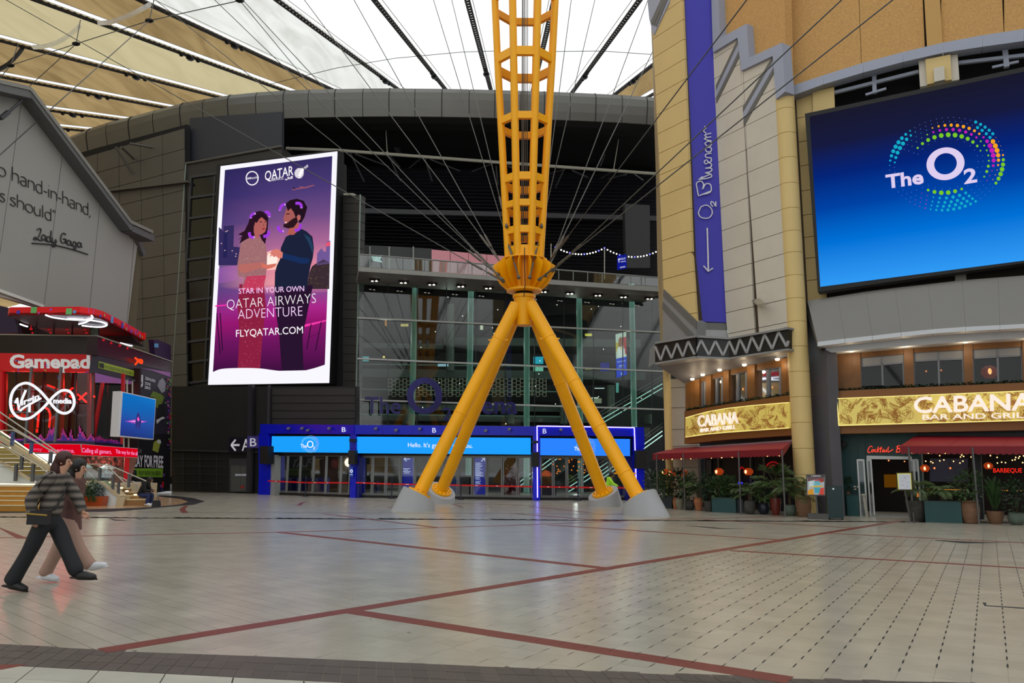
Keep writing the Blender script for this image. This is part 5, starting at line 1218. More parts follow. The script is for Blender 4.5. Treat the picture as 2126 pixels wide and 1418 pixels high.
for x, y, h, c in ((337, 1000, 12, (200, 20, 24)), (333, 1006, 6, (150, 60, 150)), (339, 983, 6, (120, 60, 160)), (335, 1012, 7, (60, 50, 130))): sp([(x, y), (x+3, y), (x+3, y+h), (x, y+h)], c, 0.1)
def ptx(s, x0, y0, x1, y1, h, c, b=0.02): tx(k, s, SP2, x0, y0, x1, y1, h, 0.12, c, b)
ptx('PLAY ZENLESS ZONE ZERO ON XBOX', 218, 764, 276, 778.5, 6.5, (26, 28, 26), 0.0)
ptx('ZENLESS', 301, 787.5, 322.5, 794, 5.5, (225, 225, 228)); ptx('ZONE', 300.5, 798, 312.5, 801, 5.5, (225, 225, 228)); ptx('ZERO', 300, 806.5, 312.5, 809, 5.5, (225, 225, 228))
ptx('PLAY', 273.5, 968, 297, 969, 23, (215, 215, 220), 0.03); ptx('FOR', 300, 969, 317, 969.7, 23.5, (215, 215, 220), 0.03); ptx('FREE', 319, 970, 339, 971, 24, (215, 215, 220), 0.03)
ptx('PLAY NOW ON XBOX', 289, 986.5, 334, 987.5, 9.5, (20, 26, 20), 0.01); ptx('NOW OUT', 286, 936, 294.5, 936.5, 3, (190, 190, 190), 0); ptx('GET IT', 287, 940, 294.5, 940.5, 3, (190, 190, 190), 0)
k.build('poster_print', PS, ven, kind='stuff', fix=True)
k = MB(); strokes(k, SP2, [[(281, 743), (288, 750), (294, 754), (295, 749), (291, 747), (285, 752), (281, 757)]], 0.05, 0.3); strokes(k, SP2, [[(287, 746), (291, 753)]], 0.04, 0.3); k.build('small_neon', glow('neon_orange', (255, 60, 20), 1.6), ven)
for x, y in ((215, 706), (231, 712), (249, 717.5), (264.5, 723)):
    k = MB(); k.ball(SP2(x, y, 0.35), 0.065); k.build('red_lamp', glow('lamp_red', (200, 30, 40), 0.7), ven)
k = MB(); pan(k, SP2, [(319, 705), (328, 705), (355, 717), (355, 751), (322, 740)], -0.5, 0.3); k.build('roof_screen_panel', M_vp, ven)
k = MB(); pixsq(k, SP2, 321, 713, 8, (96, 170, 220), -0.4, 0.05); pixsq(k, SP2, 297, 719, 3.5, (50, 110, 120), 0.2); k.build('pixel_square', PX, ven)
k = MB(); pan(k, FP, [(-60, 620), (22, 640), (40, 690), (-60, 694)], -1.0, 0.3); k.build('roof_screen_panel', M_vp, ven)
k = MB(); pan(k, FP, [(-60, 636), (200, 646), (300, 720), (203, 700), (-60, 696)], -2.4, 0.2); k.build('roof_bar_wall', mat('bar_dark', (26, 8, 12), 0.5), ven)
for i, x in enumerate((64.5, 101.5, 139, 176.5)):
    k = MB(); k.ball(FP(x, 683, -0.6), 0.07); k.beam(FP(x, 660, -0.6), FP(x, 682, -0.6), 0.03, 0.03); k.build('red_lamp', MATS['lamp_red'], ven)
    k = MB(); k.ball(FP(x+3, 691, -0.5), 0.05); k.build('red_lamp', MATS['lamp_red'], ven)
for x in (38, 75, 112, 150, 188, 205): k = MB(); k.beam(FP(x, 655, -0.1), FP(x, 697, -0.1), 0.05, 0.05); k.build('roof_post', M_black, ven)
k = MB()
for cx_, rx in ((58, 17), (95, 17), (131, 16), (168, 16)): strokes(k, FP, [[(cx_-rx, 655), (cx_-rx*0.9, 665), (cx_, 673), (cx_+rx*0.9, 665), (cx_+rx, 655)]], 0.025, -0.3)
k.build('hanging_hoops', mat('hoop_pink', (120, 30, 60), 0.4), ven, kind='stuff')
k = MB(); pan(k, FP, rect(188, 679, 203, 697), 0.05, 0.1); k.build('roof_poster', mat('poster_mix', (70, 74, 60), 0.5, noise=0.6, nscale=6), ven)
# canopy ring
zc = D(100, 654, 34.6).z
lowp = [(-30, 655), (10, 657), (16, 656), (19, 654), (100, 653.5), (165, 653), (190, 656), (212, 662), (243, 677), (275, 693), (296, 705), (302, 705)]
upp = [(-30, 641), (10, 641), (16, 640), (19, 639.5), (100, 638.5), (178, 638), (192, 639.5), (214, 646), (246, 662), (278, 678), (299, 688), (304, 691)]
LP = [G(x, y, zc) for x, y in lowp[2:]]; h0 = 0.34
k = MB(); back = [LP[-1]+V3(-1.5, 2.0, 0), LP[0]+V3(-1, 6, 0)]
can = thing('pixel_canopy', LP[3], 'rounded red roof canopy sprinkled with coloured pixel squares', 'canopy')
def outw(i): a = LP[max(i-1, 0)]; b = LP[min(i+1, len(LP)-1)]; t = (b-a).normalized(); return V3(t.y, -t.x, 0)
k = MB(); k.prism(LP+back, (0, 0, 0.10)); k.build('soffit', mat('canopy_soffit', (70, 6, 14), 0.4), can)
k = MB(); hh = [(D(u[0], u[1], LP[i].y).z-zc) for i, u in enumerate(upp[2:])]; hm = sum(hh)/len(hh)
for i in range(len(LP)-1):
    a, b = LP[i], LP[i+1]; k.prism([a, b, b+V3(0, 0, hm), a+V3(0, 0, hm)], -outw(i)*0.08)
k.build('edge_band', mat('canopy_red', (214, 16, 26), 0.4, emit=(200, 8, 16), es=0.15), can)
k = MB(); random.seed(8)
pos = [(0.06, 2, .5), (0.12, 3, .9), (0.15, 1, .35), (0.2, 5, .3), (0.27, 3, .9), (0.30, 0, .45), (0.36, 1, .8), (0.42, 2, .35), (0.45, 6, .4), (0.53, 0, 1.0), (0.545, 2, .4), (0.62, 4, .4), (0.66, 2, .9), (0.685, 6, .4), (0.72, 6, .45), (0.73, 1, .4), (0.78, 5, .6), (0.80, 2, .3), (0.84, 1, .6), (0.88, 2, .5), (0.91, 4, .4), (0.93, 0, .5), (0.97, 6, .5), (0.75, 5, .4), (0.86, 5, .3)]
Lc = [0]
for i in range(1, len(LP)): Lc.append(Lc[-1]+(LP[i]-LP[i-1]).length)
def onband(u, z):
    t = u*Lc[-1]; i = max(j for j in range(len(Lc)) if Lc[j] <= t+1e-9); i = min(i, len(LP)-2); f = (t-Lc[i])/(Lc[i+1]-Lc[i])
    return LP[i].lerp(LP[i+1], f)+outw(i)*0.012+V3(0, 0, z)
for u, c, s in pos:
    sz = s*hm*0.85; z = random.uniform(0, hm-sz); du = sz/Lc[-1]; a, b = onband(u, z), onband(u+du, z); k.prism([a, b, b+V3(0, 0, sz), a+V3(0, 0, sz)], (0, 0.006, 0), cols8[c])
k.build('pixel_square', PX, can, kind='stuff')
LEDW = glow('led_white', (235, 240, 255), 3)
for l in ([(95, 654), (110, 659), (140, 663), (175, 664), (192, 660), (190, 655)], [(164, 673), (180, 668), (192, 661)], [(170, 676), (200, 679), (215, 678), (222, 674), (208, 668), (170, 663), (140, 662)], [(42, 673), (50, 676), (57, 678)], [(250, 712), (268, 717), (275, 718)]):
    k = MB(); k.tube([G(x, y, zc-0.06) for x, y in smooth_line(l, 3)], 0.035, 6); k.build('led_tube', LEDW, can)
# loop sign of white tube
inf = thing('loop_sign', FP(100, 880, 0.8), 'white figure-of-eight tube sign with two white words, on the venue glass', 'sign')
NW = glow('neon_white', (250, 250, 255), 1.0)
loop = [(905, 825), (830, 740), (740, 640), (600, 530), (470, 490), (330, 540), (230, 660), (193, 830), (218, 990), (300, 1100), (420, 1150), (560, 1130), (700, 1030), (800, 940), (905, 825), (990, 730), (1100, 645), (1200, 622), (1300, 660), (1355, 760), (1362, 880), (1310, 990), (1210, 1045), (1100, 1025), (1000, 945), (905, 825)]
k = MB(); strokes(k, FP, [z7(loop)], 0.065, 0.8, 8); k.build('tube_loop', NW, inf)
k = MB(); strokes(k, FP, [z7([(280, 860), (315, 768), (345, 975), (400, 800), (475, 620)])], 0.055, 0.85, 6, sm=False); strokes(k, FP, [z7([(365, 1005), (450, 935), (560, 875), (755, 768)]), z7([(545, 860), (540, 1025)])], 0.05, 0.85)
tx(k, 'irgin', FP, 389/8.861, 740+905/8.861, 715/8.861, 740+778/8.861, 12, 0.82, None, 0.02, 0.04); k.build('word', NW, inf)
k = MB(); tx(k, 'media', FP, 978/8.861, 740+862/8.861, 1312/8.861, 740+866/8.861, 11, 0.82, None, 0.02, 0.04); k.build('word', NW, inf)
for a, b in (((66, 762), (52, 922)), ((127, 762), (114, 918)), ((45, 800), (44, 850)), ((83, 812), (81, 856)), ((138, 812), (135, 858)), ((34, 808.5), (84, 808.5)), ((24, 832.5), (155, 834)), ((28, 856), (78, 856))):
    k = MB(); w = 0.10 if abs(a[0]-b[0]) > 10 and abs(a[1]-b[1]) > 100 else 0.045; k.beam(FP(*a, 0.6), FP(*b, 0.6), w, w); k.build('support_bar', mat('bar_grey', (110, 112, 116), 0.4, 0.4), inf)
# pixel crowd film along the foot of the glass
k = MB(); random.seed(31)
hts = []
for i in range(104):
    x = 2+i*2.45
    hgt = 8
    for c, a, w in ((20, 13, 12), (60, 9, 10), (83, 14, 7), (103, 34, 9), (111, 30, 5), (129, 27, 5), (134, 18, 6), (146, 27, 5), (164, 32, 5), (170, 22, 8), (188, 16, 8), (205, 12, 12), (230, 5, 20)): hgt += a*max(0, 1-abs(x-c)/w)
    n = int(hgt*0.75/2.4)
    for j in range(-2, n+1):
        y = 918-j*2.4; c = (34, 24, 58) if j < 1 else (88, 44, 170) if j < n*0.6+random.choice([-1, 0, 0, 1]) else (206, 52, 160)
        pl = FP if x < 198 else SP2; yy = y+(x-170)*0.08 if x > 170 else y
        k.poly(pl.pts([(x, yy), (x+2.45, yy), (x+2.45, yy-2.4), (x, yy-2.4)], 0.12), c)
k.build('pixel_film', PX, ven, kind='stuff', fix=False)
# red led ticker
TK1, TK2 = Plp(40, 33.6, 170, 34.0), Plp(170, 34.0, 286, 37.0)
tk = thing('led_ticker', TK1(160, 950), 'long red led ticker band with pale pink words above the stairs', 'screen')
for pl, q in ((TK1, [(50, 920.5), (170, 921.5), (170, 946), (50, 938)]), (TK2, [(170, 921.5), (286, 931), (285, 950.5), (170, 946)])):
    k = MB(); pan(k, pl, q, 0, 0.25); k.build('casing', mat('ticker_frame', (200, 150, 160), 0.4), tk)
    c = [((q[0][0]), q[0][1]+1.2), (q[1][0], q[1][1]+1.2), (q[2][0], q[2][1]-1.2), (q[3][0], q[3][1]-1.2)]
    k = MB(); k.poly(pl.pts(c, 0.015), (214, 0, 24)); 
    if pl is TK1: tx(k, 'experience.', pl, 100, 938, 155, 940, 8.5, 0.03, (246, 130, 190), 0.01); tx(k, 'way', pl, 68, 935, 88, 936, 7, 0.03, (226, 90, 140), 0.0)
    else: tx(k, 'Calling all gamers.', pl, 170, 939, 232, 942.5, 9, 0.03, (250, 140, 200), 0.012); tx(k, 'This way for the all', pl, 240, 941, 286, 945.5, 8, 0.03, (250, 140, 200), 0.012)
    k.build('display', DISP, tk, fix=False)
# shop below the ticker
SH = Plp(100, 36.6, 290, 38.6)
shp = thing('shopfront', SH(200, 1000), 'low glazed shopfront under the red ticker with white parasol canopies inside', 'shopfront')
k = MB(); pan(k, SH, [(130, 940), (286, 948), (262, 1030), (130, 1030)], -2.5, 0.2); k.build('shop_back_wall', mat('shop_wall', (118, 84, 76), 0.7, noise=0.35, nscale=1.5), shp)
for x0, x1 in ((150, 206), (207, 234), (235, 260)): k = MB(); k.poly(SH.pts([(x0, 946), (x1, 948), (x1, 1002), (x0, 1002)])); k.build('pane', glassmat('shop_glass', (220, 225, 220), 0.04), shp, fix=False)
k = MB(); pan(k, SH, [(259, 950), (269, 951), (267, 1000), (257, 998)], 0.1, 0.3); k.build('red_column', M_vr, shp)
for cx_, y in ((176, 966), (221, 969)):
    k = MB(); k.lathe(SH(cx_, y, -1.0), [(0.42, -0.12), (0.42, -0.1), (0.05, 0.12), (0.001, 0.16)], 4); k.tube([SH(cx_, y, -1.0), SH(cx_, y+32, -1.0)], 0.02, 6); k.build('parasol', mat('parasol_white', (222, 232, 236), 0.6, emit=(200, 215, 225), es=0.3), shp)
k = MB(); k.prism(SH.pts([(158, 962), (168, 960), (172, 985), (158, 985)], -1.6), -SH.n*0.1); k.build('white_panel', mat('panel_w', (190, 196, 196), 0.6), shp)
k = MB(); pan(k, SH, [(208, 982), (226, 984), (226, 1000), (208, 1000)], -0.9, 0.3); k.build('dark_counter', mat('counter_dark', (40, 42, 46), 0.5), shp)
k = MB(); tx(k, 'O', SH, 209, 990, 216, 990.5, 8, 0.05); tx(k, 'GNIL', SH, 217, 983, 243, 985, 6, 0.05); tx(k, 'zeliss', SH, 216, 991, 230, 991.5, 3, 0.05); k.build('glass_writing', mat('glass_print', (200, 220, 220), 0.5, emit=(180, 200, 200), es=0.2), shp)
k = MB(); random.seed(2)
for i in range(70): p = SH(random.uniform(180, 255), random.uniform(948, 968), -2.2); k.ball(p, random.uniform(0.05, 0.11), 5, 3)
k.build('flower_garland', mat('garland_rose', (150, 70, 66), 0.7, island=0.4), shp, kind='stuff')
lw_ = bpy.data.lights.new('shop_light', 'POINT'); lw_.energy = 60; lw_.color = (1, 0.8, 0.65); lw_.shadow_soft_size = 0.3
o = bpy.data.objects.new('shop_light', lw_); COL.objects.link(o); o.parent = shp; o.location = SH(215, 955, -1.2)-WL[shp]
# blue poster lightbox
LB = Plp(244, 36.3, 325, 38.6)
lb = thing('poster_lightbox', LB(285, 912), 'blue lit poster box with a pink glow, on white rods by the corner', 'poster')
k = MB(); pan(k, LB, [(250, 812), (324, 828.5), (318.5, 913), (244.5, 906)], 0, 0.45); k.build('casing', mat('box_white', (215, 215, 220), 0.4), lb)
k = MB(); g4 = [((14, 110, 190), (20, 116, 196)), ((20, 100, 180), (24, 96, 176)), ((40, 70, 160), (40, 80, 160)), ((36, 50, 120), (30, 60, 130))]
qa = [(255.5, 815), (323, 830), (318, 911), (249.5, 904)]
def LU(u, v): a = Vector(qa[0]).lerp(Vector(qa[1]), u); b = Vector(qa[3]).lerp(Vector(qa[2]), u); return LB(*a.lerp(b, v), 0.012)
for j in range(3): k.gpoly([LU(0, j/3), LU(1, j/3), LU(1, (j+1)/3), LU(0, (j+1)/3)], [g4[j][0], g4[j][1], g4[j+1][1], g4[j+1][0]])
def lp(poly, c, o): k.poly([LU(u, v)+LB.n*o for u, v in poly], c)
lp([(0.1, 0.66), (0.4, 0.58), (0.8, 0.58), (0.55, 0.66), (0.4, 0.68)], (150, 70, 190), 0.01); lp([(0.2, 0.65), (0.42, 0.60), (0.72, 0.60), (0.5, 0.645)], (240, 150, 220), 0.015)
lp([(0.42, 0.62), (0.46, 0.42), (0.5, 0.4), (0.56, 0.5), (0.6, 0.62), (0.55, 0.85), (0.5, 0.7), (0.45, 0.86)], (50, 50, 120), 0.02); lp([(0.46, 0.56), (0.5, 0.5), (0.54, 0.58), (0.5, 0.62)], (250, 90, 200), 0.025)
k.build('display', DISP, lb, fix=False)
for x, y0, y1 in ((264, 786, 816), (275, 789, 818), (257, 906, 930), (267, 908, 932)): k = MB(); k.tube([LB(x, y0, -0.2), LB(x, y1, -0.2)], 0.035, 6); k.build('rod', M_pipe, lb)
for x, y in ((264, 786), (275, 789)): k = MB(); k.beam(LB(x-3, y, -0.2), LB(x+4, y+1, -0.2), 0.1, 0.08); k.build('rod_bracket', M_brace, lb)
# ================================================================ STAIRS
M_gold = mat('stair_gold', (176, 122, 40), 0.35, noise=0.18, nscale=2.0); M_nos = mat('stair_nosing', (206, 190, 150), 0.35); M_ww = mat('stair_white', (212, 216, 214), 0.5)
M_trav = mat('travertine', (190, 172, 138), 0.5, noise=0.08, nscale=2); M_post = mat('stair_post', (92, 92, 92), 0.35, 0.4)
GLOWW = glow('strip_warm', (255, 236, 190), 2.5)
st = thing('wide_stair', G(20, 1059.6), 'wide golden stair with bright nosings at the left edge, behind the walkers', 'stair')
ys = [1059.6, 1049, 1038.6, 1029.2, 1019.2, 1008.6]
Ys = [27.6+0.34*i for i in range(6)]
zb = 0.0
for i in range(5):
    Y = Ys[i]; zt_ = D(40, ys[i+1], Y).z; a = plan(-60, Y); b = plan(100, Y)
    k = MB(); k.prism([V3(a.x, a.y, zb), V3(b.x, b.y, zb), V3(b.x, b.y, zt_-0.03), V3(a.x, a.y, zt_-0.03)], (0, 0.9 if i < 4 else 3.0, 0)); s = k.build('riser', M_gold, st)
    k = MB(); k.prism([V3(a.x, a.y-0.02, zt_-0.03), V3(b.x, b.y-0.02, zt_-0.03), V3(b.x, b.y-0.02, zt_), V3(a.x, a.y-0.02, zt_)], (0, 0.95 if i < 4 else 3.0, 0)); k.build('tread', M_nos, st)
    zb = zt_
zl = zb
k = MB(); k.tube([D(-30, 1004.3, 29.2), D(74, 1005.6, 29.2)], 0.02, 6); k.build('light_strip', GLOWW, st)
WSP = Plp(-40, 30.4, 90, 30.4)
k = MB(); pan(k, WSP, [(-40, 950), (0, 960), (70, 1002), (70, 1006), (-40, 1006)], 0, 0.3); k.build('white_string', M_ww, st)
USP = Plp(-40, 32.0, 140, 32.0)
for i in range(7):
    y = 985-i*8.5; k = MB(); x1 = 108-i*13; x0 = -40; off = -i*0.33
    k.prism([USP(x0, y, off), USP(x1, y, off), USP(x1, y-6.8, off), USP(x0, y-6.8, off)], -USP.n*0.5); k.build('riser', mat('stair_olive', (150, 132, 66), 0.4, noise=0.15, nscale=2), st)
    k = MB(); k.prism([USP(x0, y-6.8, off+.02), USP(x1, y-6.8, off+.02), USP(x1, y-8.0, off+.02), USP(x0, y-8.0, off+.02)], -USP.n*0.6); k.build('tread', M_nos, st)
for l, w, m in (([(0, 909), (104, 973)], 0.16, M_trav), ([(0, 922), (75, 970)], 0.05, M_nos), ([(0, 958), (70, 999)], 0.08, M_trav)):
    k = MB(); k.beam(WSP(*l[0], 0.1), WSP(*l[1], 0.1), w, w); k.build('string_edge', m, st)
k = MB(); k.prism(WSP.pts([(-10, 890), (100, 960), (102, 968), (-10, 903)], -0.1), -WSP.n*0.08); k.build('glass_side', mat('green_glass', (128, 142, 112), 0.2), st)
k = MB(); k.tube([WSP(-10, 888, 0.1), WSP(1, 895, 0.1), WSP(98, 961, 0.1)], 0.022, 6); k.build('light_strip', GLOWW, st)
k = MB(); k.tube([WSP(0, 929, -0.5), WSP(24, 929.5, -0.5)], 0.02, 6); k.build('light_strip', GLOWW, st)
for l in ([(-10, 849), (157, 964), (172, 964)], [(-10, 866), (60, 908), (118, 943)], [(28, 893), (75, 918), (118, 943)], [(0, 894), (28, 893)], [(0, 920), (78, 965), (104, 985)]):
    k = MB(); k.tube([WSP(x, y, 0.25) for x, y in l], 0.028, 6); k.build('handrail', mat('rail_steel', (178, 172, 158), 0.3, 0.5), st)
for x, y0, y1, m in ((33, 964, 999, 0), (68, 964, 1000, 0), (26, 896, 925, 1), (65, 918, 942, 1), (105, 938, 962, 0), (45, 945, 975, 0)):
    k = MB(); k.beam(WSP(x+1, y0, 0.2), WSP(x-1, y1, 0.2), 0.10, 0.10); k.build('post', M_post if m == 0 else mat('post_blue', (66, 80, 120), 0.4), st)
for y in (955, 962, 969): k = MB(); k.tube([WSP(0, y, 0.15), WSP(95, y+3, 0.15)], 0.008, 5); k.build('guard_wire', M_post, st)
# landing wall and the side stair
LWp = Plp(120, 31.9, 262, 31.9)
ss = thing('side_stair', base(LWp, 250), 'short stone side stair with steel handrail, rising left from the marble apron', 'stair')
k = MB(); a = base(LWp, 118); b = base(LWp, 243.5); k.prism([a, b, LWp(243.5, 1031), LWp(207, 1001), LWp(118, 1001)], (0, 0.5, 0)); k.build('white_flank', M_ww, ss)
k = MB(); k.prism(LWp.pts([(118, 998.5), (208, 998.5), (250, 1030.5), (243, 1033), (206, 1001.5), (118, 1001.5)], 0.04), (0, 0.6, 0)); k.build('coping', M_trav, ss)
k = MB(); k.prism([base(LWp, 243.5, 0.05), base(LWp, 259.5, 0.05), LWp(259.5, 1031.5, 0.05), LWp(243.5, 1031.5, 0.05)], (0, 0.7, 0)); k.build('pier', M_trav, ss)
for i, (x0, x1, y0, y1) in enumerate(((258, 309, 1038.5, 1047), (256, 294, 1030.2, 1037.6), (248, 278, 1023, 1029.4), (236, 263, 1015, 1022.2), (228, 248, 1007, 1014.2))):
    off = -0.1-0.34*i; k = MB(); a, b, c, d = LWp(x0, y0, off), LWp(x1, y0, off), LWp(x1, y1, off), LWp(x0, y1, off)
    if i == 0: c.z = 0; d.z = 0
    else: c.z -= 0.05; d.z -= 0.05
    k.prism([a, b, c, d], (0, 0.42, 0)); k.build('riser', mat('riser_brown', (150, 108, 62), 0.4, noise=0.1, nscale=2), ss)
    k = MB(); k.prism([a+V3(0, -.02, 0), b+V3(0, -.02, 0), b+V3(0, -.02, 0.035), a+V3(0, -.02, 0.035)], (0, 0.45, 0)); k.build('tread', M_nos, ss)
for x, y in ((252, 1013), (263.5, 1019.5), (281, 1027)): k = MB(); k.ball(LWp(x, y, -0.3), 0.05, 6, 4, (1.6, 1, .6)); k.build('step_light', GLOWW, ss)
k = MB(); k.tube([LWp(220, 1002, -0.5), LWp(229, 1002, -0.5)], 0.03, 6); k.build('step_light', GLOWW, ss)
RSt = MATS['rail_steel']
for l in ([(118, 964), (207, 964), (227, 966), (312, 1002.5), (317, 1002.5), (316.7, 1007)], [(224, 968.5), (261, 1005)], [(255, 1001.5), (293, 1001.5)], [(268, 999), (278, 1000), (283, 1005), (284, 1018)], [(182, 979), (200, 997)], [(248, 990), (270, 1001)]):
    k = MB(); k.tube([LWp(x, y, -0.2) for x, y in l], 0.026, 6); k.build('handrail', RSt, ss)
for x, y0, y1 in ((206.8, 971, 999.6), (234.6, 986, 1020), (246, 999.6, 1031.6), (267.5, 984, 1012)):
    k = MB(); k.beam(LWp(x+.6, y0, -0.1), LWp(x-.6, y1, -0.1), 0.085, 0.085); k.build('post', M_post, ss)
k = MB(); k.poly(LWp.pts([(207, 966), (234, 980), (234, 1014), (207, 998)], -0.12)); k.build('guard_glass', M_bal, ss, fix=False)
k = MB(); k.poly(LWp.pts([(120, 966), (206, 966), (206, 998), (120, 998)], -0.12)); k.build('guard_glass', M_bal, ss, fix=False)
# platform behind
k = MB(); a = LWp(228, 1000).x; k.box((a-2.3, 34.4, zl/2-0.01), (4.6, 3.6, zl-0.05)); k.build('landing', M_trav, ss)
# ================================================================ CREAM TOWER AND RESTAURANT (right wall)
KR = 1.10
def Kp(a, b): return Pl((a[0]*KR, a[1]*KR), (b[0]*KR, b[1]*KR))
T2 = Kp((7.63, 27.96), (9.02, 25.5)); T1 = Kp((5.54, 29.45), (6.35, 28.2)); TB = Kp((6.35, 28.2), (7.63, 27.96)); T0 = Kp((5.54, 29.45), (5.80, 33.5))
RP = Kp((10.5, 25.4), (15.05, 22.9))
def Kl(x0, Y0, x1, Y1): return Plp(x0, Y0*KR, x1, Y1*KR)
M_cr = mat('cream_panel', (214, 187, 126), 0.6, noise=0.035, nscale=0.7, island=0.015); M_wp = mat('offwhite_panel', (205, 198, 184), 0.6, noise=0.05, nscale=0.8, island=0.015)
M_lv = mat('lavender_trim', (158, 164, 182), 0.5); M_gr = mat('zone_grey', (138, 138, 138), 0.5); M_gd = mat('stripe_grey', (104, 103, 100), 0.5)
M_st = mat('stucco_tan', (200, 154, 94), 0.85, noise=0.16, nscale=14, bump=0.6, bscale=26)
wr = thing('wall_right', (9, 28, 0), kind='structure')
def uz(pl, p): return ((Vector((p.x, p.y))-pl.A).dot(Vector((pl.u.x, pl.u.y))), p.z)
def wz(pl, u, z, off=0.0): a = pl.A+Vector((pl.u.x, pl.u.y))*u; return V3(a.x, a.y, z)+pl.n*off
def clad(pl, polys, zl_, ul, m, off=0.0, th=0.12, gap=0.012, name='cladding_panel', parent=None):
    for poly in polys:
        reg = ccw([uz(pl, p) for p in pl.pts(poly)])
        for i in range(len(ul)-1):
            for j in range(len(zl_)-1):
                q = [(ul[i]+gap, zl_[j]+gap), (ul[i+1]-gap, zl_[j]+gap), (ul[i+1]-gap, zl_[j+1]-gap), (ul[i]+gap, zl_[j+1]-gap)]
                q = clip(q, reg)
                if len(q) < 3 or area(q) < 0.01: continue
                k = MB(); k.prism([wz(pl, a, b, off) for a, b in q], -pl.n*th); k.build(name, m, parent or wr, fix=True)
zL = sorted([T2(1619, y).z for y in (226, 278, 330, 384, 436.5, 484, 529, 576.5, 624, 672)]); dz = (zL[-1]-zL[0])/9
zL = [zL[0]-dz*i for i in range(12, 0, -1)]+zL+[zL[-1]+dz*i for i in range(1, 14)]
bk = mat('joint_brown', (74, 62, 48), 0.9)
u2 = [-0.3, uz(T2, T2(1561, 550))[0], 3.5]
white = [[(1480, 109), (1531, 79), (1538, 147), (1541, 190), (1567, 694), (1513, 706), (1508, 669), (1501, 533)], [(1538, 147), (1604, 116), (1611, 205), (1636, 678), (1567, 694), (1541, 190)]]
clad(T2, white, zL, u2, M_wp)
for p in white: k = MB(); pan(k, T2, p, -0.08, 1.5); k.build('wall_core', bk, wr)
yel = [[(1343, -90), (1355, 73), (1369, 338), (1375, 533), (1378, 601), (1446, 668), (1437, 533), (1427.6, 278), (1413, -90)]]
yel = [[(1350, -90), (1355, 73), (1369, 338), (1437, 533), (1427.6, 278), (1413, -90)], [(1369, 338), (1375, 533), (1378, 601), (1446, 668), (1437, 533)]]
clad(T1, yel, zL, [-2, 3], M_cr)
for p in yel: k = MB(); pan(k, T1, p, -0.08, 1.0); k.build('wall_core', bk, wr)
k = MB(); a = [(1345, -90), (1354, 105), (1362, 376), (1365, 560), (1371, 712), (1376, 712), (1378, 601), (1375, 533), (1369, 338), (1355, 73), (1350, -90)]
k.prism([T1(x, y, -0.02-(0.9 if i < 5 else 0)) for i, (x, y) in enumerate(a)], (0.1, 0.3, 0)); k.build('tower_return', mat('return_tan', (166, 146, 104), 0.6), wr)
# blue banner with its white script
bn = thing('blue_banner', TB(1470, 668, 0.15), 'tall violet blue banner with white handwriting and a down arrow on the cream tower', 'banner')
k = MB(); pan(k, TB, [(1411, -110), (1415.6, 0), (1427.6, 278), (1437, 533), (1446, 667), (1509, 670), (1501, 533), (1478.4, 0), (1472, -110)], 0.15, 0.5); k.build('panel', mat('banner_blue', (52, 44, 172), 0.45), bn)
def z3(l): return [(1326+x/2.6575, y/2.6575) for x, y in l]
MWs = mat('script_white', (222, 222, 232), 0.5)
B_ = Pl(TB.A+Vector((TB.n.x, TB.n.y))*0.2, TB.B+Vector((TB.n.x, TB.n.y))*0.2)
scr = [[(345, 1140), (330, 1175), (345, 1200), (385, 1203), (405, 1180), (400, 1150), (375, 1132), (345, 1140)],
       [(410, 1140), (398, 1125), (402, 1112), (415, 1122), (425, 1140), (425, 1112)],
       [(335, 1080), (385, 1060), (395, 1055)], [(330, 1082), (322, 1040), (320, 1010), (345, 1000), (358, 1020), (352, 1045)], [(356, 1040), (370, 1015), (395, 1018), (400, 1050), (385, 1066), (352, 1072)],
       [(330, 990), (375, 985), (402, 975), (398, 960)], [(352, 975), (340, 985), (395, 962)],
       [(398, 960), (372, 955), (368, 952)], [(368, 955), (400, 945), (400, 930), (368, 928)], [(368, 930), (398, 922), (402, 905)],
       [(402, 905), (385, 898), (370, 905), (362, 892), (375, 882), (385, 895), (400, 890), (400, 872)], [(400, 872), (372, 868), (368, 856), (376, 850), (402, 846)],
       [(375, 838), (368, 822), (385, 812), (402, 820), (395, 838), (375, 838)], [(375, 805), (366, 790), (385, 780), (402, 788), (395, 806), (375, 805)], [(385, 812), (380, 806)],
       [(402, 778), (368, 770), (366, 762), (400, 755)], [(375, 755), (364, 745), (400, 735)], [(372, 735), (358, 722), (372, 705), (362, 698)]]
k = MB(); strokes(k, B_, [z3(l) for l in scr], 0.026, 0.04, 5); k.build('script_lettering', MWs, bn)
k = MB(); strokes(k, B_, [z3([(378, 1258), (383, 1416)]), [(1470, 530), (1470.5, 562)], [(1460.5, 552), (1470.5, 563.5), (1480, 557)]], 0.032, 0.04, 6, sm=False); k.build('arrow', MWs, bn)
# trims, zig-zag coping, stripes
for l in ([(1478, -60), (1492, 4)], ): pass
out = [(1486, -100), (1492, 4), (1495, 79), (1550, 49), (1555, 120), (1623, 88.5), (1630, 190)]; inn_ = [(1474, -100), (1480, 108), (1480, 109), (1531, 78), (1538.6, 147), (1604, 116), (1611, 206)]
for i in range(len(out)-1):
    k = MB(); pan(k, T2, [inn_[i], out[i], out[i+1], inn_[i+1]], 0.12, 0.5); k.build('zigzag_coping', M_lv, wr)
def stripes3(q):   # q: tl, tr, br, bl of a slanted band
    a, b, c, d = [Vector(p) for p in q]
    for t0, t1, m in ((0, 0.3, M_gd), (0.3, 0.68, M_lv), (0.68, 1, M_gd)):
        k = MB(); pan(k, T2, [tuple(a.lerp(d, t0)), tuple(b.lerp(c, t0)), tuple(b.lerp(c, t1)), tuple(a.lerp(d, t1))], 0.03, 0.05); k.build('slanted_stripe', m, wr)
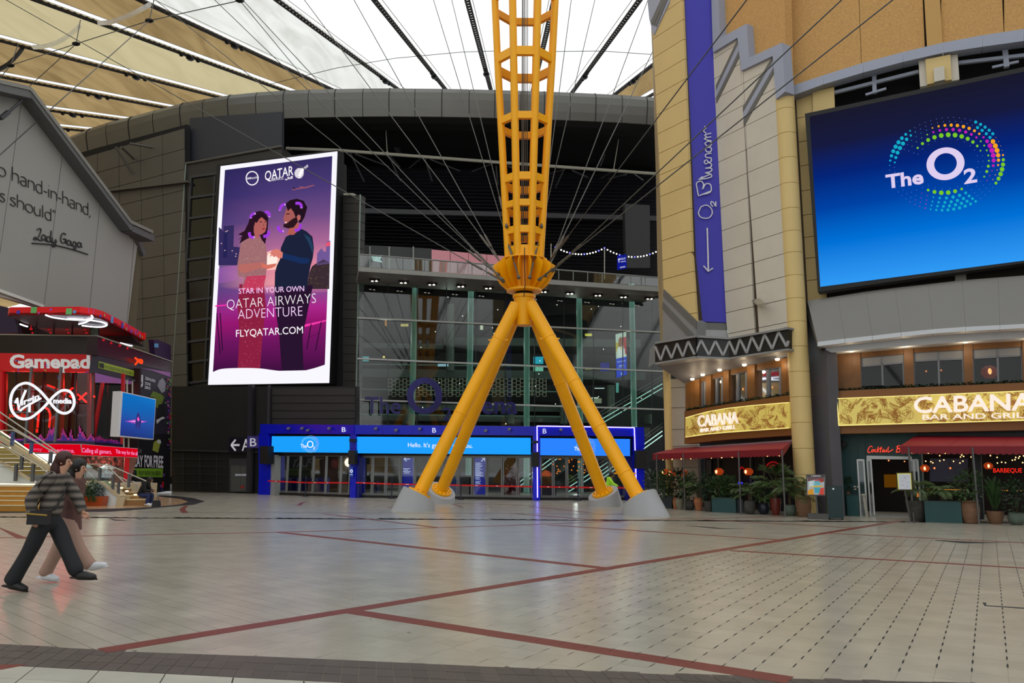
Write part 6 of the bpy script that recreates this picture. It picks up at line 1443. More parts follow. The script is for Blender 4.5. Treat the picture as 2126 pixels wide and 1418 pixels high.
stripes3([(1486, 177), (1533, 77), (1535, 117), (1487, 214.5)]); stripes3([(1542, 222), (1604, 116), (1606, 152), (1544, 262)])
k = MB(); pan(k, T1, [(1342, -20), (1392, -20), (1389, 5), (1357, 73), (1348, 40)], 0.05, 0.2); k.build('corner_shield', M_lv, wr)
for d in (0, 9, 18): k = MB(); pan(k, T1, [(1378+d*.5, -15), (1382+d*.5, -15), (1353+d*.5, 52+d*.2), (1351+d*.4, 44+d*.2)], 0.08, 0.05); k.build('slanted_stripe', M_gd, wr)
k = MB(); pan(k, T1, [(1377, 601), (1446, 668), (1446, 701), (1376, 713)], 0.04, 0.6); k.build('grey_zone', M_gr, wr)
for q in ([(1378, 601), (1445.6, 666), (1445.6, 683), (1376, 614)], [(1375.5, 627), (1443, 698), (1431, 701), (1375, 641)]):
    k = MB(); pan(k, T1, q, 0.08, 0.05); k.build('slanted_stripe', M_gd, wr)
k = MB(); pan(k, TB, [(1446, 669), (1509.5, 671), (1510, 686), (1446, 684)], 0.12, 0.5); k.build('grey_box', M_gd, wr)
k = MB(); pan(k, TB, [(1446, 684), (1510, 686), (1513, 705), (1445, 701)], 0.18, 0.5); k.build('grey_box', mat('light_grey', (160, 160, 160), 0.5), wr)
t = thing('wall_floodlight', T2(1575, 634, 0.3), 'flat beige floodlight on the off-white tower face', 'light')
k = MB(); k.prism([T2(1561, 626, 0.0), T2(1577, 622.5, 0.0), T2(1587, 632, 0.55), T2(1573, 635.5, 0.55)], (0, 0, 0.06)); k.build('hood', mat('flood_beige', (150, 142, 122), 0.5), t)
k = MB(); k.beam(T2(1566, 625, -0.02), T2(1568, 627, 0.12), 0.1, 0.1); k.build('bracket', M_brace, t)
# zig-zag band
zp = [plan(1360, 28.6*KR), plan(1444, 27.3*KR), plan(1514, 26.95*KR), plan(1640, 25.15*KR)]
ZP = [Pl(zp[i], zp[i+1]) for i in range(3)]; zx = [1360, 1444, 1514, 1636]; zt_ = [714, 700, 704.5, 683]; zb_ = [753, 739, 742, 723]
M_zb = mat('zigzag_black', (24, 24, 26), 0.4); M_zw = mat('zigzag_white', (160, 160, 162), 0.5)
band = thing('zigzag_band', ZP[1](1480, 742), 'black balcony band with pale zigzag between light grey ledges', 'balcony')
for i in range(3):
    k = MB(); pan(k, ZP[i], [(zx[i], zt_[i]), (zx[i+1], zt_[i+1]), (zx[i+1], zb_[i+1]), (zx[i], zb_[i])], 0, 0.3); k.build('band_face', M_zb, band)
    for e, w in ((zt_, -4), (zb_, 4)):
        k = MB(); k.prism([ZP[i](zx[i]-(0.5 if i == 0 else 0), e[i], 0.12), ZP[i](zx[i+1], e[i+1], 0.12), ZP[i](zx[i+1], e[i+1]+w, 0.12), ZP[i](zx[i]-(0.5 if i == 0 else 0), e[i]+w, 0.12)], -ZP[i].n*(1.1 if w < 0 else 0.6)); k.build('ledge', M_gr, band)
def z5(p): return (1326+p[0]/4.724, 550+p[1]/4.724)
zz = [(165, 800), (218, 935), (268, 790), (325, 915), (378, 770), (435, 900), (488, 750), (550, 880), (613, 738), (690, 885), (753, 745), (828, 890), (890, 748), (950, 880), (995, 728), (1062, 865), (1112, 705), (1183, 845), (1238, 682), (1312, 825), (1375, 658), (1452, 800), (1470, 745)]
for a, b in zip(zz[:-1], zz[1:]):
    A, B = z5(a), z5(b); i = 0 if A[0] < 1443 and B[0] <= 1446 else 1 if B[0] <= 1516 else 2
    k = MB(); k.beam(ZP[i](*A, 0.02), ZP[i](*B, 0.02), 0.03 if False else 0.085, 0.06, up=ZP[i].n); k.build('zigzag_bar', M_zw, band)
k = MB(); k.prism([ZP[0](1360, 714), ZP[0](1350, 724, -1.2), ZP[0](1348, 762, -1.2), ZP[0](1360, 753)], (0, 0.2, 0)); k.build('band_end', M_gr, band)
# soffit under the band and storey of the left bay
def Yc(x): return KR*lerp(29.9, 26.0, (x-1425)/(1640-1425))
bayx = [1423, 1441, 1452, 1465, 1476, 1501, 1513, 1551, 1567, 1622, 1645]
def bp(x0, x1): return Plp(x0, Yc(x0), x1, Yc(x1))
def interp(P, x):
    for (a, b), (c, d) in zip(P[:-1], P[1:]):
        if a <= x <= c: return b+(d-b)*(x-a)/(c-a)
    return P[0][1] if x < P[0][0] else P[-1][1]
s_top = [(1423, 796), (1441, 789), (1495, 772), (1559, 758.5), (1645, 740)]; s_bot = [(1423, 860), (1506, 846), (1645, 827)]
M_sof = mat('soffit_grey', (112, 112, 118), 0.5); M_wood = mat('warm_wood', (118, 78, 36), 0.5, noise=0.2, nscale=3)
LPs = [bp(1423, 1441)(1420, interp(s_top, 1423))]+[bp(bayx[i], bayx[i+1])(bayx[i], interp(s_top, bayx[i])) for i in range(1, len(bayx)-1)]+[bp(1622, 1645)(1645, 740)]
fr_ = [ZP[2](1637, 727, -0.5), ZP[1](1514, 746, -0.5), ZP[0](1444, 743, -0.5), ZP[0](1362, 757, -0.5)]
zs = min(p.z for p in fr_)
k = MB(); P_ = [V3(p.x, p.y, 0) for p in LPs]+[V3(p.x, p.y, 0) for p in fr_]
N_ = len(LPs); vs = LPs+fr_; 
# fan surface from the front ledge back to the storey
steps = 9; A_ = []; B_ = []
def polyat(pts, t):
    L = [0]
    for i in range(1, len(pts)): L.append(L[-1]+(pts[i]-pts[i-1]).length)
    q = t*L[-1]; i = max(j for j in range(len(L)) if L[j] <= q+1e-9); i = min(i, len(pts)-2); return pts[i].lerp(pts[i+1], (q-L[i])/(L[i+1]-L[i]))
fr_r = fr_[::-1]
for i in range(steps+1): A_.append(polyat(LPs, i/steps)); B_.append(polyat(fr_r, i/steps))
vs = []; fs = []
for a, b in zip(A_, B_): vs += [a, b, a+V3(0, 0, 0.1), b+V3(0, 0, 0.1)]
for i in range(steps): o = i*4; fs += [[o, o+1, o+5, o+4], [o+2, o+3, o+7, o+6], [o+1, o+3, o+7, o+5]]
k.add(vs, fs); k.build('soffit', M_sof, wr, smooth=True)
for i, (x, y) in enumerate(((1437.5, 788), (1459, 779), (1494, 769), (1545.5, 758.5), (1614, 747))):
    p = D(x, y, Yc(x)-0.45); k = MB(); k.lathe(p, [(0.001, -0.03), (0.07, -0.03), (0.09, 0.02), (0.09, 0.05)], 12); k.build('soffit_lamp', glow('lamp_warm', (255, 236, 200), 2.5), wr)
    l = bpy.data.lights.new('soffit_spot', 'POINT'); l.energy = 7; l.color = (1, 0.78, 0.5); l.shadow_soft_size = 0.06; o = bpy.data.objects.new('soffit_spot', l); COL.objects.link(o); o.parent = wr; o.location = p-V3(0.1, 0.25, 0.22)-WL[wr]
glazed = {1452, 1476, 1513, 1567}
winr = thing('window_2', (8, 28, 0), kind='structure')
wn = {1452: (793, 842, 790, 840), 1476: (787, 838, 781, 835), 1513: (779, 832, 770, 829), 1567: (769, 827, 761, 821)}
M_blind = mat('blind_grey', (140, 142, 146), 0.6); M_wg = glassmat('restaurant_glass', (130, 130, 132), 0.0); M_wfr = mat('window_frame_grey', (120, 124, 134), 0.4)
for i in range(len(bayx)-1):
    x0, x1 = bayx[i], bayx[i+1]; pl = bp(x0, x1)
    if x0 in glazed:
        t0, b0, t1, b1 = wn[x0]
        k = MB(); pan(k, pl, [(x0, interp(s_top, x0)), (x1, interp(s_top, x1)), (x1, t1), (x0, t0)], 0, 0.3); k.build('lintel', M_wood, wr)
        b0 += 10; b1 += 10; f = MB()
        for a, b in (((x0+.7, t0), (x0+.7, b0)), ((x1-.7, t1), (x1-.7, b1)), (((x0+x1)/2, (t0+t1)/2), ((x0+x1)/2, (b0+b1)/2)), ((x0, t0), (x1, t1))): f.beam(pl(*a, -0.1), pl(*b, -0.1), 0.09, 0.09)
        fo = f.build('frame', M_wfr, winr)
        k = MB(); k.poly(pl.pts([(x0, t0), (x1, t1), (x1, b1), (x0, b0)], -0.14)); k.build('pane', M_wg, winr, fix=False)
        if x0 > 1500: k = MB(); pan(k, pl, [(x0+1, t0+1), (x1-1, t1+1), (x1-1, t1+13), (x0+1, t0+13)], -0.18, 0.02); k.build('blind', M_blind, winr)
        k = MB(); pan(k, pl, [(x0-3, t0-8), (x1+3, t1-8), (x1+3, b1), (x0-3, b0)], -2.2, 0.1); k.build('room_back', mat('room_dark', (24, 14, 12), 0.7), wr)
    else:
        n = max(1, int((x1-x0)/9))
        for j in range(n):
            a, b = lerp(x0, x1, j/n)+0.15, lerp(x0, x1, (j+1)/n)-0.15; k = MB(); pan(k, pl, [(a, interp(s_top, a)), (b, interp(s_top, b)), (b, interp(s_bot, b)), (a, interp(s_bot, a))], 0.08, 0.3); k.build('timber_plank', M_wood, wr)
BULB = glow('bulb_amber', (255, 190, 110), 5)
GLOBE = mat('globe_amber', (190, 70, 20), 0.4, emit=(200, 70, 16), es=0.35)
def pendant(x, y, pl, off, r, i, lb, drop=0.7, cat='lamp'):
    p = pl(x, y, off); t = thing('pendant_lamp', p, lb, cat, 'restaurant lamps')
    k = MB(); k.lathe(p, [(r*0.55, -r*0.7), (r, -r*0.15), (r*0.9, r*0.3), (r*0.35, r*0.7)], 6); k.build('shade', GLOBE, t)
    k = MB(); k.ball(p-pl.n*0+pl.n*(r*1.02)-V3(0, 0, r*0.05), r*0.24, 8, 6, (0.8, 0.8, 1.5)); k.build('bulb', BULB, t)
    k = MB(); k.tube([p+V3(0, 0, r*0.7), p+V3(0, 0, r*0.7+drop)], 0.008, 5); k.build('cord', M_black, t)
for n, (x, y) in enumerate(((1548, 808), (1577, 800), (1609, 804), (1578, 818))):
    pendant(x, y, bp(1513, 1622), -0.7, 0.15, n, 'amber globe lamp in the upper left-bay windows, ' + ['one in the third window', 'upper one at left in the widest window', 'one at right in the widest window', 'low one in the widest window'][n], 0.4)
# left sign fascia
f_top = [(1421, 854), (1506, 839.5), (1645, 819)]; f_bot = [(1425, 921.5), (1506, 913), (1649, 903.5)]
g_top = [(1422.5, 867), (1465, 855), (1506, 847.6), (1560, 841.5), (1637, 835)]; g_bot = [(1424.5, 908), (1465, 902), (1506, 898.4), (1560, 894.5), (1638.5, 889)]
sx = [1421, 1435, 1450, 1468, 1488, 1508, 1530, 1555, 1580, 1610, 1646]
M_fb = mat('fascia_brown', (126, 80, 36), 0.5); M_gold = mat('sign_gold', (206, 186, 96), 0.35, emit=(215, 195, 100), es=0.35); M_goldln = mat('sign_line_brown', (156, 96, 40), 0.5, emit=(150, 90, 30), es=0.2)
EDGE = glow('edge_light', (255, 240, 150), 1.1)
ls = thing('restaurant_sign', D(1530, 905, 29.4), 'curved gold leaf-patterned sign with white letters over the left red awning', 'sign')
for i in range(len(sx)-1):
    x0, x1 = sx[i], sx[i+1]; pl = Plp(x0, Yc(x0)-0.35, x1, Yc(x1)-0.35)
    k = MB(); pan(k, pl, [(x0, interp(f_top, x0)), (x1, interp(f_top, x1)), (x1, interp(f_bot, x1)), (x0, interp(f_bot, x0))], 0, 0.5); k.build('fascia', M_fb, ls)
    a, b = max(x0, 1423), min(x1, 1638)
    k = MB(); pan(k, pl, [(a, interp(g_top, a)), (b, interp(g_top, b)), (b, interp(g_bot, b)), (a, interp(g_bot, a))], 0.14, 0.1); k.build('gold_panel', M_gold, ls)
    k = MB(); k.tube([pl(a, interp(g_top, a)+.5, 0.16), pl(b, interp(g_top, b)+.5, 0.16)], 0.014, 5); k.tube([pl(a, interp(g_bot, a)-.5, 0.16), pl(b, interp(g_bot, b)-.5, 0.16)], 0.014, 5); k.build('edge_light', EDGE, ls, kind='stuff')
def leafart(mb, S, x0, x1, yt, yb, n, r, seed, scale=1.0):
    """line drawing of palm and split leaves; S(x, y) puts a pixel on the sign"""
    random.seed(seed)
    for q in range(n):
        cx_, cy_ = random.uniform(x0, x1), 0; y0, y1 = yt(cx_), yb(cx_); cy_ = random.uniform(y0+2, y1-2); a = random.uniform(0, 2*pi); L = random.uniform(10, 22)*scale; kind = random.random()
        def put(pts):
            pts = [(x, y) for x, y in pts if x0+1 < x < x1-1 and yt(x)+1.2 < y < yb(x)-1.2]
            if len(pts) >= 2: mb.tube([S(*p) for p in pts], r, 4, cap=False)
        if kind < 0.55:      # palm leaf: bent rib, many leaflets
            rib = [(cx_+L*t*cos(a+t*0.5), cy_+L*t*sin(a+t*0.5)) for t in [i/8 for i in range(9)]]; put(rib)
            for i in range(1, 9):
                for sg in (-1, 1):
                    l = L*0.42*(1-abs(i/8-0.45)); b = a+i/8*0.5+sg*0.9; p = rib[i]; put([p, (p[0]+l*0.6*cos(b), p[1]+l*0.6*sin(b)), (p[0]+l*cos(b-sg*0.35), p[1]+l*sin(b-sg*0.35))])
        else:                # leaf outline with notches
            pts = []
            for i in range(25):
                t = 2*pi*i/24; rr = L*0.45*(1+0.28*(1 if i % 3 else -0.6)*abs(sin(t))); pts.append((cx_+rr*cos(t)*cos(a)-rr*0.7*sin(t)*sin(a), cy_+rr*cos(t)*sin(a)+rr*0.7*sin(t)*cos(a)))
            put(pts); put([(cx_-L*.45*cos(a), cy_-L*.45*sin(a)), (cx_+L*.45*cos(a), cy_+L*.45*sin(a))])
def SL(x, y):
    i = max(j for j in range(len(sx)) if sx[j] <= x); i = min(i, len(sx)-2); return Plp(sx[i], Yc(sx[i])-0.35, sx[i+1], Yc(sx[i+1])-0.35)(x, y, 0.15)
k = MB(); leafart(k, SL, 1424, 1637, lambda x: interp(g_top, x), lambda x: interp(g_bot, x), 95, 0.0055, 3, 0.9); k.build('leaf_pattern', M_goldln, ls, kind='stuff', fix=False)
LET = mat('letter_lit_white', (240, 232, 222), 0.4, emit=(255, 240, 225), es=0.5)
pa = Plp(1448, Yc(1448)-0.35, 1531, Yc(1531)-0.35)
k = MB(); tx(k, 'CABANA', pa, 1447.7, 886, 1531, 878.5, 23, 0.30, None, 0.012, 0.08); k.build('letters', LET, ls)
k = MB(); tx(k, 'BAR AND GRILL', pa, 1453, 897.5, 1526, 890, 7.8, 0.30, None, 0.014, 0.06); k.build('letters', LET, ls)
# ground storey of the left bay
M_nav = mat('front_navy', (14, 22, 32), 0.4)
pg = Plp(1449, 34.2, 1675, 29.8)
k = MB(); k.prism([pg(1449, 920), pg(1668, 900), base(pg, 1668), base(pg, 1449)], -pg.n*0.2); k.build('frontage_back', M_nav, wr)
k = MB(); wpl = Kl(1389, 31.0, 1450, 30.4); k.prism([wpl(1389, 787), wpl(1443, 786), wpl(1447, 927), base(wpl, 1451), base(wpl, 1397)], -wpl.n*0.4); k.build('white_wall', M_wp, wr)
for y in (845, 803, 890, 925, 970): k = MB(); k.beam(wpl(1390, y+2, 0.01), wpl(1449, y, 0.01), 0.012, 0.02); k.build('panel_joint', M_gd, wr)
p = plan(1391, 30.4*KR); k = MB(); k.lathe(V3(p.x, p.y, 0), [(0.165, 0), (0.165, 6.1)], 16); k.build('slim_column', M_cr, wr, smooth=True)
for x in (1463, 1491, 1534, 1558, 1586): k = MB(); a = pg(x, 950, 0.1); b = base(pg, x, 0.1); k.beam(a, b, 0.05, 0.05); k.build('front_mullion', M_mull, wr)
k = MB(); k.prism([pg(1467, 955, .05), pg(1477, 955, .05), pg(1477, 1000, .05), pg(1467, 1000, .05)], pg.n*0.03); k.build('blind', M_gd, wr)
k = MB(); strokes(k, pg, [[(1588, 976), (1594, 964), (1606, 959), (1618, 966), (1622, 978)], [(1594, 978), (1600, 968), (1608, 966), (1614, 974)], [(1536, 975), (1540, 970), (1545, 974)]], 0.03, 0.2); k.build('red_neon', glow('dim_red', (150, 14, 18), 0.8), wr)
k = MB(); strokes(k, pg, [[(1534, 1003), (1541, 1003.5)]], 0.05, 0.3); k.build('blue_neon', glow('dim_blue', (60, 60, 255), 1.5), wr)
for n, (x, y) in enumerate(((1382, 981), (1396, 982), (1418, 981), (1493, 979), (1554, 979))):
    pendant(x, y, Kl(1355, 30.4, 1640, 26), 0.3, 0.19, n, 'hexagonal amber lamp under the left red awning, ' + ['first', 'second', 'third', 'fourth', 'fifth'][n]+' from the left', 0.3)
# awnings
def awning(label, W0, W1, F0, F1, posts, wall_pl):
    t = thing('awning', (F0+F1)/2, label, 'awning'); M_aw = mat('awning_red', (140, 20, 38), 0.6, noise=0.05, nscale=2)
    n = max(3, int((F1-F0).length/1.2)); 
    for i in range(n):
        a, b = F0.lerp(F1, i/n+0.0008), F0.lerp(F1, (i+1)/n-0.0008); c, d = W0.lerp(W1, (i+1)/n), W0.lerp(W1, i/n)
        k = MB(); k.prism([a, b, c, d], (0, 0, 0.02)); k.build('canvas_panel', M_aw, t)
    k = MB(); L = (F1-F0).length; m = int(L/0.16); vs = []; fs = []
    for i in range(m*4+1):
        p = F0.lerp(F1, i/(m*4)); vs += [p, p-V3(0, 0, 0.20+0.045*abs(sin(pi*i/4)))]
    for i in range(m*4): fs.append([i*2, i*2+2, i*2+3, i*2+1])
    k.add(vs, fs); k.build('scalloped_valance', mat('valance_red', (118, 10, 28), 0.6), t, fix=False)
    k = MB(); k.add([F0, W0, F0-V3(0, 0, 0.24)], [[0, 1, 2]]); k.add([F1, W1, F1-V3(0, 0, 0.24)], [[0, 1, 2]]); k.build('side_cheek', M_aw, t, fix=False)
    for u in posts:
        p = F0.lerp(F1, u); k = MB(); k.tube([V3(p.x, p.y, 0), p-V3(0, 0, 0.02)], 0.03, 8); k.build('post', M_post, t)
    for u in [i/12+0.04 for i in range(12)]:
        p = F0.lerp(F1, u)-V3(0, 0, 0.30); p = p.lerp(W0.lerp(W1, u), 0.25); k = MB(); k.ball(p-V3(0, 0, 0.06), 0.028, 6, 5); k.build('bulb', BULB, t)
    return t
fa = Kl(1355, 29.3, 1625, 24.4); wa = Kl(1449, 30.0, 1648, 26.2)
awning('deep red awning with scalloped edge over the left bay, under the curved gold sign', wa(1400, 931), wa(1648, 914), fa(1355, 943), fa(1625, 933), (0.035, 0.27, 0.70, 0.995), pg)
fb_ = Kl(1869, 22.9, 2126, 21.0)
awning('red awning with scalloped edge at the right edge, beside the neon script', RP(1901, 906), RP(2330, 908), fb_(1868, 927), fb_(2330, 927.5), (0.045, 0.36), RP)
# big round column
cc = plan(1671, 27.9); k = MB(); ztop = D(1632, 203, 27.9).z; col = thing('round_column', (cc.x, cc.y, 0), 'tall round cream column between the two restaurant bays', 'column')
zs_ = [z for z in zL if 0.3 < z < ztop]; zs_ = [0]+zs_+[ztop]
for a, b in zip(zs_[:-1], zs_[1:]):
    k = MB(); k.lathe(V3(cc.x, cc.y, a), [(0.35, 0), (0.365, 0.008), (0.365, b-a-0.012), (0.35, b-a-0.004)], 28); k.build('drum', M_cr, col, smooth=True)
# wall left of the screen
yl = Pl((9.5, 26.2), (10.6, 25.4))
clad(RP, [[(1638, 203), (1683, 186), (1714, 618), (1668, 632)]], zL, [-3, 6], M_cr, -0.25)
k = MB(); pan(k, RP, [(1638, 203), (1683, 186), (1714, 618), (1668, 632)], -0.33, 0.6); k.build('wall_core', bk, wr)
clad(RP, [[(1685.5, 186), (1730.5, 176), (1733, 240), (1688, 250)]], zL, [-3, 6], M_cr, -0.12)
# dark grey curved wall between column and right bay
gq = Kl(1668, 26.6, 1724, 24.9)
k = MB(); k.prism([gq(1662, 628), gq(1676, 624), gq(1699, 711), gq(1716, 735), gq(1722, 900), base(gq, 1728), base(gq, 1672)], -gq.n*0.4); k.build('grey_return', mat('return_grey', (92, 90, 96), 0.35, noise=0.05), wr)
# stucco wall above, stepped edge
k = MB(); pan(k, T2, [(1484, -220), (1493, 0), (1495, 82), (1552, 50), (1557, 122), (1625, 88), (1632, 190), (1633, 190), (1624, -220)], -0.25, 0.4); k.build('stucco_wall', M_st, wr)
RU = Pl(RP.A-Vector((RP.n.x, RP.n.y))*0.1, RP.B-Vector((RP.n.x, RP.n.y))*0.1)
bt1 = [(1630, 188), (1792.6, 134), (1958, 92), (2126, 64), (2330, 36)]
for x0, x1 in ((1632, 1788), (1789, 1920), (1954, 2084), (2085, 2330)):
    k = MB(); pan(k, RU, [(x0-(12 if x0 < 1640 else 14 if x0 < 1900 else 0), -240), (x1-14, -240), (x1, interp(bt1, x1)), (x0, interp(bt1, x0))], 0, 0.4); k.build('stucco_wall', M_st, wr)
k = MB(); pan(k, RU, [(1905, -240), (1938, -240), (1957, 94), (1925, 102)], 0.12, 0.3); k.build('pilaster', mat('pilaster_tan', (196, 152, 86), 0.6), wr)
k = MB(); pan(k, RU, [(1640, -240), (2330, -240), (2330, 36), (2126, 64), (1958, 92), (1792, 134), (1640, 186)], -0.2, 0.4); k.build('wall_core', bk, wr)
bl1 = [(1627, 184), (1710, 156), (1792.6, 130), (1875, 108), (1958, 88.4), (2040, 73), (2126, 60), (2330, 32)]; bl2 = [(1633, 203), (1710, 175), (1792.6, 150.5), (1875, 128.5), (1958, 109.5), (2040, 97), (2126, 85), (2330, 58)]
for i in range(7):
    k = MB(); pan(k, RU, [bl1[i], bl1[i+1], (bl2[i+1][0]-.5, bl2[i+1][1]), bl2[i]], 0.35, 0.5); k.build('curved_trim', M_lv, wr)
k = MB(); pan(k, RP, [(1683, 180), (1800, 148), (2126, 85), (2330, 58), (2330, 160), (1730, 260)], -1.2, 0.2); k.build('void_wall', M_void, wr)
for a, b, w in (((1730.5, 193), (1907, 149), 0.12), ((1990, 131), (2330, 92), 0.12), ((1815, 152), (1816, 194), 0.14), ((2086, 97), (2090, 140), 0.16), ((1797, 197), (1840, 184), 0.08), ((2060, 140), (2115, 128), 0.08)):
    k = MB(); k.beam(RP(*a, -0.3), RP(*b, -0.3), w, w); k.build('screen_rail', M_lv, wr)
k = MB(); pan(k, RP, [(1907, 127), (1988, 112), (1992, 165), (1910, 180)], 0.0, 0.4); k.build('pilaster_block', M_wp, wr); k = MB(); pan(k, RP, [(1921, 123), (1973, 113), (1976, 165), (1925, 175)], 0.15, 0.4); k.build('pilaster_block', M_cr, wr)
k = MB(); pan(k, RP, [(1938, 141), (1960, 137), (1962, 165), (1940, 170)], 0.3, 0.3); k.build('junction_box', M_wp, wr)
# large landscape screen
RS = Pl(RP.A+Vector((RP.n.x, RP.n.y))*0.5, RP.B+Vector((RP.n.x, RP.n.y))*0.5)
bs_ = thing('landscape_screen', RS(1900, 580), 'huge landscape screen with a dotted round logo on blue, top right', 'screen')
k = MB(); pan(k, RS, [(1671, 236), (2126, 139), (2330, 96), (2330, 520), (2126, 546), (1698, 606)], 0, 0.5); k.build('casing', M_black, bs_)
si = [(1681, 242), (2320, 108), (2320, 516), (1703, 595.5)]
def SS(x, y, o=0.01): return RS(x, y, o)
k = MB(); sg_ = [(0, (25, 25, 44)), (0.18, (22, 26, 62)), (0.36, (4, 36, 120)), (0.55, (0, 66, 164)), (0.75, (0, 112, 214)), (1, (48, 154, 244))]
for j in range(5):
    def edge(u, v): a = Vector(si[0]).lerp(Vector(si[1]), u); b = Vector(si[3]).lerp(Vector(si[2]), u); return SS(*a.lerp(b, v))
    for i in range(4):
        k.gpoly([edge(i/4, sg_[j][0]), edge((i+1)/4, sg_[j][0]), edge((i+1)/4, sg_[j+1][0]), edge(i/4, sg_[j+1][0])], [sg_[j][1], sg_[j][1], sg_[j+1][1], sg_[j+1][1]])
LW_ = (222, 206, 240)
put_text(k, 'The', SS(1840, 391, .03), SS(1918, 380, .03), SS(1838, 364, .03), LW_, 0.03)
put_text(k, '2', SS(2002, 381.5, .03), SS(2029, 377, .03), SS(2000, 353, .03), LW_, 0.03)
n = 40
for i in range(n):
    a, b = 2*pi*i/n, 2*pi*(i+1)/n
    def E(t, rx, ry): return SS(1963+rx*cos(t), 340+ry*sin(t)-rx*cos(t)*0.06, .03)
    k.poly([E(a, 39.5, 34), E(b, 39.5, 34), E(b, 23.5, 22), E(a, 23.5, 22)], LW_)
gr_, mg_, or_, cy_ = (120, 200, 40), (196, 30, 180), (245, 160, 30), (20, 170, 200)
for rI, (rx, ry) in enumerate(((66, 52), (76, 60), (88, 71), (98, 80), (108, 88), (118, 96))):
    m = 26+rI*7
    for i in range(m):
        a = 2*pi*i/m; x = 1965+rx*cos(a); y = 340+ry*sin(a)-rx*cos(a)*0.07; dg = math.degrees(a) % 360
        if 140 < dg < 205 and rI < 4: continue
        s = 0.8; c = (90, 120, 220)
        if 215 < dg < 340: # top
            if rI == 1: s, c = 5.2*max(0.15, cos(radians(dg-275)*1.1)), gr_
            if rI == 2: s, c = 3.6*max(0.2, cos(radians(dg-285)*1.5)), mg_ if dg > 250 else gr_
            if rI == 3: s, c = 3.8*max(0.2, cos(radians(dg-288)*1.8)), or_ if dg > 250 else cy_
        if 180 < dg < 235 and rI in (4, 5): s, c = 4.6*max(0.2, cos(radians(dg-208)*3)), cy_
        if dg > 318 or dg < 32:
            q = (dg+180) % 360-180
            if rI == 2: s, c = (3.2 if 0 < q < 25 else 2), gr_
            if rI == 3: s, c = 5.4*max(0.2, cos(radians(q+14)*2.6)), mg_
            if rI == 4: s, c = 5.4*max(0.2, cos(radians(q+18)*2.6)), or_
            if rI == 5: s, c = 5.0*max(0.15, cos(radians(q-14)*3.2)), gr_ if q > -2 else or_
        if 300 < dg < 330 and rI >= 4: s, c = 3.4, cy_
        if 55 < dg < 130:
            if rI == 1: s, c = 5*max(0.2, cos(radians(dg-93)*2)), gr_
            if rI >= 2: s, c = 3.6*max(0.25, cos(radians(dg-78)*2)), cy_
            if rI >= 2 and dg > 110: c = mg_
        k.poly([SS(x+s*cos(t), y+s*sin(t), .02) for t in [pi*j/4 for j in range(8)]], c)
k.build('display', DISP, bs_, fix=False)
# under-screen void and sloped grey canopy
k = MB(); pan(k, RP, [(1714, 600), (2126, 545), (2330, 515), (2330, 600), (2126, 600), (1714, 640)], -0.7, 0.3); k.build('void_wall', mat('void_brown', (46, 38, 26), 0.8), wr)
k = MB(); pan(k, RP, [(1983, 566), (2006, 563), (2006, 590), (1983, 590)], -0.5, 0.3); k.build('pilaster_block', M_wp, wr)
ct = [(1676, 624.5), (1739.5, 614.6), (1796.7, 605.5), (1858, 597.6), (1926.8, 589.8), (1996.7, 581.8), (2071.8, 576), (2150, 570), (2230, 566), (2330, 562)]
cb = [(1697, 710), (1754, 703), (1811, 697), (1871, 690), (1937, 683.5), (2005, 678.5), (2076, 675), (2150, 671), (2230, 669), (2330, 668)]
canp = thing('sloped_canopy', RP(1900, 710, 1.3), 'curved canopy of grey sloping panels above the right gold sign', 'canopy')
M_cg = mat('canopy_grey', (118, 116, 112), 0.3, 0.3, noise=0.03, nscale=0.5); M_cw = mat('canopy_white', (204, 208, 214), 0.45)
for i in range(9):
    a, b, c, d = RP(ct[i][0]+.12, ct[i][1], 0.35), RP(ct[i+1][0]-.12, ct[i+1][1], 0.35), RP(cb[i+1][0]-.12, cb[i+1][1], 1.3), RP(cb[i][0]+.12, cb[i][1], 1.3)
    k = MB(); k.prism([a, b, c, d], -RP.n*0.08); k.build('slope_panel', M_cg, canp)
    k = MB(); k.prism([RP(cb[i][0]+.3, cb[i][1], 1.32), RP(cb[i+1][0]-.3, cb[i+1][1], 1.32), RP(cb[i+1][0]-.3, cb[i+1][1]+9, 1.32), RP(cb[i][0]+.3, cb[i][1]+9, 1.32)], -RP.n*0.9); k.build('white_edge', M_cw, canp)
k = MB()
for i in range(9): k.prism([RP(ct[i][0], ct[i][1]+1, 0.3), RP(ct[i+1][0], ct[i+1][1]+1, 0.3), RP(cb[i+1][0], cb[i+1][1], 1.2), RP(cb[i][0], cb[i][1], 1.2)], -RP.n*0.2)
k.build('canopy_core', M_black, canp)
for i in range(8):
    x0, x1 = (1714, 1782, 1850, 1920, 1990, 2060, 2130, 2220)[i], (1782, 1850, 1920, 1990, 2060, 2130, 2220, 2330)[i]
    e1 = [(1714, 719), (1780, 711), (1870, 703), (1940, 697), (2030, 690), (2126, 686), (2330, 680)]; e2 = [(1714, 733), (1780, 727), (1870, 719), (1940, 714), (2030, 707), (2126, 701.5), (2330, 695)]
    k = MB(); k.prism([RP(x0, interp(e1, x0)-3, 0.7), RP(x1, interp(e1, x1)-3, 0.7), RP(x1, interp(e2, x1), 0.7), RP(x0, interp(e2, x0), 0.7)], -RP.n*0.9); k.build('white_beam', M_cw, canp)
k = MB(); k.prism([RP(1668, 626, 0.1), RP(1676, 624, 0.3), RP(1697, 710, 1.3), RP(1697, 719, 1.3), RP(1714, 733, 0.6), RP(1700, 733, -0.3)], (0.1, 0.3, 0)); k.build('end_panel', M_cg, canp)
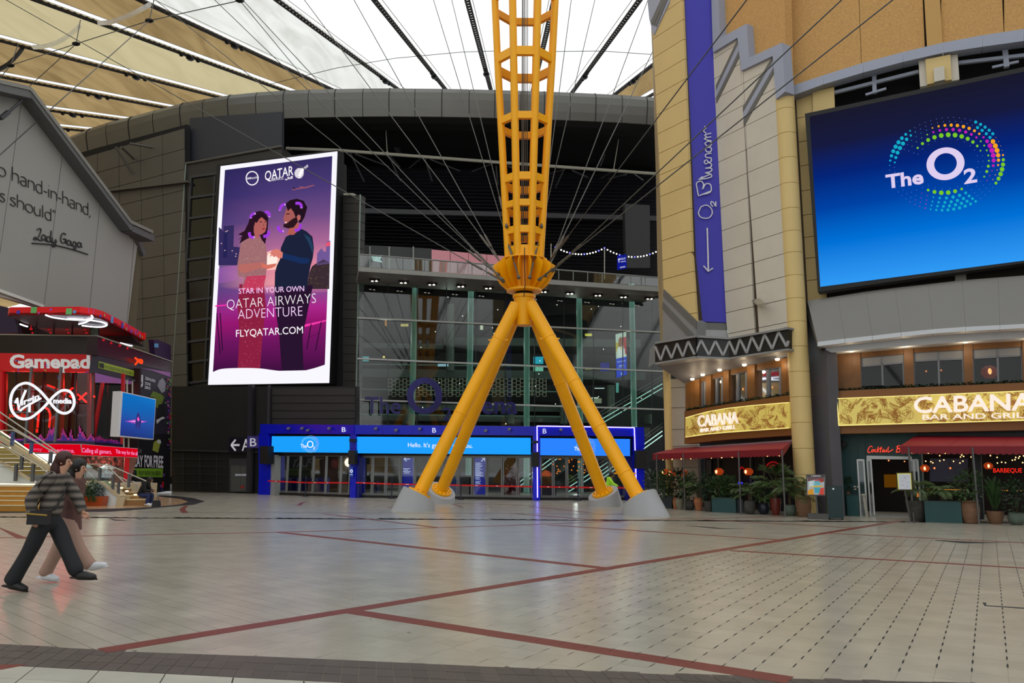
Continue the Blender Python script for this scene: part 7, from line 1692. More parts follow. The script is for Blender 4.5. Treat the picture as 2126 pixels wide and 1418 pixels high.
# upper storey of the right bay
w2 = [(1733, 735), (1800, 729), (1900, 721), (2000, 712), (2126, 703), (2330, 694)]; b2 = [(1720, 812), (1740, 810), (2126, 792), (2330, 784)]
winq = thing('window_3', (13, 24, 0), kind='structure')
ed = [1735, 1749, 1769, 1786, 1876, 1896, 2000, 2019, 2122, 2143, 2240]; gz = {1786: (743, 735), 1896: (732, 726.5), 2019: (726, 720), 2143: (718, 713)}
for i in range(len(ed)-1):
    x0, x1 = ed[i], ed[i+1]
    if x0 in gz:
        t0, t1 = gz[x0]
        k = MB(); pan(k, RP, [(x0, interp(w2, x0)), (x1, interp(w2, x1)), (x1, t1), (x0, t0)], 0, 0.3); k.build('lintel', M_wood, wr)
        xm = (x0+x1)/2; f = MB()
        for a, b in (((x0+1, t0), (x0+2, 803)), ((x1-1, t1), (x1+1, 799)), ((xm, (t0+t1)/2), (xm+2, 800)), ((x0, t0+.5), (x1, t1+.5)), ((x0, t0+18), (x1, t1+18))): f.beam(RP(*a, -0.1), RP(*b, -0.1), 0.06, 0.06)
        f.build('frame', M_wfr, winq)
        for a, b in ((x0, xm), (xm, x1)):
            k = MB(); ta, tb = lerp(t0, t1, (a-x0)/(x1-x0)), lerp(t0, t1, (b-x0)/(x1-x0))
            k.poly(RP.pts([(a+1, ta), (b-1, tb), (b+1, 800), (a+2, 802)], -0.14)); k.build('pane', M_wg, winq, fix=False)
            k = MB(); pan(k, RP, [(a+2, ta+2), (b-2, tb+2), (b-2, tb+16.5), (a+2, ta+16.5)], -0.08, 0.02); k.build('blind', M_blind, winq)
    else:
        k = MB(); pan(k, RP, [(x0+.15, interp(w2, x0)), (x1-.15, interp(w2, x1)), (x1+2, interp(b2, x1)), (x0+2, interp(b2, x0))], 0.06, 0.3); k.build('timber_plank', M_wood, wr)
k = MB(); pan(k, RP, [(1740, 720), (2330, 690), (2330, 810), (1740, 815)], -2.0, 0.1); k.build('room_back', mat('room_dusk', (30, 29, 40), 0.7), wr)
for x, y in ((1768, 729), (1880, 718.5), (2005, 710), (2140, 701)):
    p = RP(x, y, 0.45); k = MB(); k.lathe(p, [(0.001, -0.03), (0.07, -0.03), (0.09, 0.02), (0.09, 0.04)], 12); k.build('soffit_lamp', MATS['lamp_warm'], wr)
    l = bpy.data.lights.new('soffit_spot', 'POINT'); l.energy = 6; l.color = (1, 0.78, 0.5); l.shadow_soft_size = 0.06; o = bpy.data.objects.new('soffit_spot', l); COL.objects.link(o); o.parent = wr; o.location = p+RP.n*0.1-V3(0, 0, 0.22)-WL[wr]
for n, (x, y) in enumerate(((1923, 771), (1954, 769), (2054, 772))):
    pendant(x, y, RP, -0.8, 0.07 if n < 2 else 0.3, n, ['small lit bulb lamp, left one in the second upper window of the right bay', 'small lit bulb lamp, right one in the second upper window of the right bay', 'wide amber lampshade glowing in the third upper window of the right bay'][n], 0.5)
# right sign
rs = thing('restaurant_sign', RP(1930, 895, 0.5), 'long flat gold leaf-patterned sign with large white letters over the right bay', 'sign')
fx0 = [(1716, 812.5), (2126, 793.5), (2330, 786)]; fx1 = [(1722, 901), (2126, 893), (2330, 889)]
k = MB(); pan(k, RP, [(1716, 812.5), (2330, 785), (2330, 889), (1722, 901)], 0.45, 0.5); k.build('fascia', M_fb, rs)
gt = [(1737, 827), (2126, 811), (2330, 803)]; gb = [(1741, 884), (2126, 873), (2330, 868)]
k = MB(); pan(k, RP, [(1737, 827), (2320, 803.5), (2320, 868), (1741, 884)], 0.6, 0.1); k.build('gold_panel', M_gold, rs)
k = MB()
for l in ([(1737, 827.5), (2320, 804)], [(1741, 883.5), (2320, 867.5)], [(1737.5, 827.5), (1741.5, 883.5)]): k.tube([RP(*p, 0.62) for p in l], 0.014, 5)
k.build('edge_light', EDGE, rs, kind='stuff')
k = MB(); leafart(k, lambda x, y: RP(x, y, 0.61), 1741, 2150, lambda x: interp(gt, x), lambda x: interp(gb, x), 140, 0.0055, 5, 1.15); k.build('leaf_pattern', M_goldln, rs, kind='stuff', fix=False)
k = MB(); tx(k, 'CABANA', RP, 1897, 857, 2147, 850, 32, 0.76, None, 0.02, 0.1); k.build('letters', LET, rs)
k = MB(); tx(k, 'BAR AND GRILL', RP, 1915, 871.5, 2142, 867, 10.6, 0.76, None, 0.014, 0.06); k.build('letters', LET, rs)
# ground storey of the right bay
M_teal = mat('front_teal', (16, 66, 66), 0.45, noise=0.06, nscale=2)
GR = Pl(RP.A-Vector((RP.n.x, RP.n.y))*0.5, RP.B-Vector((RP.n.x, RP.n.y))*0.5)
def gpan(x0, x1, y0, m, name, off=0.0, th=0.2, y1=None, parent=None):
    k = MB(); a, b = GR(x0, y0, off), GR(x1, y0, off)
    c, d = (GR(x1, y1, off), GR(x0, y1, off)) if y1 else (base(GR, x1, off), base(GR, x0, off)); k.prism([a, b, c, d], -GR.n*th); return k.build(name, m, parent or wr)
for x0, x1 in ((1724, 1745), (1745.5, 1762), (1762.5, 1779), (1779.5, 1796)): gpan(x0, x1, 880, M_teal, 'teal_board')
gpan(1796, 1904, 880, M_teal, 'teal_header', y1=948)
gpan(1892, 1913, 940, M_teal, 'teal_board'); gpan(1904, 2330, 880, MATS['front_navy'], 'header_board', y1=943)
for x in (1914, 2018, 2036, 2150): gpan(x-1.5, x+1.5 if x != 2018 else x+18, 940, MATS['front_navy'] if x == 2018 else M_mull, 'front_mullion', 0.05, 0.1)
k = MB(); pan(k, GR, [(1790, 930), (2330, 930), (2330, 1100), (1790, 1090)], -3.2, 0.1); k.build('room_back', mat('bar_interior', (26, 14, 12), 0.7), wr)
k = MB(); pan(k, GR, [(1835, 985), (1868, 985), (1866, 1012), (1836, 1012)], -2.9, 0.05); k.build('lit_shelf', glow('amber_dim', (120, 74, 10), 0.5), wr)
k = MB(); pan(k, GR, rect(1930, 952, 2010, 1000), -2.0, 0.05); k.build('blue_reflection_panel', mat('dusk_blue', (56, 58, 96), 0.3), wr)
k = MB(); tx(k, 'BARBEQUE & GRILL', GR, 2062, 981, 2170, 981, 9, -1.0, None, 0.0); k.build('red_neon_words', glow('neon_bar', (255, 40, 24), 1.3), wr)
k = MB(); k.tube([GR(1925, 1016, -0.6), GR(2010, 1017, -0.6)], 0.012, 5); k.tube([GR(2060, 1018, -0.6), GR(2200, 1020, -0.6)], 0.012, 5); k.build('shelf_light', glow('shelf_amb', (220, 150, 60), 0.9), wr)
random.seed(17); k = MB()
for i in range(30): k.ball(GR(random.uniform(1920, 2126), random.uniform(944, 962), -random.uniform(0.4, 2)), 0.022, 6, 4)
k.build('fairy_bulbs', BULB, wr, kind='stuff')
for n, (x, y, r) in enumerate(((1920, 972, 0.17), (1940, 972, 0.06), (1973, 972, 0.06), (2052, 967, 0.16), (1845, 956, 0.05), (1878, 958, 0.04))):
    pendant(x, y, GR, 0.25 if n in (0, 3) else -1.0, r, n, ['hexagonal amber lamp right of the open doors', 'small bulb lamp, first right of the hexagonal lamp', 'small bulb lamp, second right of the hexagonal lamp', 'amber lamp left of the red neon words', 'small bulb lamp high in the open doorway, left one', 'small bulb lamp high in the open doorway, right one'][n], 0.25)
# glass door set, open
dd = thing('door_5', base(GR, 1845), kind='structure')
k = MB(); pan(k, GR, [(1799, 946), (1893, 948), (1893, 954), (1799, 953)], 0.1, 0.15); k.build('head', mat('door_silver', (170, 172, 170), 0.3, 0.5), dd)
for x0, x1, o in ((1780, 1793, 0.5), (1800, 1808, 0.15), (1888, 1896, 0.2), (1897, 1905, 0.6)):
    k = MB()
    for x in (x0, x1): k.beam(GR(x, 954, o), base(GR, x+3 if x < 1850 else x+2, o), 0.05, 0.05)
    k.beam(GR(x0, 955, o), GR(x1, 955, o), 0.05, 0.06); lf = k.build('door_leaf', MATS['door_silver'], dd)
    k = MB(); k.poly([GR(x0, 955, o), GR(x1, 955, o), base(GR, x1+2, o), base(GR, x0+2, o)]); k.build('pane', M_dg, lf, fix=False)
k = MB(); k.tube([GR(1793, 1030, 0.8), base(GR, 1795, 0.8)], 0.045, 10); k.ball(GR(1792.5, 1028, 0.8), 0.08, 10, 6, (1, 1, .6)); k.build('door_post', M_pipe, dd)
k = MB(); a = base(GR, 1808, 0.2, 0.02); b = base(GR, 1895, 0.2, 0.02); k.beam(a, b, 0.1, 0.04); k.build('threshold', M_mull, dd)
k = MB(); p = GR(1750, 922, 0.25); k.lathe(p, [(0.13, -0.1), (0.13, 0.1), (0.02, 0.12)], 14, axis=GR.n); k.beam(p, GR(1750, 922, -0.05), 0.05, 0.05); k.build('round_wall_speaker', M_black, label='round black speaker on the teal wall left of the neon script', cat='speaker')
ns = thing('neon_script', GR(1845, 942, 0.1), 'red neon handwriting above the open glass doors, partly behind the awning', 'sign')
def z8(l): return [(1780+x/7.878, 920+y/7.878) for x, y in l]
nst = [[(245, 70), (225, 48), (195, 70), (172, 120), (180, 152), (225, 145)], [(258, 108), (240, 108), (234, 132), (248, 146), (264, 132), (260, 110), (290, 112)], [(312, 108), (292, 106), (284, 130), (296, 146), (318, 136)], [(345, 60), (322, 145)], [(356, 100), (330, 122), (352, 146)],
       [(392, 60), (372, 140), (388, 146)], [(360, 88), (408, 82)], [(438, 106), (415, 112), (408, 138), (428, 144), (444, 110), (440, 142), (456, 138)], [(476, 104), (468, 140), (484, 140)], [(480, 84), (482, 86)], [(512, 60), (500, 110), (505, 145), (540, 130), (585, 102)],
       [(662, 50), (640, 140)], [(640, 62), (680, 40), (704, 58), (690, 82), (655, 90), (694, 98), (698, 128), (670, 146), (630, 148)]]
nst += [[(x, y) for x, y in l] for l in ([(760, 110), (740, 115), (732, 140), (752, 146), (768, 112), (764, 145), (780, 140)], [(800, 108), (796, 145)], [(798, 120), (812, 106), (826, 112)])]
k = MB(); strokes(k, GR, [z8(l) for l in nst], 0.012, 0.12, 6); k.build('tube', glow('neon_coral', (255, 70, 50), 1.5), ns)
# menu boards and stands
Mk = Kl(1674, 23.6, 1757, 23.2)
ms = thing('menu_stand', base(Mk, 1694), 'grey framed menu board with a bright drinks poster, beside the dark green host stand', 'stand')
k = MB(); pan(k, Mk, rect(1673.5, 985, 1714.5, 1029.5), 0, 0.08); k.build('frame', mat('frame_grey', (78, 76, 74), 0.4), ms)
k = MB(); k.poly(Mk.pts(rect(1676.5, 991, 1711.5, 1027), 0.005), (190, 196, 200))
for q, c in (([(1677, 991), (1711, 991), (1711, 1000), (1677, 999)], (120, 96, 96)), ([(1680, 999), (1692, 996), (1690, 1010), (1680, 1012)], (220, 240, 240)), ([(1686, 1000), (1702, 998), (1704, 1006), (1688, 1008)], (120, 200, 210)), ([(1700, 994), (1709, 994), (1709, 1001), (1700, 1001)], (206, 60, 50)), ([(1690, 1012), (1704, 1012), (1702, 1024), (1692, 1024)], (90, 180, 200)), ([(1677, 1018), (1688, 1014), (1690, 1027), (1677, 1027)], (240, 170, 60)), ([(1703, 1014), (1711, 1012), (1711, 1027), (1700, 1027)], (226, 90, 80)), ([(1680, 1009), (1708, 1008), (1708, 1011), (1680, 1012)], (230, 200, 80)), ([(1688, 997), (1700, 995), (1699, 998), (1689, 999)], (240, 120, 150))):
    k.poly(Mk.pts(q, 0.012), c)
k.build('poster', vcol('poster_lit', True, 0.6), ms, fix=False)
k = MB(); tx(k, 'CABANA', Mk, 1684, 989.8, 1704, 989.6, 3.2, 0.02); k.build('title', MWp, ms)
k = MB(); k.beam(Mk(1694, 1029, -0.04), base(Mk, 1694, -0.04), 0.10, 0.05); k.build('post', MATS['frame_grey'], ms)
k = MB(); k.box(base(Mk, 1694, -0.04)+V3(0, 0, 0.09), (0.62, 0.34, 0.18), -0.3); k.build('foot', MATS['frame_grey'], ms)
hs = thing('host_stand', base(Mk, 1731), 'dark green host stand cabinet with a small white round logo', 'cabinet')
k = MB(); a, b = Mk(1715.5, 1010.6, 0.1), Mk(1748, 1010.8, 0.1); k.prism([a, b, V3(b.x, b.y, 0.05), V3(a.x, a.y, 0.05)], V3(0.16, 0.5, 0)); k.build('body', mat('host_teal', (8, 42, 44), 0.35), hs)
k = MB(); k.prism([a+V3(0, 0, 0.0), b, b+V3(0.18, 0.54, 0), a+V3(0.18, 0.54, 0)], (0, 0, 0.02)); k.build('top', MATS['host_teal'], hs)
k = MB(); k.lathe(Mk(1730, 1015, 0.11), [(0.03, 0), (0.03, 0.012)], 14, axis=Mk.n); k.build('logo', MWp, hs)
for x in (1719, 1746): k = MB(); k.ball(base(Mk, x, 0.05)+V3(0, 0.06, 0.03), 0.03, 8, 6); k.build('caster', M_black, hs)
ct_ = thing('side_counter', base(GR, 1770, 0.5), 'low teal counter against the teal wall right of the host stand', 'counter')
k = MB(); a, b = GR(1757, 1028, 0.7), GR(1781, 1028, 0.7); k.prism([a, b, V3(b.x, b.y, 0), V3(a.x, a.y, 0)], -GR.n*0.45); k.build('body', M_teal, ct_); k = MB(); k.prism([a+GR.n*.03, b+GR.n*.03, b-GR.n*0.48, a-GR.n*0.48], (0, 0, 0.03)); k.build('top', MATS['host_teal'], ct_)
k = MB()
for x, y in ((1772, 1008.5), (1779, 1009), (1773, 1014)): k.prism(GR.pts(rect(x, y, x+5, y+3.4), 0.05), -GR.n*0.03)
k.build('wall_sockets', M_wp, wr, kind='stuff')
Mr = Kl(1860, 22.6, 1893, 22.2)
mr = thing('lit_menu', base(Mr, 1884), 'lit white menu on a slim grey post in front of the doorway', 'stand')
k = MB(); pan(k, Mr, [(1860, 981), (1893, 980), (1894.5, 1018), (1862, 1019)], 0, 0.07); k.build('case', mat('case_olive', (70, 66, 30), 0.4), mr)
k = MB(); k.poly(Mr.pts([(1862.5, 983), (1891, 982.5), (1893, 1016), (1865, 1016)], 0.006), (240, 236, 140)); k.poly(Mr.pts([(1865, 985), (1889.5, 984.5), (1891.5, 1016), (1867, 1016)], 0.010), (205, 210, 216))
random.seed(6)
for i in range(26): x = random.uniform(1868, 1886); y = random.uniform(988, 1013); k.poly(Mr.pts([(x, y), (x+3, y), (x+3, y+.5), (x, y+.5)], 0.014), random.choice([(150, 150, 160), (180, 120, 130), (160, 165, 170)]))
k.build('menu_sheet', vcol('poster_lit', True, 0.6), mr, fix=False)
k = MB(); k.beam(Mr(1879, 1018, -0.03), base(Mr, 1885, -0.03), 0.04, 0.04); k.build('post', M_post, mr); k = MB(); k.lathe(base(Mr, 1885, -0.03), [(0.16, 0), (0.16, 0.015), (0.03, 0.03)], 14); k.build('foot', M_post, mr)
# ================================================================ PLANTS
M_l1 = mat('leaf_dark', (34, 58, 34), 0.45, island=0.45); M_l2 = mat('leaf_mid', (58, 84, 46), 0.45, island=0.4); M_l3 = mat('leaf_blue', (70, 88, 84), 0.5, island=0.4); M_l4 = mat('leaf_palm', (66, 86, 40), 0.45, island=0.35)
M_soil = mat('soil', (38, 30, 24), 0.9); M_bark = mat('bark', (74, 58, 42), 0.8)
def leaf(k, p, d, L, w, n=None):
    d = d.normalized(); s = d.cross(V3(0, 0, 1) if abs(d.z) < 0.95 else V3(1, 0, 0)).normalized()
    if n: s = (s+n*random.uniform(-0.6, 0.6)).normalized()
    b = d.cross(s).normalized()*L*0.10
    a = p; q = p+d*L*0.5-b; t = p+d*L+V3(0, 0, -L*0.15)
    k.add([a, q+s*w/2+b*0.8, t, q-s*w/2+b*0.8, q], [[0, 1, 4], [1, 2, 4], [2, 3, 4], [3, 0, 4]])
def bush(k, c, rx, rz, n, L, w, up=0.3):
    for i in range(n):
        a = random.uniform(0, 2*pi); e = math.acos(random.uniform(-0.85, 1)); r = random.uniform(0.45, 1.0)
        v = V3(sin(e)*cos(a)*rx, sin(e)*sin(a)*rx, cos(e)*rz)*r; d = V3(v.x/rx, v.y/rx, v.z/rz+up)+V3(random.uniform(-.5, .5), random.uniform(-.5, .5), random.uniform(-.5, .5))
        leaf(k, c+v, d, L*random.uniform(0.7, 1.4), w*random.uniform(0.8, 1.5), V3(random.uniform(-1, 1), random.uniform(-1, 1), 0))
def palm(k, c, n, L, droop=0.6, lw=0.03, lift=0.9):
    for i in range(n):
        a = 2*pi*i/n+random.uniform(-.3, .3); el = random.uniform(0.15, 1.2)*lift; l = L*random.uniform(0.75, 1.1); P_ = []
        for j in range(9):
            t = j/8; P_.append(c+V3(cos(a)*cos(el)*l*t, sin(a)*cos(el)*l*t, sin(el)*l*t-droop*l*t*t*0.6))
        for j in range(8):
            d = (P_[j+1]-P_[j]).normalized(); s = d.cross(V3(0, 0, 1)).normalized(); k.add([P_[j]+s*.004, P_[j+1]+s*.004, P_[j+1]-s*.004, P_[j]-s*.004], [[0, 1, 2, 3]])
            if j > 0:
                for sg in (-1, 1):
                    for h in (0, 0.5):
                        q = P_[j].lerp(P_[j+1], h); ll = l*0.32*(1-abs(j/8-0.4)); e = d*0.5+s*sg*0.8+V3(0, 0, -0.25); leaf(k, q, e, ll, lw)
def fan(k, c, n, L):
    for i in range(n):
        a = random.uniform(0, 2*pi); el = random.uniform(-0.1, 1.3); d = V3(cos(a)*cos(el), sin(a)*cos(el), sin(el)); m = c+d*L*0.45
        for j in range(9):
            b = (j-4)*0.22; s = d.cross(V3(0, 0, 1)).normalized(); e = d*cos(b)+s*sin(b)+V3(0, 0, -0.15); leaf(k, m, e, L*0.6, 0.028)
        k.add([c, c+V3(.006, 0, .006), m+V3(.006, 0, .006), m], [[0, 1, 2, 3]])
TERR = mat('terracotta', (176, 112, 76), 0.7, noise=0.12, nscale=4, bump=0.15, bscale=20); TERD = mat('terracotta_brown', (120, 88, 66), 0.7, noise=0.15, nscale=5, bump=0.2)
STONE = mat('pale_stone_pot', (128, 124, 106), 0.8, noise=0.18, nscale=5, bump=0.2); DST = mat('dark_stone_pot', (66, 64, 60), 0.8, noise=0.3, nscale=9, bump=0.4, bscale=30); GRN = mat('grey_green_pot', (86, 100, 88), 0.7, noise=0.2, nscale=9, bump=0.3, bscale=30)
NAVYP = mat('navy_pot', (34, 38, 50), 0.35); MAR = mat('maroon_glaze', (98, 34, 26), 0.18); TEALP = mat('teal_planter', (14, 66, 68), 0.4); TEALD = mat('teal_planter_dark', (10, 30, 38), 0.4)
profs = {
 'amphora': [(0.52, 0), (0.62, .04), (0.78, .3), (1.0, .62), (0.96, .8), (0.78, .92), (0.98, .97), (1.0, 1.0), (0.86, 1.0), (0.8, .94)],
 'barrel': [(0.66, 0), (0.72, .03), (0.92, .3), (1.0, .6), (0.95, .85), (0.86, .94), (0.98, .965), (0.98, 1.0), (0.86, 1.0), (0.82, .93)],
 'bowl': [(0.5, 0), (0.6, .03), (0.9, .3), (1.0, .55), (0.9, .85), (0.78, .97), (0.84, 1.0), (0.72, 1.0), (0.7, .92)],
 'tall': [(0.62, 0), (0.68, .03), (0.82, .25), (0.96, .55), (1.0, .8), (0.98, 1.0), (0.88, 1.0), (0.86, .93)],
 'cup': [(0.62, 0), (0.66, .02), (0.86, .5), (0.98, .93), (1.0, 1.0), (0.9, 1.0), (0.88, .93)]}
def pot(x0, x1, yt, yb, kind, m, label, plant, Y=None, ribs=False):
    xm = (x0+x1)/2; g = G(xm, yb); w = (x1-x0)/1631*g.y; R = w/2*0.98; c = V3(g.x, g.y, 0)+V3(g.x, g.y, 0).normalized()*R*0.5
    h = D(xm, yt, c.y).z-0.02
    t = thing('potted_plant', c, label, 'plant', 'potted plants before the restaurant')
    if kind == 'box':
        k = MB(); d = min(0.45, w*0.5)
        rz = -0.46; k.box(c+V3(0, 0.12, h/2), (w, d, h), rz); k.build('planter', m, t); k = MB(); k.box(c+V3(0, 0.12, h+0.003), (w-0.06, d-0.06, 0.012), rz); k.build('soil', M_soil, t)
        c2 = c+V3(0, 0.12, 0)
    else:
        pr = [(r*R, z*h) for r, z in profs[kind]]
        if ribs:
            p2 = []
            for (r0, z0), (r1, z1) in zip(pr[:6], pr[1:7]):
                n = 4
                for i in range(n): p2 += [(lerp(r0, r1, i/n), lerp(z0, z1, i/n)), (lerp(r0, r1, (i+.6)/n)+R*0.02, lerp(z0, z1, (i+.6)/n))]
            pr = p2+pr[6:]
        k = MB(); k.lathe(c, pr, 24); k.build('pot', m, t, smooth=not ribs); k = MB(); k.lathe(c, [(0.001, h*0.93), (R*0.8, h*0.93)], 16); k.build('soil', M_soil, t, fix=False); c2 = c
    tp = c2+V3(0, 0, h); k = MB(); kd, hh, n = plant; hh = D(xm, hh, c2.y).z-h; hh = max(hh, 0.25)
    if kd == 'bush':
        for i in range(3 if kind != 'box' else 6):
            dx = random.uniform(-.3, .3)*w if kind == 'box' else random.uniform(-.1, .1); s = MB(); s.tube([tp+V3(dx, 0, -0.03), tp+V3(dx*1.3, 0, hh*0.5)], 0.012, 5); s.build('stem', M_bark, t)
        if kind == 'box':
            for dx in (-w*.3, 0, w*.3): bush(k, tp+V3(dx, 0, hh*0.5), max(0.28, w*0.24), hh*0.62, n*2, 0.15, 0.06)
        else: bush(k, tp+V3(0, 0, hh*0.52), max(0.34, R*1.7), hh*0.60, n*2, 0.15, 0.065)
        k.build('foliage', M_l1 if n % 2 else M_l2, t, fix=False)
    elif kd == 'big':
        bush(k, tp+V3(0, 0, hh*0.5), max(0.32, R*1.5), hh*0.55, n, 0.30, 0.14); k.build('foliage', M_l1, t, fix=False); s = MB(); s.tube([tp+V3(0, 0, -.03), tp+V3(0.02, 0, hh*0.5)], 0.02, 5); s.build('stem', M_bark, t)
    elif kd == 'palm':
        s = MB(); s.tube([tp+V3(0, 0, -.03), tp+V3(0, 0, hh*0.35)], [0.05, 0.035], 8); s.build('stem', M_bark, t); palm(k, tp+V3(0, 0, hh*0.35), n, hh*0.95, 0.9); k.build('foliage', M_l4, t, fix=False)
    elif kd == 'fan':
        s = MB(); s.tube([tp+V3(0, 0, -.03), tp+V3(0, 0, hh*0.45)], [0.07, 0.05], 8); s.build('stem', M_bark, t); fan(k, tp+V3(0, 0, hh*0.45), n, hh*0.75); k.build('foliage', M_l4, t, fix=False)
    elif kd == 'spike':
        for i in range(n):
            a = random.uniform(0, 2*pi); leaf(k, tp+V3(cos(a)*.04, sin(a)*.04, random.uniform(0, hh*.5)), V3(cos(a)*0.3, sin(a)*0.3, 1), hh*0.6, 0.03)
        k.build('foliage', M_l2, t, fix=False)
    return t
random.seed(40)
pot(1352, 1361, 1030, 1050, 'tall', TERR, 'small dark orange clay pot at the far left end of the pots, behind the footing', ('big', 978, 60))
pot(1361, 1372.6, 1027.5, 1054, 'tall', TERR, 'tall plain clay pot left of the first dark green box', ('bush', 980, 121))
pot(1373, 1398, 1027.5, 1056, 'box', TEALD, 'first dark green planter box, at the left end of the row', ('bush', 982, 80))
pot(1397, 1407, 1031, 1057, 'amphora', TERR, 'narrow clay jar peeking out left of the pale stone pot', ('bush', 985, 61))
pot(1402, 1421, 1035, 1058, 'cup', STONE, 'pale stone pot with spotted leaves beside the dark stone one', ('big', 974, 70))
pot(1420, 1444.5, 1037, 1059, 'bowl', DST, 'low dark stone pot right of the pale stone pot', ('bush', 986, 200))
pot(1441, 1460.4, 1032, 1060, 'amphora', TERR, 'small ribbed orange amphora jar in the middle of the left row', ('palm', 975, 9), ribs=True)
pot(1461.5, 1481.6, 1039, 1062.5, 'cup', DST, 'dark grey pot left of the long green box', ('bush', 987, 161))
pot(1483, 1532, 1032, 1064.6, 'box', TEALP, 'long green planter box under the left red awning', ('bush', 992, 120))
pot(1532, 1546, 1036, 1065, 'box', TEALD, 'narrow dark planter box right of the long green one', ('palm', 985, 10))
pot(1544.7, 1569.4, 1038, 1067.8, 'bowl', DST, 'round speckled dark pot with a glossy rim, left of the navy pot', ('palm', 1000, 8))
pot(1573.7, 1599, 1043, 1067.8, 'bowl', NAVYP, 'navy blue pot between the speckled pot and the maroon one', ('bush', 1000, 150))
pot(1600, 1622.4, 1033, 1070, 'tall', MAR, 'tall glossy maroon pot holding a fan palm', ('fan', 965, 26))
pot(1627.7, 1654, 1046.6, 1071, 'bowl', GRN, 'squat grey-green pot right of the maroon pot', ('palm', 975, 12))
pot(1654, 1685, 1031, 1073, 'barrel', TERD, 'large ribbed brown clay jar at the foot of the round column', ('palm', 968, 10), ribs=True)
pot(1884, 1927, 1038, 1082.6, 'cup', DST, 'big rough dark stone pot right of the lit menu', ('palm', 975, 12))
pot(1930, 1997, 1039, 1086, 'box', TEALP, 'large green planter box right of the rough stone pot', ('palm', 985, 22))
pot(1997, 2035, 1038, 1087, 'barrel', TERD, 'large ribbed clay barrel pot right of the green box, near the right edge', ('bush', 980, 170), ribs=True)
pot(2050, 2085, 1060, 1088, 'cup', TERD, 'small plain brown pot with tall spiky plant near the right edge', ('spike', 985, 130))
pot(2095, 2128, 1062.5, 1090, 'bowl', GRN, 'grey pot cut by the right edge of the picture', ('bush', 1000, 141))
# small flame lamp in the stone pot, topiary on the counter
k = MB(); k.ball(GR(1903, 1027, 0.9), 0.06, 8, 6, (1, 1, 1.4)); k.build('flame_lamp', glow('flame', (255, 120, 40), 2), label='small orange flame-shaped light in the rough stone pot', cat='lamp')
tp_ = thing('topiary', GR(1761, 1027, 0.45), 'small ball topiary on the teal counter', 'plant')
k = MB(); k.lathe(GR(1761, 1027, 0.45), [(0.06, 0), (0.075, 0.1), (0.06, 0.1)], 10); k.build('pot', TERD, tp_); k = MB(); random.seed(3); bush(k, GR(1761, 998, 0.45), 0.14, 0.14, 160, 0.06, 0.04); bush(k, GR(1763, 1016, 0.45), 0.10, 0.06, 70, 0.06, 0.04); k.build('foliage', M_l1, tp_, fix=False)
k = MB(); k.tube([GR(1761, 1026, 0.45), GR(1761, 1000, 0.45)], 0.01, 5); k.build('stem', M_bark, tp_)
# ivy along the sign tops
def ivy(label, S, xs, yf, n):
    k = MB(); random.seed(n); t = thing('ivy_trough', S(xs[0], yf(xs[0])), label, 'plant')
    for i in range(n):
        x = random.uniform(*xs); p = S(x, yf(x)+random.uniform(-3.5, 1.5)+(2.5 if random.random() < 0.12 else 0)); a = random.uniform(0, 2*pi); leaf(k, p+V3(0, random.uniform(-.06, .06), 0), V3(cos(a), sin(a), random.uniform(-0.6, 0.8)), 0.10, 0.07)
    k.build('foliage', M_l1, t, fix=False)
    k = MB(); m = 14
    pts = [S(lerp(xs[0], xs[1], i/m), yf(lerp(xs[0], xs[1], i/m))+2) for i in range(m+1)]; k.tube(pts, 0.035, 5); k.build('trough', M_soil, t)
def SLi(x, y): 
    i = max(j for j in range(len(sx)) if sx[j] <= x); i = min(i, len(sx)-2); return Plp(sx[i], Yc(sx[i])-0.35, sx[i+1], Yc(sx[i+1])-0.35)(x, y, -0.12)
ivy('trailing dark ivy along the top of the curved left sign', SLi, (1424, 1640), lambda x: interp(f_top, x)-1.5, 620)
ivy('trailing dark ivy along the top of the long right sign', lambda x, y: RP(x, y, 0.3), (1735, 2180), lambda x: interp(fx0, x)-1, 1000)
# planter by the stairs
fb = thing('flower_planter', base(LWp, 187, 0.5), 'copper orange planter with mixed green and bluish shrubs against the white stair wall', 'plant')
k = MB(); k.prism([LWp(157, 1031, 0.55), LWp(214, 1031, 0.55), base(LWp, 214, 0.55), base(LWp, 157, 0.55)], -LWp.n*0.45); k.build('planter', mat('copper_orange', (176, 78, 34), 0.35, 0.3), fb)
random.seed(9); k = MB(); bush(k, LWp(175, 1022, 0.35), 0.34, 0.26, 260, 0.11, 0.05); bush(k, LWp(190, 1016, 0.35), 0.24, 0.34, 220, 0.12, 0.05); k.build('foliage', M_l2, fb, fix=False)
k = MB(); bush(k, LWp(205, 1022, 0.3), 0.24, 0.28, 240, 0.09, 0.045); bush(k, LWp(165, 1016, 0.3), 0.2, 0.2, 80, 0.08, 0.04); k.build('foliage', M_l3, fb, fix=False)
k = MB(); [leaf(k, LWp(random.uniform(182, 200), random.uniform(1026, 1036), 0.62), V3(random.uniform(-.3, .3), 0, -1), 0.14, 0.05) for _ in range(50)]; k.build('foliage', M_l2, fb, fix=False)
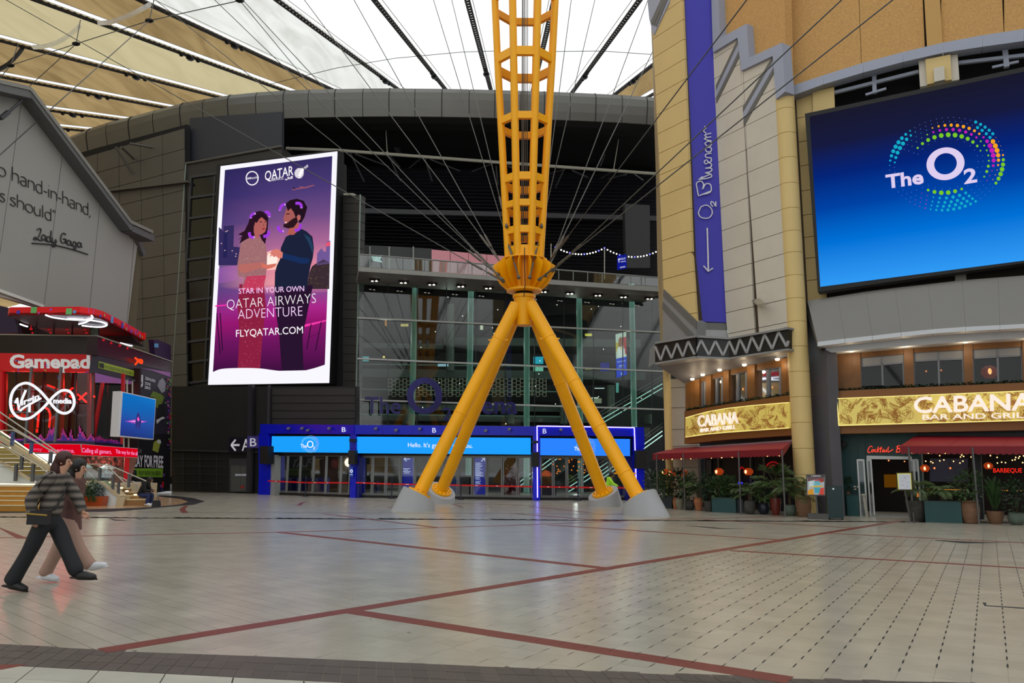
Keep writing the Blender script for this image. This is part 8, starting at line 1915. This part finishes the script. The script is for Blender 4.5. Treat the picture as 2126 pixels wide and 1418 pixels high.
# ================================================================ PEOPLE
def skin(name, J, E, mt, parent, sub=2):
    """J: joint -> (point, rx, ry); E: list of joint pairs, first joint is the root"""
    names = list(J); me = bpy.data.meshes.new(name); me.from_pydata([Vector(J[n][0])-WL[parent] for n in names], [(names.index(a), names.index(b)) for a, b in E], [])
    me.materials.append(mt); o = bpy.data.objects.new(name, me); COL.objects.link(o); o.parent = parent; WL[o] = WL[parent].copy()
    sk = o.modifiers.new('skin', 'SKIN'); sk.use_smooth_shade = True; sk.branch_smoothing = 0.6
    for i, n in enumerate(names):
        r = J[n][1:]; me.skin_vertices[0].data[i].radius = (r[0], r[1] if len(r) > 1 else r[0]); me.skin_vertices[0].data[i].use_root = (i == 0)
    sb = o.modifiers.new('sub', 'SUBSURF'); sb.levels = sub; sb.render_levels = sub
    return o
M_sk1 = mat('skin_light', (206, 156, 130), 0.5); M_sk2 = mat('skin_mid', (160, 112, 86), 0.5)
def limb(J, E, a, b, pa, pb, ra, rb): J[b] = (pb, rb); E.append((a, b))
def person(label, org, face, J0, mats, hair='long', shoes=None, extra=None):
    """J0: dict of joint positions relative to org in a frame where +x is the facing direction, +y the person's left"""
    t = thing('person', org, label, 'person'); o = Vector(org); c, s = cos(face), sin(face)
    def Wp(p): return o+V3(p[0]*c-p[1]*s, p[0]*s+p[1]*c, p[2])
    P = {n: Wp(p) for n, p in J0.items()}
    hd = P['head']; fw = V3(c, s, 0); lf = V3(-s, c, 0)
    # body: one continuous surface
    J = {'pelvis': (P['pelvis'], .125, .10), 'waist': (P['pelvis'].lerp(P['chest'], .5), .10, .085), 'chest': (P['chest'], .07, .06), 'neck': (P['neck'], .05), 'skull': (hd+V3(0, 0, -0.03), .078, .088), 'crown': (hd+V3(0, 0, 0.06), .075, .085)}
    E = [('pelvis', 'waist'), ('waist', 'chest'), ('chest', 'neck'), ('neck', 'skull'), ('skull', 'crown')]
    for sd in 'LR':
        J['sh'+sd] = (P['sh'+sd], .028); J['el'+sd] = (P['el'+sd], .028); J['wr'+sd] = (P['wr'+sd], .026); J['pm'+sd] = (P['wr'+sd].lerp(P['hd'+sd], .55), .034, .018)
        J['hp'+sd] = (P['hp'+sd], .085); J['kn'+sd] = (P['kn'+sd], .055); J['an'+sd] = (P['an'+sd], .036)
        E += [('chest', 'sh'+sd), ('sh'+sd, 'el'+sd), ('el'+sd, 'wr'+sd), ('wr'+sd, 'pm'+sd), ('pelvis', 'hp'+sd), ('hp'+sd, 'kn'+sd), ('kn'+sd, 'an'+sd)]
    skin('body', J, E, mats['skin'], t)
    for sd in 'LR':       # hands: five separate fingers
        w, h = P['wr'+sd], P['hd'+sd]; d = (h-w).normalized(); sg = 1 if sd == 'L' else -1; side = fw; pal = w.lerp(h, .55); cv = d.cross(side).normalized()*sg
        for i, (off, ln) in enumerate(((-.027, .062), (-.009, .072), (.009, .068), (.026, .052))):
            a = pal+side*off+d*.01; JJ = {'a': (a, .0085), 'b': (a+d*ln*.5+cv*0.006, .008), 'c': (a+d*ln*.8+cv*.022, .0075), 'd': (a+d*ln*0.92+cv*.036, .006)}; skin('finger', JJ, [('a', 'b'), ('b', 'c'), ('c', 'd')], mats['skin'], t, 1)
        a = pal-d*.03+side*.02; JJ = {'a': (a, .011), 'b': (a+side*.028+d*.02, .010), 'c': (a+side*.036+d*.045+cv*.01, .008)}; skin('thumb', JJ, [('a', 'b'), ('b', 'c')], mats['skin'], t, 1)
    # face
    k = MB(); k.ball(hd+fw*.086+V3(0, 0, -.02), .016, 8, 6, (1, 1, 1.5)); k.build('nose', mats['skin'], t, smooth=True)
    for sg in (-1, 1):
        k = MB(); k.ball(hd+fw*.074+lf*sg*.032+V3(0, 0, .005), .011, 8, 6, (1, 1, .7)); k.build('eye', M_black, t)
        k = MB(); k.ball(hd+lf*sg*.086+V3(0, 0, -.01), .022, 8, 6, (.6, .5, 1.2)); k.build('ear', mats['skin'], t, smooth=True)
    k = MB(); k.ball(hd+fw*.078+V3(0, 0, -.058), .018, 8, 6, (.5, 1, .35)); k.build('mouth', mat('lips', (150, 80, 74), 0.5), t)
    # hair
    k = MB(); k.ball(hd+V3(0, 0, .035)-fw*.018, .112, 14, 10, (1.0, .98, 1.02))
    o_ = [i for i, v in enumerate(k.v)]
    for i in o_:
        v = k.v[i]-hd
        if v.dot(fw) > .045 and v.z < .05: k.v[i] = hd+v-fw*(v.dot(fw)-.045)
    if hair == 'long':
        k.tube([hd-fw*.06+V3(0, 0, .04), hd-fw*.09+V3(0, 0, -.08), hd-fw*.09+V3(0, 0, -.2), hd-fw*.08+V3(0, 0, -.32)], [.07, .09, .085, .03], 10)
    k.build('hair', mats['hair'], t, smooth=True)
    # clothes
    A = {'a': (P['pelvis']-V3(0, 0, .06), .21, .18), 'w': (P['pelvis'].lerp(P['chest'], .45), .185, .155), 'c': (P['chest'], .20, .165), 'n': (P['neck']-V3(0, 0, .02), .085)}
    E = [('a', 'w'), ('w', 'c'), ('c', 'n')]
    for sd in 'LR':
        A['s'+sd] = (P['sh'+sd], .125); A['e'+sd] = (P['el'+sd], .078); A['r'+sd] = (P['wr'+sd], .062); E += [('c', 's'+sd), ('s'+sd, 'e'+sd), ('e'+sd, 'r'+sd)]
    skin('top', A, E, mats['top'], t)
    for sd in 'LR':
        a, b, c_ = P['sh'+sd], P['el'+sd], P['wr'+sd]; inw = (P['chest']-a)*0.35+V3(0, 0, .05)
        k = MB(); k.tube([Vector(q) for q in smooth_line([tuple(a+inw), tuple(a+V3(0, 0, .015)), tuple(a.lerp(b, .5)), tuple(b), tuple(b.lerp(c_, .5)), tuple(c_)], 3)], [.06+.03*min(1, i/3)-.0022*i for i in range(16)], 12); k.build('sleeve', mats['top'], t, smooth=True)
    B = {'p': (P['pelvis']+V3(0, 0, .10), .17, .15), 'q': (P['pelvis']-V3(0, 0, .04), .18, .16)}; E = [('p', 'q')]; fl_ = mats.get('flare', .07)
    for sd in 'LR':
        m = P['kn'+sd].lerp(P['an'+sd], .55)
        B['h'+sd] = (P['hp'+sd].lerp(P['kn'+sd], .18), .135); B['k'+sd] = (P['kn'+sd], .10); B['m'+sd] = (m, (.085+fl_*1.15)/2); B['a'+sd] = (P['an'+sd]+(P['an'+sd]-P['kn'+sd]).normalized()*0.03, fl_*1.15); E += [('q', 'h'+sd), ('h'+sd, 'k'+sd), ('k'+sd, 'm'+sd), ('m'+sd, 'a'+sd)]
    skin('trousers', B, E, mats['legs'], t)
    for sd in 'LR':
        a, tt = P['an'+sd], P['to'+sd]; d = (tt-a); d.normalize(); hl = a-V3(d.x, d.y, 0)*0.05
        dn = V3(0, 0, -1); hgt = max(0.03, min(0.10, 0.09))
        up = V3(0, 0, 1)-d*d.z; up.normalize()
        b0 = hl-up*hgt*0.45
        JJ = {'h': (hl-up*.01, .062, .062), 'i': (a.lerp(tt, .35)+up*.0, .066, .066), 't': (tt, .066, .046), 'u': (tt+d*.05, .045, .032)}
        skin('shoe', JJ, [('h', 'i'), ('i', 't'), ('t', 'u')], mats['shoe'], t)
        x = d.cross(up).normalized(); z0 = -up*.052
        k = MB(); k.prism([hl+d*-.035+x*.032+z0, hl+d*-.035-x*.032+z0, tt-x*.046+d*.01+z0*.55, tt+d*.07+z0*.5, tt+x*.046+d*.01+z0*.55], up*.02); k.build('sole', mats.get('sole', mats['shoe']), t)
    if extra: extra(t, P, fw, lf, Wp)
    return t
M_hairb = mat('hair_auburn', (58, 24, 20), 0.5, noise=0.3, nscale=20); M_hairk = mat('hair_black', (20, 16, 16), 0.5, noise=0.3, nscale=20)
# nearest walker: black flared trousers, grey striped top, cross-body bag; striding right
def strap(t, P, fw, lf, Wp):
    k = MB(); k.tube([P['shL']+V3(0, 0, .07), P['chest']+fw*.145+lf*.02, P['pelvis']+fw*.14-lf*.12+V3(0, 0, .08), P['pelvis']-lf*.20+V3(0, 0, .02), P['pelvis']-fw*.12-lf*.12+V3(0, 0, .1), P['chest']-fw*.15+lf*.05], .012, 6, closed=True); k.build('bag_strap', M_black, t)
    k = MB(); c = P['pelvis']-lf*.23+V3(0, 0, -.02); k.box(c, (.26, .10, .18)); k.build('shoulder_bag', mat('bag_black', (22, 20, 24), 0.4), t)
    k = MB(); k.tube([c+V3(-.13, -.055, .05), c+V3(.13, -.055, .03)], .012, 6); k.build('yellow_piping', mat('piping_yellow', (150, 120, 30), 0.5), t)
stripe = mat('striped_knit', (112, 108, 104), 0.8); nt = stripe.node_tree
wv = nt.nodes.new('ShaderNodeTexWave'); wv.bands_direction = 'Z'; wv.inputs['Scale'].default_value = 3.2; wv.inputs['Distortion'].default_value = 1.0; tc = nt.nodes.new('ShaderNodeTexCoord'); nt.links.new(tc.outputs['Object'], wv.inputs['Vector'])
cr = nt.nodes.new('ShaderNodeValToRGB'); cr.color_ramp.elements[0].color = L3((46, 40, 40)); cr.color_ramp.elements[1].color = L3((122, 114, 106)); nt.links.new(wv.outputs['Fac'], cr.inputs[0]); nt.links.new(cr.outputs[0], nt.nodes['Principled BSDF'].inputs['Base Color'])
g1 = G(58, 1227)
def at(px, py, Y): p = D(px, py, Y); return p
o1 = G(108, 1222)
Y1 = g1.y; sc = Y1/1631
def rel(px, z, dy=0.0): return ((px-108)*sc, dy, z)
person('walker in black flared trousers and grey striped top, nearest figure at the left', V3(o1.x, Y1, 0), 0.0,
    {'pelvis': rel(107, .98), 'chest': rel(114, 1.34), 'neck': rel(121, 1.54), 'head': rel(128, 1.68), 'shL': rel(113, 1.46, .17), 'shR': rel(115, 1.46, -.17), 'elL': rel(142, 1.2, .22), 'elR': rel(86, 1.2, -.22), 'wrL': rel(158, 1.02, .20), 'wrR': rel(92, .95, -.22), 'hdL': rel(166, .95, .18), 'hdR': rel(98, .86, -.22),
     'hpL': rel(107, .93, .09), 'hpR': rel(107, .93, -.09), 'knL': rel(140, .55, .08), 'knR': rel(82, .52, -.09), 'anL': rel(170, .20, .08), 'anR': rel(50, .11, -.09), 'toL': rel(200, .17, .08), 'toR': rel(78, .045, -.09)},
    {'skin': M_sk1, 'hair': M_hairb, 'top': stripe, 'legs': mat('trousers_black', (24, 26, 32), 0.7), 'shoe': mat('shoe_black', (18, 18, 18), 0.5), 'flare': .10}, 'long', extra=strap)
def coat(t, P, fw, lf, Wp): 
    k = MB(); k.lathe(P['pelvis']+V3(0, 0, -.22), [(.19, 0), (.17, .2), (.15, .35)], 16); k.build('coat_hem', mat('coat_rose', (96, 66, 62), 0.8), t, smooth=True)
p2 = G(86, 1211)
o2 = G(120, 1211); sc2 = o2.y/1631
def rel2(px, z, dy=0.0): return ((px-120)*sc2, dy, z)
person('walker in beige trousers and white trainers, just behind the striped one', V3(o2.x, o2.y, 0), 0.0,
    {'pelvis': rel2(128, .95), 'chest': rel2(134, 1.28), 'neck': rel2(139, 1.46), 'head': rel2(143, 1.59), 'shL': rel2(133, 1.39, .16), 'shR': rel2(135, 1.39, -.16), 'elL': rel2(120, 1.15, .22), 'elR': rel2(158, 1.15, -.22), 'wrL': rel2(128, .93, .22), 'wrR': rel2(172, .98, -.2), 'hdL': rel2(134, .85, .2), 'hdR': rel2(180, .92, -.2),
     'hpL': rel2(127, .9, .09), 'hpR': rel2(129, .9, -.09), 'knL': rel2(110, .5, .08), 'knR': rel2(158, .52, -.08), 'anL': rel2(84, .10, .08), 'anR': rel2(190, .24, -.08), 'toL': rel2(108, .05, .08), 'toR': rel2(215, .26, -.08)},
    {'skin': M_sk1, 'hair': M_hairk, 'top': mat('coat_rose', (96, 66, 62), 0.8), 'legs': mat('trousers_beige', (164, 132, 118), 0.8), 'shoe': mat('trainer_white', (208, 210, 216), 0.5), 'flare': .085}, 'long', extra=coat)
# seated person on the side stair
so = base(LWp, 293, 0.35); so = V3(so.x, so.y, 0)
person('person in a black coat and blue jeans sitting hunched on the side stair', so, 0.0,
    {'pelvis': (0, 0, .42), 'chest': (.16, 0, .80), 'neck': (.28, 0, .95), 'head': (.38, 0, 1.03), 'shL': (.18, .17, .90), 'shR': (.18, -.17, .90), 'elL': (.28, .2, .62), 'elR': (.28, -.2, .62), 'wrL': (.46, .1, .60), 'wrR': (.46, -.1, .60), 'hdL': (.54, .06, .60), 'hdR': (.54, -.06, .60),
     'hpL': (.04, .1, .40), 'hpR': (.04, -.1, .40), 'knL': (.44, .12, .46), 'knR': (.40, -.13, .46), 'anL': (.40, .12, .11), 'anR': (.36, -.13, .11), 'toL': (.56, .12, .05), 'toR': (.52, -.13, .05)},
    {'skin': M_sk2, 'hair': M_hairk, 'top': mat('coat_black', (16, 14, 16), 0.8), 'legs': mat('jeans_blue', (34, 44, 84), 0.8), 'shoe': MATS['trainer_white'], 'flare': .06}, 'long')
hb = thing('handbag', V3(so.x+.78, so.y-.25, 0), 'small black handbag on the ground by the seated person', 'bag')
k = MB(); k.prism([V3(so.x+.62, so.y-.3, 0), V3(so.x+.94, so.y-.3, 0), V3(so.x+.90, so.y-.3, .24), V3(so.x+.66, so.y-.3, .24)], (0, .14, 0)); k.build('body', MATS['bag_black'], hb)
k = MB(); k.tube([V3(so.x+.70, so.y-.24, .23), V3(so.x+.72, so.y-.24, .34), V3(so.x+.84, so.y-.24, .34), V3(so.x+.86, so.y-.24, .23)], .01, 6); k.build('handle', M_black, hb)
# steward in hi-vis bending by the right rear footing, dark figure behind the left front one
go = plan(1262, 35.6); go = V3(go.x, go.y, 0)
person('steward in a yellow-green high-visibility jacket leaning forward behind the rear right footing', go, 0.0,
    {'pelvis': (-.02, 0, .72), 'chest': (.06, 0, 1.02), 'neck': (.14, 0, 1.16), 'head': (.2, 0, 1.27), 'shL': (.06, .17, 1.1), 'shR': (.06, -.17, 1.1), 'elL': (.22, .22, .88), 'elR': (.22, -.22, .88), 'wrL': (.42, .16, .80), 'wrR': (.42, -.16, .80), 'hdL': (.50, .14, .78), 'hdR': (.50, -.14, .78),
     'hpL': (-.02, .09, .68), 'hpR': (-.02, -.09, .68), 'knL': (.16, .1, .40), 'knR': (.12, -.1, .40), 'anL': (-.02, .1, .10), 'anR': (-.08, -.1, .10), 'toL': (.16, .1, .05), 'toR': (.10, -.1, .05)},
    {'skin': M_sk2, 'hair': M_hairk, 'top': mat('hi_vis', (160, 220, 50), 0.7, emit=(150, 210, 50), es=0.12), 'legs': MATS['trousers_black'], 'shoe': MATS['shoe_black'], 'flare': .06}, 'short')
lo = plan(885, 31.6); lo = V3(lo.x, lo.y, 0)
person('dark clothed person sitting on the ground behind the front left footing', lo, pi*1.0,
    {'pelvis': (0, 0, .14), 'chest': (.02, 0, .50), 'neck': (.06, 0, .68), 'head': (.10, 0, .80), 'shL': (.03, .17, .60), 'shR': (.03, -.17, .60), 'elL': (.16, .22, .38), 'elR': (.16, -.22, .38), 'wrL': (.34, .14, .42), 'wrR': (.34, -.14, .42), 'hdL': (.42, .1, .44), 'hdR': (.42, -.1, .44),
     'hpL': (.05, .1, .14), 'hpR': (.05, -.1, .14), 'knL': (.40, .12, .46), 'knR': (.40, -.12, .46), 'anL': (.56, .12, .10), 'anR': (.56, -.12, .10), 'toL': (.70, .12, .05), 'toR': (.70, -.12, .05)},
    {'skin': M_sk2, 'hair': M_hairk, 'top': MATS['coat_black'], 'legs': MATS['trousers_black'], 'shoe': MATS['shoe_black'], 'flare': .06}, 'short')
